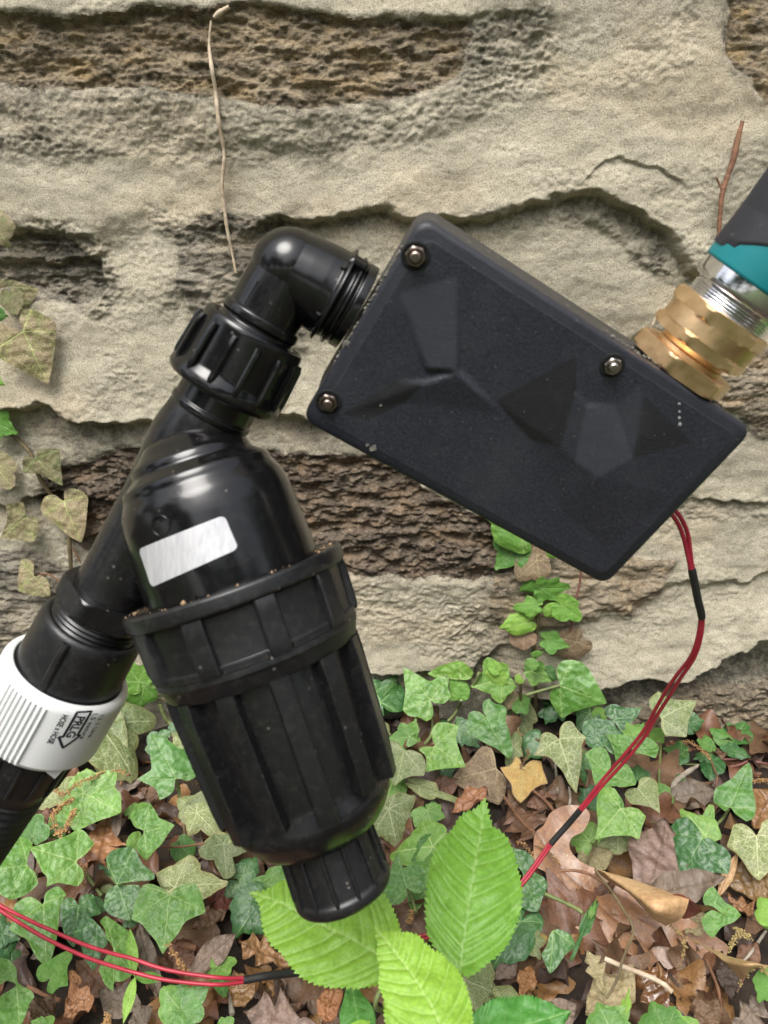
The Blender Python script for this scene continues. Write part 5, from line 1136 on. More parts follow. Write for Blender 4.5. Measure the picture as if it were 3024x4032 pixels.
for a in [(572, 282, 480, 378, 'G', 'tri', 1.05), (592, 232, 438, 152, 'G', 'heart', .8), (660, 335, 572, 418, 'B', 'heart', 1.1), (668, 275, 598, 300, 'B', 'heart', 1.2), (700, 285, 748, 330, 'G', 'round', .8), (656, 440, 585, 472, 'Y', 'heart', .9), (684, 458, 805, 455, 'Y', 'tri5', 1.0),
          (655, 535, 555, 540, 'Y', 'tri', 1.0), (742, 552, 676, 556, 'Y', 'round', 1.0), (768, 530, 852, 588, 'Y', 'heart', 1.15), (612, 606, 499, 636, 'Y', 'heart', .95), (605, 655, 545, 708, 'B', 'round', 1.2), (706, 682, 804, 708, 'Y', 'tri', 1.05), (832, 690, 722, 762, 'B', 'heart', 1.05), (652, 790, 618, 762, 'G', 'heart', 1.0), (655, 800, 685, 770, 'G', 'round', 1.0), (650, 745, 690, 735, 'Y', 'heart', .9)]:
    ivy_leaf(pl, 'Q6', a[0], a[1], a[2], a[3], a[4], a[5], a[6] * (.78 if a[4] == 'Y' else 1), face=.45)
pl = plant('ivy_plant', ('Z5', 600, 800), 'thick row of green and pale veined ivy at the wall foot right of the filter')
traced('foot', pl)
for a in [(-20, 330, 150, 140, 'D', 'tri'), (405, 325, 195, 62, 'D', 'tri', 1.1, .030), (652, 155, 382, 105, 'G', 'heart', .8, .02), (650, 165, 700, 335, 'G', 'round', .8, .018), (990, 150, 738, 215, 'G', 'tri', 1.1, .026), (1000, 165, 1062, 300, 'G', 'heart', .9, .022), (988, 148, 832, 100, 'Y', 'heart', .75, .03), (945, 75, 862, 20, 'Y', 'round', .8, .03), (975, 120, 1010, 60, 'G', 'heart', .9, .024), (1135, 150, 1092, 178, 'Y', 'round', 1.2),
          (1235, 88, 1392, 172, 'G', 'tri', .9, .02), (1240, 84, 1165, 14, 'G', 'heart', .8, .018), (1345, 95, 1430, 165, 'D', 'heart', 1.1, .01), (1465, 205, 1845, 352, 'G', 'heart', .95, .034), (1085, 318, 962, 292, 'K', 'tri', 1.2, .02), (1090, 325, 1135, 405, 'K', 'heart', 1, .018), (1130, 350, 1200, 428, 'G', 'heart', 1.2, .02), (1150, 345, 1235, 310, 'G', 'round', .9, .018), (860, 455, 690, 600, 'B', 'heart', 1.1, .010), (870, 500, 960, 740, 'B', 'heart', .8, .010), (858, 468, 1045, 800, 'G', 'tri', .95, .036), (865, 460, 900, 305, 'G', 'heart', .7, .030),
          (1125, 425, 1205, 626, 'V', 'heart', 1.0, .010), (1080, 700, 1030, 858, 'V', 'tri', .9, .02), (1090, 690, 1100, 560, 'V', 'heart', .6, .018), (1440, 400, 1275, 440, 'D', 'tri5', 1, .012), (1400, 420, 1345, 520, 'D', 'heart', .9, .014), (1470, 620, 1410, 490, 'V', 'heart', 1.1, .016), (1458, 640, 1598, 1085, 'V', 'arrow', 1.0, .038), (1290, 650, 1185, 812, 'D', 'heart', 1, .012), (1270, 610, 1230, 590, 'D', 'heart', 1.6, .010), (432, 700, 690, 872, 'G', 'heart', 1.05, .036), (436, 705, 372, 918, 'G', 'heart', .7, .034), (440, 700, 560, 520, 'G', 'heart', .75, .034), (640, 560, 810, 712, 'D', 'tri', .9, .014), (500, 815, 590, 952, 'D', 'heart', .9, .014), (500, 560, 620, 510, 'D', 'heart', .8, .012),
          (235, 622, 48, 645, 'G', 'tri', .85, .018), (240, 615, 270, 470, 'G', 'heart', .75, .017), (245, 625, 300, 735, 'G', 'round', .8, .016), (190, 732, 118, 1015, 'V', 'broad', 1.15, .034), (-10, 540, 88, 600, 'V', 'heart', 1, .008), (945, 880, 575, 978, 'B', 'broad', 1.0, .016), (940, 890, 930, 1168, 'B', 'heart', .8, .015), (1165, 868, 1150, 1160, 'O', 'broad', 1.05, .020), (95, 1000, -10, 1220, 'G', 'heart', .9, .02), (310, 1030, 652, 1165, 'V', 'arrow', .30, .02), (400, 1195, 440, 1290, 'G', 'tri5', 1.1, .012)]:
    ivy_leaf(pl, 'Z5', a[0], a[1], a[2], a[3], a[4], a[5], a[6] if len(a) > 6 else 1.0, lift=a[7] if len(a) > 7 else None)
stem(pl, 'Z5', [(655, 325), (625, 400), (585, 460), (545, 500)], .0009, 'petiole', .02, 'petiole'); stem(pl, 'Z5', [(1460, 205), (1350, 235), (1190, 282)], .0009, 'petiole', .02, 'petiole')
stem(pl, 'Z5', [(415, 460), (420, 560), (400, 630), (350, 690), (315, 725)], .0009, 'petiole', .015, 'petiole'); stem(pl, 'Z5', [(730, 230), (780, 160), (800, 105), (830, 120)], .0010, 'petiole', .012, 'petiole')
stem(pl, 'Z5', [(1140, 180), (1140, 300), (1125, 420), (1120, 560), (1150, 610), (1300, 655)], .0009, 'stem', .012); stem(pl, 'Z5', [(1080, 420), (1090, 490), (1120, 540)], .0006, 'twig', .012)
stem(pl, 'Z5', [(430, 690), (370, 715), (330, 750)], .0006, 'twig', .03, 'petiole')
pl = plant('ivy_plant', ('Z6', 400, 900), 'green ivy with a pale veined leaf behind the red wire at the right')
traced('wire', pl)
for a in [(205, 435, 85, 560, 'D', 'tri', 1, .014), (300, 440, 215, 455, 'Y', 'round', 1, .014), (400, 492, 626, 382, 'D', 'tri', 1.0, .022), (400, 500, 340, 370, 'D', 'heart', .8, .02), (315, 705, 150, 530, 'D', 'broad', 1.1, .028), (330, 710, 400, 790, 'D', 'heart', .8, .02), (320, 690, 400, 500, 'D', 'heart', .8, .026), (560, 612, 500, 500, 'G', 'tri', 1, .026), (570, 600, 640, 500, 'G', 'heart', .8, .024), (532, 722, 342, 608, 'G', 'tri', .95, .036), (545, 735, 772, 700, 'G', 'tri5', .9, .034), (535, 745, 490, 850, 'G', 'heart', .7, .03), (782, 465, 1078, 335, 'V', 'tri5', 1.0, .034), (785, 470, 940, 615, 'V', 'heart', 1.0, .033), (1010, 505, 1138, 488, 'D', 'heart', 1.1, .014), (1000, 560, 1050, 600, 'D', 'heart', 1.1, .012),
          (748, 598, 805, 672, 'Y', 'heart', 1.2, .012), (745, 595, 725, 540, 'Y', 'round', 1.2, .012), (370, 932, 185, 745, 'G', 'heart', 1.05, .038), (380, 940, 578, 1010, 'G', 'heart', .9, .036), (590, 1045, 772, 1246, 'V', 'tri', 1.05, .034), (592, 1040, 690, 945, 'V', 'heart', .9, .033), (765, 1085, 890, 1150, 'G', 'heart', 1.1, .02), (592, 962, 580, 835, 'D', 'heart', .95, .014), (670, 930, 600, 960, 'D', 'heart', .8, .012), (200, 950, 150, 760, 'D', 'tri', .8, .010), (230, 1120, 105, 1150, 'D', 'broad', 1.2, .012), (300, 1150, 200, 1250, 'D', 'heart', 1.2, .012), (160, 770, 140, 720, 'V', 'round', 1.2, .018)]:
    ivy_leaf(pl, 'Z6', a[0], a[1], a[2], a[3], a[4], a[5], a[6], lift=a[7])
for a in [(460, 65, 250, 318, 'G', 'heart', 1.0, .040), (462, 60, 662, 130, 'G', 'tri', .8, .039), (470, 75, 600, 320, 'G', 'heart', .75, .038), (200, 335, 70, 180, 'G', 'tri5', 1.2, .022), (230, 340, 210, 390, 'G', 'heart', 1.6, .02), (430, 290, 442, 456, 'V', 'broad', 1.7, .026), (740, 50, 715, 150, 'G', 'heart', 1, .014), (400, 60, 300, -110, 'G', 'heart', 1.0, .034)]:
    ivy_leaf(pl, 'Z7', a[0], a[1], a[2], a[3], a[4], a[5], a[6], lift=a[7])
stem(pl, 'Z6', [(780, 475), (730, 540), (650, 620)], .0008, 'stem', .02, 'petiole'); stem(pl, 'Z6', [(785, 680), (775, 850), (770, 960), (775, 1065)], .0007, 'petiole', .008, 'petiole')
stem(pl, 'Z7', [(265, 320), (225, 420), (185, 520)], .0006, 'stem', .022, 'petiole')
pl = plant('ivy_plant', ('Z6', 1250, 760), 'sprig of small dark ivy leaves on the brown rock at the right edge')
for a in [(950, 750, 797, 718, 'D', 'tri', 1.0), (955, 760, 945, 862, 'D', 'heart', .9), (1320, 655, 1195, 545, 'G', 'heart', .85), (1388, 625, 1480, 505, 'D', 'heart', 1.0), (1390, 630, 1512, 640, 'D', 'heart', .8), (1390, 620, 1345, 520, 'D', 'heart', .8), (1180, 705, 1080, 650, 'G', 'heart', .9), (1170, 700, 1262, 730, 'G', 'heart', 1.0), (1170, 690, 1150, 602, 'G', 'heart', .9), (1388, 742, 1268, 715, 'D', 'heart', .8), (1390, 740, 1522, 778, 'D', 'heart', .8), (1205, 825, 1190, 962, 'D', 'heart', .9), (1200, 830, 1262, 860, 'D', 'heart', .9), (1195, 820, 1200, 740, 'D', 'heart', 1.0), (1130, 780, 1045, 800, 'D', 'tri5', .9), (950, 960, 935, 1022, 'D', 'heart', 1.2), (955, 975, 990, 985, 'D', 'round', .9), (850, 1080, 808, 1040, 'D', 'heart', 1), (855, 1080, 890, 1105, 'D', 'heart', 1.0)]:
    ivy_leaf(pl, 'Z6', a[0], a[1], a[2], a[3], a[4], a[5], a[6], lift=.010, face=.5)
stem(pl, 'Z6', [(1655, 845), (1560, 828), (1480, 800), (1380, 805), (1245, 812)], .0007, 'redstem', .008); stem(pl, 'Z6', [(1490, 825), (1420, 855), (1340, 870)], .0006, 'redstem', .008); stem(pl, 'Z6', [(1370, 620), (1350, 660), (1330, 690)], .0005, 'petiole', .008, 'petiole')
stem(pl, 'Z6', [(1145, 850), (1060, 850), (960, 850)], .0004, 'petiole', .006, 'petiole'); stem(pl, 'Z6', [(1190, 810), (1225, 900), (1245, 960), (1215, 1100)], .0005, 'twig', .010)
pl = plant('ivy_plant', ('Z7', 1300, 300), 'scattered green ivy leaves over brown leaf litter at the lower right')
traced('litter', pl)
ivy_leaf(pl, 'Z6', 1350, 1195, 1502, 842, 'G', 'tri', 1.05, lift=.030); ivy_leaf(pl, 'Z6', 1355, 1200, 1215, 1140, 'G', 'heart', 1.1, lift=.028); ivy_leaf(pl, 'Z6', 1350, 1205, 1555, 1170, 'G', 'heart', .9, lift=.028); ivy_leaf(pl, 'Z7', 1350, 50, 1500, 180, 'G', 'round', 1.0, lift=.026)
for a in [(1150, 290, 958, 62, 'G', 'tri', .9, .026), (1150, 285, 1190, 40, 'G', 'heart', .55, .025), (1130, 290, 1190, 305, 'G', 'heart', 1.6, .024), (1122, 318, 1350, 595, 'D', 'broad', 1.0, .036), (1120, 316, 950, 640, 'D', 'heart', .8, .035), (1118, 314, 828, 255, 'D', 'tri5', .85, .034), (1115, 310, 960, 135, 'D', 'heart', .8, .033), (1565, 290, 1585, 652, 'V', 'broad', 1.05, .036), (1560, 285, 1340, 220, 'V', 'heart', .8, .034), (1230, 880, 1435, 948, 'G', 'tri5', 1.1, .030), (1225, 890, 1212, 1126, 'G', 'heart', .75, .029), (1225, 870, 1205, 716, 'G', 'heart', .85, .028), (1690, 960, 1590, 790, 'Y', 'heart', 1.1, .034), (1690, 1000, 1640, 880, 'Y', 'heart', 1.3, .03), (1700, 1480, 1600, 1650, 'Y', 'heart', 1.0, .036),
          (370, 1860, 255, 1635, 'G', 'broad', 1.15, .034), (375, 1860, 500, 1690, 'G', 'heart', 1.0, .033), (490, 1700, 520, 1528, 'Y', 'arrow', .4, .036), (830, 1900, 690, 1618, 'G', 'broad', 1.1, .036), (840, 1880, 1090, 1815, 'G', 'heart', .8, .034), (930, 480, 880, 520, 'Y', 'heart', 1.3, .020)]:
    ivy_leaf(pl, 'Z7', a[0], a[1], a[2], a[3], a[4], a[5], a[6], lift=a[7])
stem(pl, 'Z7', [(1340, 75), (1290, 150), (1220, 220)], .0007, 'petiole', .024, 'petiole')
pl = plant('ivy_plant', ('Z8', 1300, 500), 'glossy dark ivy between the bright seedling leaves and the big oak leaf')
traced('seed', pl)
for a in [(560, 60, 238, 100, 'G', 'tri', 1.0, .022), (555, 55, 420, 180, 'G', 'heart', .8, .02), (370, 358, 300, 100, 'G', 'tri', .9, .030), (372, 360, 505, 250, 'G', 'heart', 1.0, .029), (368, 365, 205, 400, 'G', 'heart', .9, .028), (370, 365, 300, 478, 'G', 'round', .9, .026), (560, 320, 425, 175, 'G', 'heart', .9, .018), (500, 400, 560, 100, 'G', 'heart', .7, .016), (500, 360, 490, 560, 'D', 'heart', .6, .012), (1215, 260, 1150, 85, 'D', 'heart', .95, .030), (1220, 255, 1398, 350, 'D', 'tri5', .95, .032), (1215, 270, 1300, 535, 'D', 'heart', .8, .030), (1420, 690, 1195, 535, 'D', 'tri', .8, .026), (1435, 670, 1412, 978, 'D', 'tri', .9, .030), (1440, 672, 1605, 770, 'D', 'heart', .95, .029), (1250, 735, 1338, 885, 'V', 'tri5', 1.2, .022), (1290, 730, 1395, 720, 'O', 'heart', .9, .02), (1195, 610, 985, 940, 'D', 'heart', .75, .024), (790, 1030, 1062, 1140, 'V', 'broad', 1.0, .020), (800, 1000, 860, 1260, 'V', 'heart', .8, .018), (1060, 1160, 1232, 1160, 'V', 'heart', 1.0, .022), (800, 930, 1010, 900, 'V', 'heart', .5, .015)]:
    ivy_leaf(pl, 'Z8', a[0], a[1], a[2], a[3], a[4], a[5], a[6], lift=a[7])
ivy_leaf(pl, 'Z7', 210, 940, 40, 1322, 'D', 'arrow', .16, lift=.034); ivy_leaf(pl, 'Z7', 215, 930, 262, 795, 'G', 'arrow', .28, lift=.036)
stem(pl, 'Z8', [(1375, 405), (1500, 460), (1600, 510), (1650, 545)], .0008, 'petiole', .030, 'petiole'); stem(pl, 'Z8', [(378, 370), (410, 440), (440, 540)], .0007, 'petiole', .016, 'petiole')
pl = plant('ivy_plant', ('Q8', 40, 330), 'pale veined and green ivy leaves just right of the filter bowl')
for a in [(20, 312, 62, 492, 'V', 'broad', 1.0, .018), (10, 300, -60, 400, 'V', 'heart', 1.0, .018), (28, 190, -10, 350, 'G', 'heart', .8, .02), (185, 320, 215, 408, 'G', 'tri5', 1.3, .016), (-20, 190, 20, 60, 'G', 'heart', .9, .02)]:
    ivy_leaf(pl, 'Q8', a[0], a[1], a[2], a[3], a[4], a[5], a[6], lift=a[7])
pl = plant('ivy_plant', ('Q7', 700, 400), 'green and pale veined ivy between the hose and the black filter bowl')
traced('filt', pl)
for a in [(396, 1050, 0, 0)]:
    pass
ivy_leaf(pl, 'Q5', 432, 1052, 682, 1015, 'V', 'tri', 1.0, lift=.034); ivy_leaf(pl, 'Q5', 436, 1056, 590, 1270, 'V', 'heart', .9, lift=.036); ivy_leaf(pl, 'Q5', 436, 1056, 470, 1270, 'V', 'heart', .8, lift=.035); ivy_leaf(pl, 'Q5', 432, 1045, 520, 950, 'V', 'heart', .9, lift=.033)
ivy_leaf(pl, 'Q5', 620, 880, 480, 960, 'G', 'tri5', 1.0, lift=.02); ivy_leaf(pl, 'Q5', 600, 860, 540, 780, 'G', 'heart', 1.1, lift=.02); ivy_leaf(pl, 'Q5', 770, 900, 700, 890, 'Y', 'round', 1.0, lift=.02)
ivy_leaf(pl, 'Q5', 860, 1130, 750, 1070, 'V', 'tri', 1.0, lift=.02); ivy_leaf(pl, 'Q5', 690, 1130, 640, 1090, 'D', 'heart', 1.5, lift=.014); ivy_leaf(pl, 'Q5', 770, 1050, 760, 1100, 'D', 'heart', 1.4, lift=.012)
ivy_leaf(pl, 'Q5', 1645, 950, 1560, 770, 'D', 'tri', 1.0, lift=.018)
for a in [(755, 180, 655, -80, 'G', 'tri', .9, .034), (757, 182, 852, 150, 'G', 'heart', 1.0, .034), (750, 178, 596, 180, 'G', 'heart', .65, .033), (755, 185, 690, 266, 'G', 'heart', .9, .032), (800, 20, 885, 132, 'V', 'tri', .9, .024), (280, 60, 262, 130, 'V', 'heart', .6, .012), (265, 200, 170, 312, 'V', 'heart', 1.1, .018), (280, 215, 330, 260, 'V', 'heart', 1.2, .018), (355, 242, 505, 165, 'G', 'tri', .9, .032), (360, 245, 525, 330, 'G', 'tri', 1.05, .034), (350, 250, 320, 405, 'G', 'heart', .8, .032), (345, 250, 275, 310, 'G', 'heart', 1.0, .031), (140, 430, 165, 335, 'G', 'heart', 1.1, .022), (130, 420, 95, 400, 'G', 'heart', 1.2, .02), (260, 400, 205, 430, 'G', 'heart', 1.2, .014), (245, 380, 250, 310, 'G', 'heart', .8, .013),
          (850, 330, 945, 425, 'V', 'tri', 1.0, .026), (850, 328, 770, 262, 'V', 'heart', 1.0, .026), (852, 325, 950, 245, 'V', 'heart', .9, .025), (618, 412, 608, 268, 'G', 'heart', .8, .034), (622, 415, 752, 382, 'G', 'heart', .9, .036), (620, 418, 632, 540, 'G', 'heart', 1.0, .035), (610, 400, 535, 345, 'G', 'heart', .8, .024), (600, 440, 550, 470, 'G', 'heart', 1.1, .022), (570, 330, 630, 285, 'G', 'heart', .7, .02), (780, 472, 842, 540, 'G', 'heart', 1.0, .018), (782, 470, 785, 436, 'G', 'round', 1.2, .018), (965, 462, 978, 616, 'V', 'arrow', 1.0, .028), (962, 468, 870, 450, 'V', 'heart', .8, .027), (968, 470, 1062, 470, 'V', 'heart', .8, .027), (755, 652, 985, 632, 'V', 'tri', .9, .026), (750, 650, 690, 600, 'V', 'heart', 1.0, .025), (752, 640, 790, 528, 'V', 'heart', .8, .025),
          (1050, 600, 982, 695, 'D', 'heart', .95, .018), (1052, 598, 1110, 512, 'D', 'heart', .9, .018), (1050, 605, 990, 560, 'D', 'heart', 1.0, .016), (470, 640, 415, 570, 'D', 'heart', 1.1, .012), (1120, 710, 1010, 872, 'D', 'heart', 1.0, .026), (1130, 720, 1130, 850, 'D', 'heart', .8, .026), (1215, 640, 1090, 640, 'G', 'heart', .9, .024)]:
    ivy_leaf(pl, 'Q7', a[0], a[1], a[2], a[3], a[4], a[5], a[6], lift=a[7])
stem(pl, 'Q7', [(762, 182), (770, 220), (776, 262)], .0010, 'petiole', .024, 'petiole'); stem(pl, 'Q5', [(690, 960), (715, 1020), (740, 1050), (755, 1110)], .0012, 'petiole', .008, 'petiole'); stem(pl, 'Q5', [(780, 965), (750, 1030), (735, 1060)], .0007, 'stem', .008, 'petiole'); stem(pl, 'Q5', [(540, 935), (640, 935), (760, 940)], .0006, 'stem', .006)
stem(pl, 'Q7', [(790, 300), (793, 360), (800, 440)], .0007, 'stem', .008); stem(pl, 'Q7', [(690, 478), (780, 476), (880, 462)], .0005, 'twig', .022); stem(pl, 'Q7', [(360, 570), (390, 620), (440, 690)], .0009, 'petiole', .014, 'petiole')
pl = plant('ivy_plant', ('Z2', 500, 500), 'dense broad green ivy in the lower left corner around the red wire')
traced('left', pl)
for a in [(622, 1018, 232, 905, 'G', 'tri', .95, .036), (625, 1015, 680, 752, 'G', 'heart', .8, .034), (628, 1016, 772, 850, 'G', 'heart', .9, .035), (620, 1022, 375, 1222, 'G', 'heart', .9, .034), (630, 1022, 690, 1200, 'G', 'heart', .8, .033), (225, 1048, 165, 800, 'G', 'heart', .9, .032), (222, 1052, 312, 1180, 'G', 'heart', .9, .031), (220, 1050, -60, 1180, 'G', 'broad', .9, .030), (222, 1050, 30, 950, 'G', 'heart', .8, .029), (958, 1200, 870, 980, 'D', 'heart', .9, .034), (960, 1198, 1090, 905, 'G', 'heart', .75, .034), (962, 1200, 1258, 1150, 'G', 'heart', .75, .035)]:
    ivy_leaf(pl, 'Z1', a[0], a[1], a[2], a[3], a[4], a[5], a[6], lift=a[7])
for a in [(955, 172, 850, 350, 'D', 'heart', .9, .030), (960, 175, 1075, 470, 'D', 'heart', .8, .031), (960, 170, 1140, 280, 'D', 'heart', .8, .030), (900, 180, 780, 170, 'V', 'heart', .9, .014), (1385, 255, 1325, 735, 'G', 'tri', .85, .044), (1388, 250, 1655, 400, 'G', 'heart', .9, .043), (1382, 250, 1075, 455, 'G', 'heart', .8, .042), (1380, 250, 1180, 165, 'G', 'heart', .9, .041), (1390, 245, 1590, 155, 'G', 'heart', .9, .041), (350, 325, 375, 842, 'G', 'tri', .7, .040), (352, 322, 540, 240, 'G', 'heart', .8, .038), (345, 325, 80, 540, 'G', 'heart', .7, .037), (345, 322, 140, 285, 'G', 'heart', .9, .036),
          (638, 342, 500, 470, 'D', 'heart', 1.0, .022), (640, 340, 590, 640, 'D', 'heart', .75, .021), (642, 338, 830, 400, 'D', 'heart', .85, .022), (640, 336, 740, 240, 'D', 'heart', .8, .022), (640, 335, 540, 280, 'D', 'heart', .9, .02), (788, 492, 765, 878, 'D', 'heart', .7, .034), (786, 490, 590, 570, 'D', 'heart', .8, .032), (790, 486, 700, 435, 'G', 'heart', .9, .03), (795, 500, 870, 650, 'D', 'heart', .8, .03), (930, 705, 1055, 550, 'G', 'heart', .85, .033), (928, 700, 870, 415, 'G', 'heart', .7, .033), (925, 715, 930, 1036, 'G', 'tri', .8, .034), (930, 712, 1080, 900, 'G', 'heart', .7, .033), (922, 712, 812, 880, 'G', 'heart', .8, .032), (408, 938, 592, 695, 'Y', 'heart', .75, .03), (405, 940, 295, 900, 'Y', 'heart', 1.0, .029), (410, 945, 400, 1060, 'Y', 'heart', .9, .028), (415, 940, 556, 990, 'Y', 'heart', .9, .029),
          (130, 1002, 150, 1330, 'G', 'tri', .85, .036), (132, 1000, 280, 1080, 'G', 'heart', .9, .035), (128, 998, 50, 790, 'G', 'heart', .85, .034), (125, 1000, -60, 1150, 'G', 'heart', 1.0, .033), (20, 575, 165, 620, 'D', 'tri', .9, .03), (15, 580, 90, 795, 'D', 'heart', .8, .03), (10, 430, 20, 560, 'D', 'heart', .5, .022), (350, 1345, 430, 1245, 'G', 'heart', 1.2, .036), (340, 1345, 245, 1290, 'G', 'heart', 1.0, .036), (820, 370, 780, 262, 'D', 'heart', .7, .016), (1080, 450, 1010, 520, 'D', 'heart', 1.2, .016), (130, 760, 110, 700, 'D', 'heart', 1.2, .014)]:
    ivy_leaf(pl, 'Z2', a[0], a[1], a[2], a[3], a[4], a[5], a[6], lift=a[7])
for a in [(775, 1180, 700, 1085, 'G', 'heart', 1.1, .040), (785, 1180, 910, 1060, 'G', 'tri', .9, .040), (790, 1185, 860, 1260, 'G', 'heart', .9, .040), (790, 1230, 700, 1200, 'V', 'heart', .8, .034)]:
    ivy_leaf(pl, 'Q7', a[0], a[1], a[2], a[3], a[4], a[5], a[6], lift=a[7])
for a in [(335, 848, 472, 780, 'G', 'heart', 1.0, .034), (332, 850, 178, 880, 'G', 'heart', .9, .033), (335, 855, 378, 1092, 'G', 'heart', .7, .032), (390, 1340, 440, 1250, 'G', 'heart', 1.5, .036)]:
    ivy_leaf(pl, 'Z3', a[0], a[1], a[2], a[3], a[4], a[5], a[6], lift=a[7])
# off-frame continuation of the ivy
pl = empty('ivy_plant', (.4, .3, 0), 'more ivy spreading over the ground beyond the right side', 'ivy'); far = []
for sgn in (1, -1):
    if sgn < 0: pl = empty('ivy_plant', (-.4, .3, 0), 'more ivy spreading over the ground beyond the left side', 'ivy')
    for i in range(110):
        x = sgn * rng.uniform(.20, .55); y = rng.uniform(.10, .385)
        if proj(np.array(x), np.array(y), np.array(.02))[0] < 3150 and proj(np.array(x), np.array(y), np.array(.02))[0] > -150: continue
        B = np.array([x, y, .014 + .02 * rng.random()]); a = rng.uniform(0, 6.28); n = norm([.3 * rng.normal(), -.45 + .3 * rng.normal(), 1]); T = B + .03 * np.array([math.cos(a), math.sin(a), 0]); T = T - n * ((T - B) @ n)
        link('leaf', IM[SHAPES[i % 6]][i % 3], G['GDVG'[i % 4]], pl, leaf_matrix(B, T, n, 1.0))

# ------------------------------------------------------------------ bright seedling with serrated leaves
def seedling_leaf(par, me, c, bx, by, tx, ty, lift, kind, wf=1.0, face=.55, ctip=None, nadd=(0, 0, 0)):
    b2 = px(c, bx, by); t2 = px(ctip or c, tx, ty)
    B, T, n = leaf_pose(b2, t2, lift, face, .0, 'g'); n = norm(n + np.array(nadd)); d = ray(*t2); T = CAM + d * (((B - CAM) @ n) / (d @ n))
    return link('leaf', me, G[kind], par, leaf_matrix(B, T, n, wf))
S1 = pinnate(5, .60, 42, teeth=34, tamp=.07, nveins=10, fold=.10, bend=-.16, puff=.010, peak=.40, ripple=.02)
S2 = pinnate(8, .80, 40, teeth=36, tamp=.07, nveins=10, fold=.10, bend=-.14, puff=.009, peak=.42, ripple=.02)
S3 = pinnate(13, .58, 40, teeth=30, tamp=.09, nveins=8, fold=-.08, bend=.05, puff=.008, peak=.45, ripple=.03)
S4 = pinnate(21, .52, 30, teeth=0, nveins=8, fold=.06, bend=.0, peak=.45, ripple=.02)
sb = surf(*px('Z8', 420, 1500), 0)[0]
pl = empty('seedling', sb, 'bright lime green seedling with large serrated leaves below the filter cap', 'plant')
poly_leaf(pl, 'Z8', [(755, 992), (660, 880), (575, 790), (520, 690), (506, 560), (512, 400), (528, 276), (560, 110), (620, 20), (700, -80), (768, -177), (880, -235), (938, -304), (965, -220), (998, -111), (1092, -44), (1140, 60), (1180, 200), (1212, 400), (1195, 540), (1130, 720), (1050, 830), (930, 930), (850, 990), (790, 1004)], (12,), 'S', .075, .5, seed=301, cup=-.28, amp=.03, veins=[([(755, 990), (756, 985)], .005, .1)], teeth=.034, tamp=.020, res=95, mid=[(755, 985), (790, 700), (850, 300), (900, 0), (938, -300)])
poly_leaf(pl, 'Z3', [(1850, 860), (1823, 546), (1744, 333), (1665, 231), (1500, 130), (1250, 60), (1000, 60), (880, 120), (760, 190), (700, 208), (572, 215), (640, 290), (672, 380), (690, 520), (740, 630), (850, 740), (940, 870), (1060, 960), (1200, 1005), (1420, 1030), (1600, 1015), (1760, 960)], (10,), 'S', .072, .5, seed=302, cup=-.22, amp=.03, veins=[([(1850, 860), (1845, 857)], .005, .1)], teeth=.030, tamp=.020, res=95, mid=[(1850, 860), (1610, 730), (1190, 500), (850, 330), (572, 215)])
poly_leaf(pl, 'Z8', [(700, 1700), (830, 1500), (850, 1250), (800, 1060), (740, 940), (640, 840), (560, 790), (480, 720), (430, 685), (330, 672), (230, 672), (130, 635), (160, 760), (150, 840), (175, 950), (165, 1060), (200, 1160), (210, 1300), (240, 1450), (350, 1600), (500, 1700)], (11,), 'S', .098, .5, seed=303, cup=-.25, amp=.03, veins=[([(700, 1700), (697, 1695)], .005, .1)], teeth=.030, tamp=.020, res=95, mid=[(700, 1700), (600, 1340), (400, 970), (250, 780), (130, 635)])
A4 = seedling_leaf(pl, S3, 'Z8', 560, 1560, 1565, 1262, .070, 'T', .75)
A5 = seedling_leaf(pl, S3, 'Z8', -40, 1020, 60, 1560, .050, 'T', .95)
A6 = seedling_leaf(pl, S4, 'Z8', -90, 1440, 110, 1330, .085, 'S', .9)
tube('stem', [sb, sb + np.array([0, .0, .03]), P(*px('Z8', 620, 1420), .262)], .0016, M['petiole'], pl)
for (q, d) in ((px('Z8', 765, 985), .075), (px('Z3', 1745, 850), .072)):
    tube('petiole', [surf(q[0], q[1], d)[0], surf(q[0] - 60, q[1] + 160, d - .01)[0], sb + np.array([0, 0, .02])], .0008, M['petiole'], pl)
pl = empty('small_seedling', surf(*px('Z2', 1095, 930), .01)[0], 'tiny seedling with three narrow smooth green leaves under the red wire', 'plant')
S5 = pinnate(31, .30, 30, nveins=6, fold=.10, bend=-.15, peak=.42, ripple=.01)
for a in [(1100, 928, 1005, 1302, .95, .042), (1098, 930, 1352, 935, 1.25, .040), (1098, 925, 1060, 520, .8, .032)]:
    seedling_leaf(pl, S5, 'Z2', a[0], a[1], a[2], a[3], a[5], 'Y', a[4])

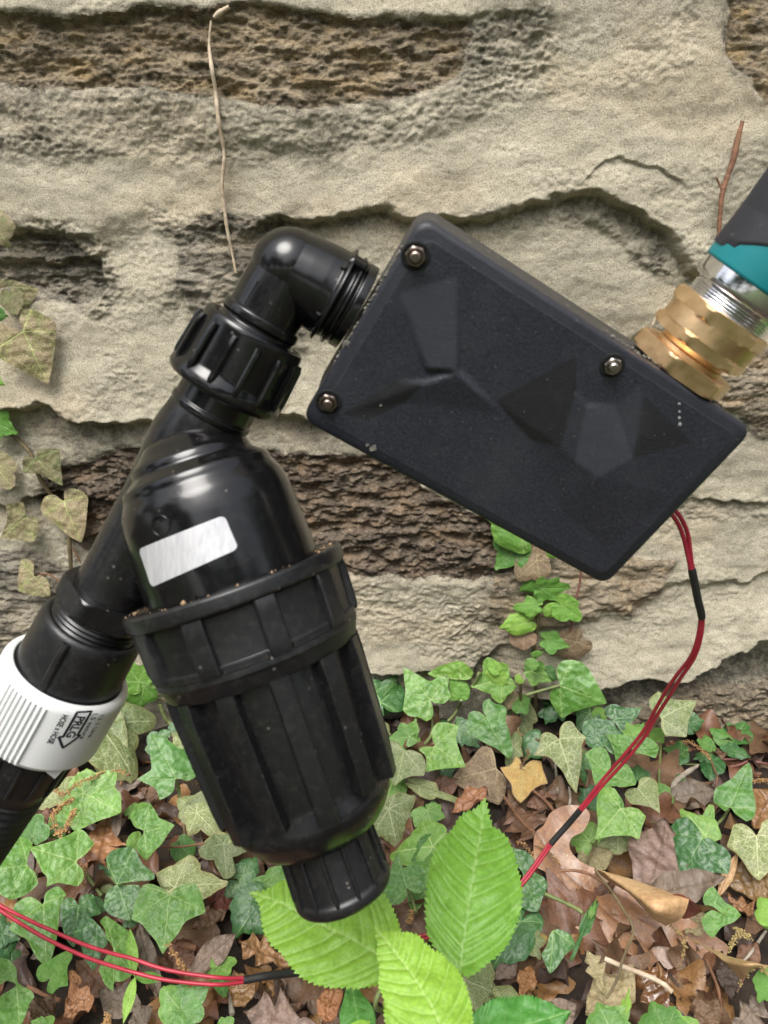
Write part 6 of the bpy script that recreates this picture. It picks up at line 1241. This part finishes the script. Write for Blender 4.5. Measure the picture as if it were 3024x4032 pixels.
# ------------------------------------------------------------------ fallen leaves
OAK = [pinnate(41, .72, 48, lobes=4, ldepth=.72, fold=.10, bend=-.10, ripple=.05, peak=.58), pinnate(47, .80, 50, lobes=3, ldepth=.66, fold=-.12, bend=.18, ripple=.06, peak=.6), pinnate(53, .60, 46, lobes=4, ldepth=.75, fold=.22, bend=.15, ripple=.07, peak=.55)]
OVA = [pinnate(61, .46, 38, nveins=8, fold=.12, bend=-.12, ripple=.05, peak=.48), pinnate(67, .60, 40, nveins=8, fold=-.10, bend=.12, ripple=.06, peak=.46), pinnate(71, .38, 36, nveins=9, fold=.30, bend=.25, ripple=.07, peak=.5)]
CURL = [pinnate(73, .62, 38, nveins=7, fold=.0, bend=.1, ripple=.05, peak=.5, roll=(1, .08, .10)), pinnate(79, .60, 40, nveins=7, fold=.1, bend=-.3, ripple=.09, peak=.45, roll=(-1, .10, .09)), pinnate(83, .85, 42, nveins=6, fold=.35, bend=.4, ripple=.12, peak=.5)]
STR = [pinnate(89, .24, 20, nveins=8, fold=.15, bend=.08, ripple=.03, peak=.5), pinnate(97, .18, 15, nveins=8, fold=.4, bend=-.1, ripple=.03, peak=.5)]
KND = dict(oak=OAK, ova=OVA, curl=CURL, strip=STR)
def dead(label, c, bx, by, tx, ty, kind, vi, col, wf=1.0, lift=.006, face=.45, jit=.22, me=None, nadd=None, group=None):
    b2 = px(c, bx, by); t2 = px(c, tx, ty); B, T, n = leaf_pose(b2, t2, lift, face, jit)
    if nadd is not None: n = norm(n + np.array(nadd)); d = ray(*t2); T = CAM + d * (((B - CAM) @ n) / (d @ n))
    o = link('dead_leaf', me or KND[kind][vi], G[col], None, leaf_matrix(B, T, n, wf)); tag(o, label, 'dead leaf', group); return o
big = empty('oak_leaf', surf(*px('Q8', 650, 410), .012)[0], 'very large tan oak leaf with curled upper edge at the lower right', 'dead leaf')
poly_leaf(big, 'Q8', [(655, 415), (690, 385), (720, 330), (790, 298), (860, 305), (888, 345), (860, 410), (815, 435), (800, 470), (815, 510), (860, 550), (960, 592), (1060, 650), (1200, 720), (1330, 800), (1480, 900), (1470, 960), (1395, 985), (1380, 1035), (1340, 1040), (1270, 1020), (1300, 1090), (1350, 1140), (1290, 1160), (1180, 1080), (1100, 1040), (1000, 980), (900, 900), (872, 880), (850, 950), (855, 1010), (835, 1060), (830, 1120), (800, 1180), (700, 1200), (655, 1190), (670, 1080), (690, 1000), (720, 900), (745, 800), (735, 720), (740, 640), (700, 590), (655, 560), (645, 480)], (4, 15, 22, 35), 'tan', .030, .62, seed=77, amp=.016, name='blade', res=80, curl=-.012,
  veins=[([(655, 415), (760, 560), (960, 760), (1130, 900), (1330, 1120)], .006, 1.0), ([(700, 475), (790, 400), (840, 340)], .004, .8), ([(760, 560), (790, 700), (780, 900), (740, 1120)], .005, .9), ([(850, 650), (960, 650), (1100, 700)], .003, .6), ([(960, 760), (1100, 790), (1260, 850), (1400, 930)], .004, .8), ([(960, 760), (1000, 860), (1020, 960)], .003, .6), ([(1130, 900), (1220, 930), (1340, 990)], .003, .6), ([(770, 800), (830, 850), (860, 880)], .003, .5), ([(770, 800), (730, 850), (715, 900)], .003, .5), ([(690, 470), (680, 540), (670, 560)], .003, .5), ([(1100, 790), (1180, 760), (1250, 770)], .002, .5), ([(1050, 830), (1050, 900), (1090, 1010)], .002, .5)])
tube('petiole', [surf(*px('Q8', x, y), l)[0] for x, y, l in ((520, 262, .014), (560, 320, .018), (600, 372, .022), (645, 412, .023))], .0009, M['twig'], big)
def sheet(name, rows, mat, par, sub=5, label=None):
    """curved sheet through rows of world points"""
    rr2 = [spline(r, sub) for r in rows]; k = np.array(rr2); cols = [spline(k[:, j], sub) for j in range(k.shape[1])]; k = np.array(cols).transpose(1, 0, 2)
    nr, nc = k.shape[:2]; u = np.linspace(-1, 1, nr)
    V = k + .0004 * np.stack([pn(k[..., 0] * 200, k[..., 1] * 200, s) for s in (1, 2, 3)], -1)
    me = np_mesh(name, V.reshape(-1, 3), grid_faces(nr, nc), True)
    attr(me, 'vein', np.exp(-(((np.arange(nc)[None] / nc * 5 + .3 * u[:, None]) % 1 - .5) / .05) ** 2).ravel() * .5); attr(me, 'rim', np.zeros(nr * nc)); attr(me, 'rad', np.zeros(nr * nc))
    # object space in leaf sized units
    c = k.reshape(-1, 3).mean(0); s_ = .08; me.vertices.foreach_set('co', ((V.reshape(-1, 3) - c) / s_).astype(np.float32).ravel()); me.update()
    return link(name, me, mat, par, Matrix.Translation(Vector(c.tolist())) @ Matrix.Scale(s_, 4))
def row(c, pts): return [surf(*px(c, x, y), l)[0] for x, y, l in pts]
# the curled edge: a pale underside folding up and over
sheet('curled_edge', [row('Z7', [(245, 590, .022), (420, 700, .022), (640, 830, .022), (860, 1010, .022)]),
                      row('Z7', [(250, 570, .030), (450, 640, .034), (700, 740, .040), (900, 880, .040)]),
                      row('Z7', [(260, 566, .036), (560, 655, .046), (860, 758, .055), (1010, 800, .056)]),
                      row('Z7', [(275, 580, .034), (500, 720, .046), (735, 870, .056), (960, 960, .050)]),
                      row('Z7', [(290, 595, .028), (520, 760, .038), (700, 950, .046), (815, 1030, .040)])], G['under'], big)
sheet('curled_edge', [row('Z7', [(745, 870, .050), (860, 780, .056), (940, 766, .058), (1010, 800, .056)]), row('Z7', [(840, 880, .044), (900, 850, .048), (1000, 840, .052), (1100, 868, .055)]), row('Z7', [(930, 950, .036), (990, 972, .040), (1060, 940, .044), (1120, 915, .050)])], G['red'], big)
sheet('curled_edge', [row('Z7', [(1010, 795, .056), (1090, 850, .055), (1200, 870, .054), (1310, 945, .046)]), row('Z7', [(1020, 812, .054), (1105, 880, .052), (1190, 885, .050), (1305, 940, .045)]), row('Z7', [(1060, 850, .050), (1110, 915, .048), (1200, 898, .046), (1300, 930, .044)])], G['orange'], big)
sheet('curled_edge', [row('Z7', [(960, 1090, .024), (1150, 1190, .028), (1330, 1270, .036), (1500, 1310, .046), (1660, 1345, .046)]), row('Z7', [(1000, 1120, .030), (1190, 1230, .034), (1320, 1320, .042), (1480, 1345, .050), (1640, 1360, .048)]), row('Z7', [(1060, 1150, .026), (1230, 1260, .032), (1340, 1370, .036), (1460, 1470, .034), (1480, 1380, .046)])], G['under'], big)
DL = [
 ('dark brown oak leaf under the yellowed ivy leaf', 'Q8', 520, 262, 660, 450, 'oak', 0, 'brown', 1.3, .008), ('reddish brown leaf lying right of the filter bowl', 'Q8', -10, 290, 150, 170, 'ova', 1, 'red', 1.1, .010),
 ('curled light brown leaf above the tallest bright seedling leaf', 'Q8', 290, 330, 450, 230, 'curl', 0, 'tan', 1.0, .014), ('brown leaf in shade below the brown veined ivy leaf', 'Q8', 170, 250, 330, 190, 'ova', 0, 'brown', 1.2, .008),
 ('brown leaf scrap beside the reddish twig', 'Q8', 610, 300, 750, 260, 'ova', 1, 'brown', 1.0, .008), ('wide greyish mauve leaf under the glossy ivy leaf', 'Q8', 1120, 730, 1230, 360, 'ova', 1, 'grey', 1.2, .012), ('greyish mauve lobe pointing right below the glossy ivy', 'Q8', 1080, 700, 1480, 610, 'strip', 0, 'grey', 1.6, .016),
 ('pale olive crumpled leaf above the oak leaf', 'Q8', 1000, 480, 830, 540, 'ova', 1, 'olive', 1.3, .020), ('small crumpled brown leaf ball on the litter', 'Q8', 1090, 500, 1120, 640, 'curl', 2, 'tan', 1.0, .014),
 ('smooth pinkish tan leaf at the right edge under speckled ivy', 'Q8', 1480, 640, 1700, 600, 'ova', 1, 'tan', 1.4, .014), ('pale yellowish leaf piece resting on the oak leaf', 'Q8', 960, 1130, 880, 930, 'oak', 1, 'olive', 1.0, .030), ('pale yellow leaf scrap below the oak leaf vein', 'Q8', 870, 1200, 1080, 1020, 'ova', 1, 'olive', 1.0, .026),
 ('small upright rusty leaf between seedling and oak leaf', 'Q8', 590, 1120, 640, 990, 'ova', 0, 'orange', 1.1, .02), ('wet shiny reddish leaf at the bottom right', 'Q8', 1290, 1260, 1090, 1010, 'oak', 1, 'wet', 1.2, .026), ('dark plum leaf lying deep near the bottom right', 'Q8', 1500, 1140, 1480, 950, 'ova', 1, 'plum', 1.0, .012), ('mauve lobed leaf at the bottom right corner', 'Q8', 1490, 1290, 1640, 1130, 'oak', 1, 'grey', 1.2, .018), ('olive brown leaf at the bottom edge near the wet leaf', 'Q8', 1340, 1240, 1450, 1150, 'ova', 1, 'brown', 1.2, .024),
 ('dry leaf half buried under the big oak leaf tip', 'Q8', 1520, 1000, 1620, 900, 'ova', 1, 'brown', 1.1, .010), ('pink tan veined leaf at the right edge below the rock', 'Q8', 1600, 400, 1680, 230, 'ova', 1, 'tan', 1.5, .012), ('long brown leaf lying under the small ivy at right', 'Q8', 1200, 270, 1440, 230, 'ova', 0, 'grey', 1.2, .008), ('crumpled tan leaf beside the lone green ivy leaf', 'Q8', 1480, 690, 1590, 790, 'curl', 2, 'tan', .9, .014), ('pale ribbed leaf under the curled oak leaf edge', 'Q8', 1370, 730, 1310, 870, 'ova', 1, 'olive', 1.1, .016), ('thin cream leaf edge running down at the right', 'Q8', 1440, 700, 1530, 500, 'strip', 0, 'under', .9, .014),
 ('grey leaf scrap left of the rusty leaf', 'Q8', 480, 1050, 570, 950, 'ova', 1, 'grey', 1.2, .014), ('grey brown leaf at the bottom below the oak leaf', 'Q8', 680, 1260, 830, 1150, 'ova', 1, 'grey', 1.1, .024), ('purplish leaf scrap beside the dark ivy', 'Q8', 710, 600, 740, 740, 'ova', 2, 'grey', 1.1, .016), ('brown curved leaf behind the tall seedling leaf', 'Q8', 20, 620, 120, 780, 'ova', 1, 'brown', 1.2, .010), ('tan scrap beside the crumpled leaf ball', 'Q8', 1020, 480, 1140, 420, 'ova', 1, 'orange', .9, .012),
 ('purple brown leaf with holes right of the white nut', 'Q7', 430, 30, 290, 110, 'ova', 1, 'brown', 1.2, .012), ('wide mauve grey leaf behind the golden catkin', 'Q7', 620, 190, 330, 250, 'ova', 1, 'grey', 1.0, .008), ('long mauve leaf beneath the green ivy left of the bowl', 'Q7', 560, 260, 880, 400, 'ova', 1, 'grey', 1.2, .007), ('small speckled brown leaf on the mauve leaf', 'Q7', 605, 225, 700, 262, 'ova', 1, 'brown', 1.2, .014), ('smooth orange brown oak leaf between ivy at the left', 'Q7', 470, 330, 415, 610, 'oak', 2, 'orange', 1.5, .018), ('pointed grey leaf tip over the orange oak leaf', 'Q7', 500, 320, 505, 440, 'strip', 0, 'grey', 1.6, .024),
 ('grey strip of leaf left of the bowl', 'Q7', 790, 560, 860, 400, 'ova', 0, 'grey', 1.3, .010), ('broad speckled grey brown leaf strip below the ivy', 'Q7', 800, 1040, 1020, 850, 'ova', 0, 'grey', .95, .030), ('long narrow grey leaf lying left of centre', 'Q7', 590, 790, 690, 1150, 'strip', 0, 'grey', .95, .034), ('brown lobed leaf behind the black wire sleeve', 'Q7', 1280, 990, 1030, 900, 'oak', 1, 'tan', 1.1, .028), ('tan leaf lobe hanging below the wire sleeve', 'Q7', 1010, 1010, 1060, 1180, 'curl', 0, 'tan', 1.2, .030), ('large mauve leaf at the bottom centre', 'Q7', 1420, 1290, 1060, 1190, 'oak', 1, 'grey', 1.0, .018), ('curled rusty oak leaf under the seedling', 'Q7', 1460, 1060, 1400, 1240, 'curl', 1, 'orange', 1.2, .030), ('curled brown leaf below the pale ivy', 'Q7', 830, 830, 970, 760, 'curl', 0, 'brown', 1.0, .022),
 ('dark reddish leaf under the pale ivy left of the bowl', 'Q7', 1060, 690, 880, 690, 'ova', 1, 'red', 1.2, .010), ('tan veined curled leaf in the lower left', 'Q7', 270, 1230, 390, 1100, 'curl', 2, 'tan', 1.1, .026), ('grey mauve leaf in the lower left centre', 'Q7', 620, 1180, 430, 1110, 'ova', 1, 'grey', 1.1, .016), ('rusty curled sliver in the lower left', 'Q7', 290, 1010, 350, 1070, 'curl', 1, 'orange', 1.0, .028), ('dark leaf under the red wire at left', 'Q7', 330, 960, 480, 1120, 'ova', 0, 'brown', 1.4, .014), ('brown leaf gap filler under the large ivy leaf', 'Q7', 130, 960, 240, 900, 'ova', 1, 'grey', 1.2, .012), ('dull brown leaf below the white nut hose', 'Q7', 170, 380, 260, 320, 'ova', 1, 'brown', 1.3, .008), ('grey leaf under the bright ivy at the bottom', 'Q7', 550, 1250, 660, 1170, 'ova', 1, 'grey', 1.2, .020), ('brown leaf near the bottom left corner', 'Q7', 130, 1240, 230, 1130, 'ova', 1, 'brown', 1.3, .016), ('lobed brown leaf filling the dark gap below the left seedling leaf', 'Q7', 1190, 1120, 1330, 1240, 'oak', 1, 'brown', 1.3, .014), ('grey brown leaf below the tip of the wire sleeve', 'Q7', 1250, 1180, 1100, 1080, 'ova', 1, 'grey', 1.2, .012), ('rusty leaf in the gap right of the seedling stem', 'Q8', 560, 1180, 690, 1240, 'oak', 0, 'orange', 1.2, .012),
 ('dark brown leaf under the drooping catkin', 'Q7', 720, 900, 840, 1000, 'ova', 1, 'brown', 1.2, .012),
]
for r_ in DL: dead(*r_)
# litter underneath that nobody could count
LV = []; LFc = []; off = 0; mats_ = ['brown', 'orange', 'plum', 'red']
src_me = [pinnate(200 + i, w, 38, nveins=6, lobes=l, ldepth=.6, fold=f, bend=bd, ripple=.08, peak=.5, nv=20, nu=9) for i, (w, l, f, bd) in enumerate([(.5, 0, .2, .2), (.6, 0, -.1, -.2), (.7, 3, .1, .2), (.25, 0, .3, .1), (.8, 3, -.15, .3)])]
for mi, mn in enumerate(mats_):
    LV = []; LFc = []; off = 0; VA = []
    for i in range((200, 70, 170, 130)[mi]):
        x = rng.uniform(-.5, .5); y = rng.uniform(-.02, W - .012)
        if i % 2: x *= .5; y = rng.uniform(.12, W - .012)
        me = src_me[rng.integers(5)]; n = len(me.vertices); co = np.empty(n * 3, np.float32); me.vertices.foreach_get('co', co); co = co.reshape(-1, 3)
        va = np.empty(n, np.float32); me.attributes['vein'].data.foreach_get('value', va)
        fv = np.empty(len(me.polygons) * 4, np.int32); me.polygons.foreach_get('vertices', fv)
        s = rng.uniform(.02, .055); yv = norm([rng.normal(), rng.normal(), .25 * rng.normal()]); nz = norm([.35 * rng.normal(), -.2 + .35 * rng.normal(), 1]); xv = norm(np.cross(yv, nz)); nz = np.cross(xv, yv)
        B = np.array([x, y, float(ground_z(x, y)) + rng.uniform(.0, .009)])
        LV.append(B + s * (co[:, :1] * xv + (co[:, 1:2] - .5) * yv + co[:, 2:] * nz)); LFc.append(fv.reshape(-1, 4) + off); off += n; VA.append(va)
    V = np.concatenate(LV); me = np_mesh('leaf_litter', V / .04, np.concatenate(LFc), True); attr(me, 'vein', np.concatenate(VA)); attr(me, 'rim', np.zeros(len(V)))
    o = link('leaf_litter', me, G[mn], None, Matrix.Scale(.04, 4))
    tag(o, ['dull brown broken leaves packed in the dark litter layer', 'rusty orange broken leaves packed in the dark litter layer', 'blackened plum leaves rotting in the litter layer', 'reddish brown leaf scraps packed in the litter layer'][mi], 'leaf litter', None, 'stuff')

# ------------------------------------------------------------------ catkins, twigs, rootlets
blob = []
for th_ in range(4):
    for ph_ in range(6): blob.append((math.sin(.5 + th_ * .7) * math.cos(ph_), math.sin(.5 + th_ * .7) * math.sin(ph_), math.cos(.5 + th_ * .7)))
def catkin(label, c, pts, mat, lift, r=.0013, dens=1.0):
    q = [surf(*px(c, x, y), lift)[0] for x, y in pts]; s = spline(q, 12); L = np.linalg.norm(np.diff(s, axis=0), axis=1).sum()
    n = max(14, int(L / .0011 * dens)); V = []; Fc = []
    root = empty('oak_catkin', q[0], label, 'catkin')
    tube('thread', q, .00022, M['twig'], root, 5, 6)
    idx = np.linspace(0, len(s) - 1, n)
    for f in idx:
        if dens < 1 and rng.random() < .25: continue
        c0 = s[int(f)]
        for _ in range(7):
            cc = c0 + rng.normal(size=3) * r * .50; rad = r * (.20 + .25 * rng.random()); i = len(V)
            for d in ((1, 0, 0), (-1, 0, 0), (0, 1, 0), (0, -1, 0), (0, 0, 1), (0, 0, -1)): V.append(cc + np.array(d) * rad * (.7 + .6 * rng.random()))
            Fc += [[i + a, i + b_, i + c_] for a, b_, c_ in ((0, 2, 4), (2, 1, 4), (1, 3, 4), (3, 0, 4), (2, 0, 5), (1, 2, 5), (3, 1, 5), (0, 3, 5))]
    o = finish(np_mesh('flowers', V, Fc, False), 'flowers', M[mat], root); o['kind'] = 'stuff'
catkin('golden brown catkin arching over the green ivy right of the hose', 'Z1', [(455, 430), (490, 460), (540, 465), (600, 412), (660, 370), (740, 342), (800, 310), (850, 296)], 'catkin', .042, .0013)
catkin('sparse end of a golden catkin above the green ivy', 'Z1', [(912, 290), (945, 292), (970, 275), (1015, 302)], 'catkin', .040, .0011, .8)
catkin('thick hooked golden catkin lying on green ivy at left', 'Z1', [(592, 520), (545, 538), (500, 570), (460, 610), (438, 660), (448, 740), (490, 798), (535, 760), (560, 690), (590, 640), (610, 612)], 'catkin', .043, .0015)
catkin('dangling tan catkin over the brown leaf strip', 'Z2', [(1385, 665), (1420, 730), (1470, 800), (1500, 860), (1545, 905)], 'catkin', .044, .0012, .8)
catkin('olive catkin crossing the middle of the big oak leaf', 'Z7', [(860, 1025), (905, 1060), (945, 1095), (970, 1150), (980, 1200), (965, 1260)], 'catkin_green', .036, .0010, .9)
catkin('dark catkin trailing down the big oak leaf', 'Z7', [(955, 1270), (940, 1330), (925, 1400), (940, 1480), (965, 1540)], 'catkin_dark', .036, .0009, .9)
catkin('olive catkin above the crumbled litter at right', 'Z7', [(1395, 1040), (1440, 1080), (1505, 1120)], 'catkin_green', .026, .0013)
catkin('short olive catkin standing in the litter at right', 'Z7', [(1410, 1110), (1370, 1160), (1350, 1225)], 'catkin_green', .026, .0011)
catkin('olive catkin caught in the curled oak leaf tip', 'Z7', [(1440, 1500), (1480, 1430), (1520, 1380), (1600, 1370), (1650, 1420)], 'catkin_green', .040, .0011, .8)
catkin('pale catkin on the oak leaf beside the wire end', 'Z8', [(1180, 20), (1230, 55), (1260, 95), (1290, 140)], 'catkin', .032, .0011, .8)
catkin('tan catkin lying under the lower end of the wire', 'Z8', [(1300, 55), (1350, 70), (1410, 110), (1450, 150), (1490, 205)], 'catkin', .028, .0012, .9)
catkin('tan catkin hanging on the small ivy by the rock', 'Z6', [(975, 665), (1020, 665), (1070, 700), (1110, 735), (1150, 765), (1190, 800)], 'catkin', .016, .0012)
catkin('tan catkin at the right edge below the rock', 'Z6', [(1535, 990), (1590, 980), (1660, 975)], 'catkin', .014, .0013)
catkin('brown catkin tuft on the yellowed ivy leaf', 'Z5', [(1200, 720), (1200, 770), (1170, 830), (1140, 880)], 'catkin_dark', .034, .0012, .8)
catkin('dull catkin by the crumpled leaf ball', 'Z7', [(520, 420), (580, 405), (660, 412)], 'catkin_dark', .022, .0012)
catkin('tan catkin piece at the bottom left', 'Z2', [(880, 1250), (870, 1300), (890, 1350)], 'catkin', .038, .0013)
catkin('brown catkin under the green ivy left of the bowl', 'Z1', [(1480, 365), (1560, 372), (1640, 388)], 'catkin_dark', .016, .0012, .8)
catkin('small catkin beside the ivy petiole at left', 'Z1', [(685, 1050), (690, 1100), (670, 1190), (700, 1210)], 'catkin', .016, .0011, .6)
catkin('dried catkin in the gap behind the seedling', 'Z8', [(415, 530), (400, 570), (385, 610)], 'catkin', .016, .0012)
def twig(name, label, cat, c, pts, r, mat, lift, bumpy=.08):
    q = [surf(*px(c, x, y), lift)[0] for x, y in pts]; o = tube(name, q, r, M[mat], None, 8, 8, bumpy); tag(o, label, cat); return o
o = twig('dry_rootlet', 'thin pale dry rootlet hanging down the wall above the elbow', 'rootlet', 'D', [(456, 45), (452, 100), (458, 150), (466, 200), (472, 260), (483, 320), (484, 350), (480, 400), (484, 440), (490, 490), (500, 540), (510, 590)], (.0005, .0009, .0010, .0008, .0010, .0008, .0006), 'root', .004, .15)
for a in [[(484, 345), (492, 343), (500, 342)], [(482, 368), (474, 366)], [(482, 385), (488, 388)], [(484, 430), (474, 432)], [(486, 455), (476, 458)]]:
    tube('side_rootlet', [surf(x * 1.8227, y * 1.8227, .004)[0] for x, y in a], .0002, M['root'], o, 5, 3)
twig('dry_stalk', 'short pale bent stalk at the top of the dry rootlet', 'stalk', 'D', [(462, 38), (475, 27), (495, 15)], (.0008, .0013, .0009), 'root', .006)
o = twig('brown_twig', 'bare brown twig standing against the wall at the upper right', 'twig', 'D', [(1604, 262), (1594, 300), (1584, 345), (1570, 385), (1560, 420), (1556, 460), (1552, 510)], (.0009, .0015, .0013, .0012, .0010), 'twig', .006)
tube('side_twig', [surf(x * 1.8227, y * 1.8227, .006)[0] for x, y in ((1560, 412), (1553, 396), (1548, 384))], .0005, M['twig'], o)
twig('dry_stalk', 'pale straw sliver beside the brass fitting', 'stalk', 'H', [(440, 1530), (470, 1420), (505, 1340), (530, 1255)], (.0006, .0010, .0008, .0003), 'root', .006)
twig('grey_twig', 'short grey twig below the small ivy at the right', 'twig', 'Z6', [(880, 1070), (900, 1000), (960, 945), (1030, 895), (1085, 862)], (.0016, .0017, .0016, .0013, .0008), 'greytwig', .010)
twig('thin_stalk', 'tan stalk lying across the lower oak leaf', 'stalk', 'Z7', [(325, 1295), (500, 1370), (660, 1430), (800, 1500), (880, 1570)], .0009, 'root', .034, .03)
twig('wiry_stem', 'thin dark wiry stem with pink top curving over the oak leaf', 'stem', 'Z7', [(245, 565), (340, 690), (420, 800), (480, 900), (545, 1010), (555, 1100), (510, 1210), (470, 1310), (440, 1430), (390, 1540), (340, 1618)], .0005, 'stem', .040, .03)
twig('curved_petiole', 'rusty curved leaf stalk arching over the oak leaf', 'stalk', 'Z7', [(-60, 580), (60, 575), (170, 595), (280, 650), (350, 710), (410, 780)], .0006, 'twig', .036, .03)
for i, (c, pts, r, mt) in enumerate([('Q7', [(760, 905), (810, 900), (850, 915)], .0009, 'twig'), ('Q7', [(1000, 1100), (998, 1150), (1003, 1200)], .0010, 'greytwig'), ('Q7', [(560, 880), (600, 990), (640, 1090)], .0005, 'twig'), ('Q7', [(120, 1080), (200, 1120), (260, 1140)], .0008, 'twig'), ('Q7', [(560, 160), (530, 185), (520, 210)], .0006, 'twig'), ('Q8', [(640, 230), (700, 280), (740, 330)], .0009, 'twig'), ('Q8', [(800, 220), (805, 270), (795, 320)], .0007, 'greytwig'), ('Q8', [(1520, 1010), (1580, 940), (1650, 840)], .0006, 'greytwig'), ('Q8', [(1150, 370), (1200, 385), (1250, 395)], .0006, 'stem'), ('Q8', [(1390, 960), (1440, 1080), (1460, 1200)], .0006, 'twig'), ('Q8', [(740, 120), (745, 180), (750, 240)], .0007, 'greytwig'), ('Z3', [(0, 660), (70, 670), (150, 690)], .0013, 'twig')]):
    twig('litter_twig', ['short brown twig below the large ivy leaf left', 'grey peg like twig under the wire sleeve', 'thin twig crossing the lower left litter', 'brown twig in the lower left corner litter', 'thin red twig at the end of the sparse catkin', 'reddish twig beside the yellowed ivy leaf', 'pale twig standing in the dark gap by the veined ivy', 'thin pale twig at the lower right edge', 'dark thread like stem above the mauve leaf', 'thin stalk across the dark gap at the bottom right', 'pale twig in the gap right of the yellowed leaf', 'stub of brown twig near the wire at left'][i], 'twig', c, pts, r, mt, .014 if i != 11 else .02)

# ------------------------------------------------------------------ trees behind the viewer: they dim the sky near the horizon and show in the glossy parts
m, N, Lk, b = newmat('tree_leaves'); v = coord(N)
Lk.new(ramp(N, Lk, noise(N, Lk, v, 1.5, 3), [(.35, (.03, .07, .015)), (.65, (.08, .15, .035))]), b.inputs['Base Color']); b.inputs['Roughness'].default_value = .6
M['crown'] = m; M['bark'] = simple('bark', (.05, .04, .03), (.12, .09, .07), 12, .9)
def tree_mesh(seed, h, rad):
    r_ = np.random.default_rng(seed); n = 4200; c = r_.normal(size=(n, 3)); c /= np.linalg.norm(c, axis=1)[:, None]; c *= (r_.random((n, 1)) ** .4)
    cl = r_.normal(size=(26, 3)) * .35; c = c * .55 + cl[r_.integers(26, size=n)]; P0 = c * np.array([rad, rad, h * .32]) + np.array([0, 0, h * .58])
    a = r_.normal(size=(n, 3)); a /= np.linalg.norm(a, axis=1)[:, None]; b2 = np.cross(a, r_.normal(size=(n, 3))); b2 /= np.linalg.norm(b2, axis=1)[:, None]; s = r_.uniform(.10, .22, (n, 1))
    V = np.stack([P0 - a * s, P0 + b2 * s * .5, P0 + a * s, P0 - b2 * s * .5], 1).reshape(-1, 3); return np_mesh('crown', V, np.arange(n * 4).reshape(-1, 4), False)
tm = [tree_mesh(3, 5.5, 2.6), tree_mesh(4, 4.8, 2.4)]; trm = tube_mesh('trunk', [(0, 0, -.1), (.08, .03, 1.2), (-.05, .06, 2.6), (.05, 0, 3.8)], (.16, .12, .09, .04), 10)
for i, a in enumerate(np.linspace(-172, -8, 9)):
    d = 10 + 2.5 * math.sin(i * 2.1); q = (d * math.cos(R(a)), d * math.sin(R(a)), 0)
    t = empty('tree', q, 'leafy garden tree standing outside the picture, ' + ('far to the left', 'to the left', 'left and behind', 'behind the viewer at left', 'straight behind the viewer', 'behind the viewer at right', 'right and behind', 'to the right', 'far to the right')[i], 'tree', 'trees behind the viewer'); t.rotation_euler = (0, 0, i * 1.3)
    bpy.context.view_layer.update()
    for nm, me, mt in (('crown', tm[i % 2], M['crown']), ('trunk', trm, M['bark'])):
        o = bpy.data.objects.new(nm, me); COL.objects.link(o); o.parent = t
        if not len(me.materials): me.materials.append(mt)
print('leaves', leafcount, 'objects', len(bpy.data.objects))
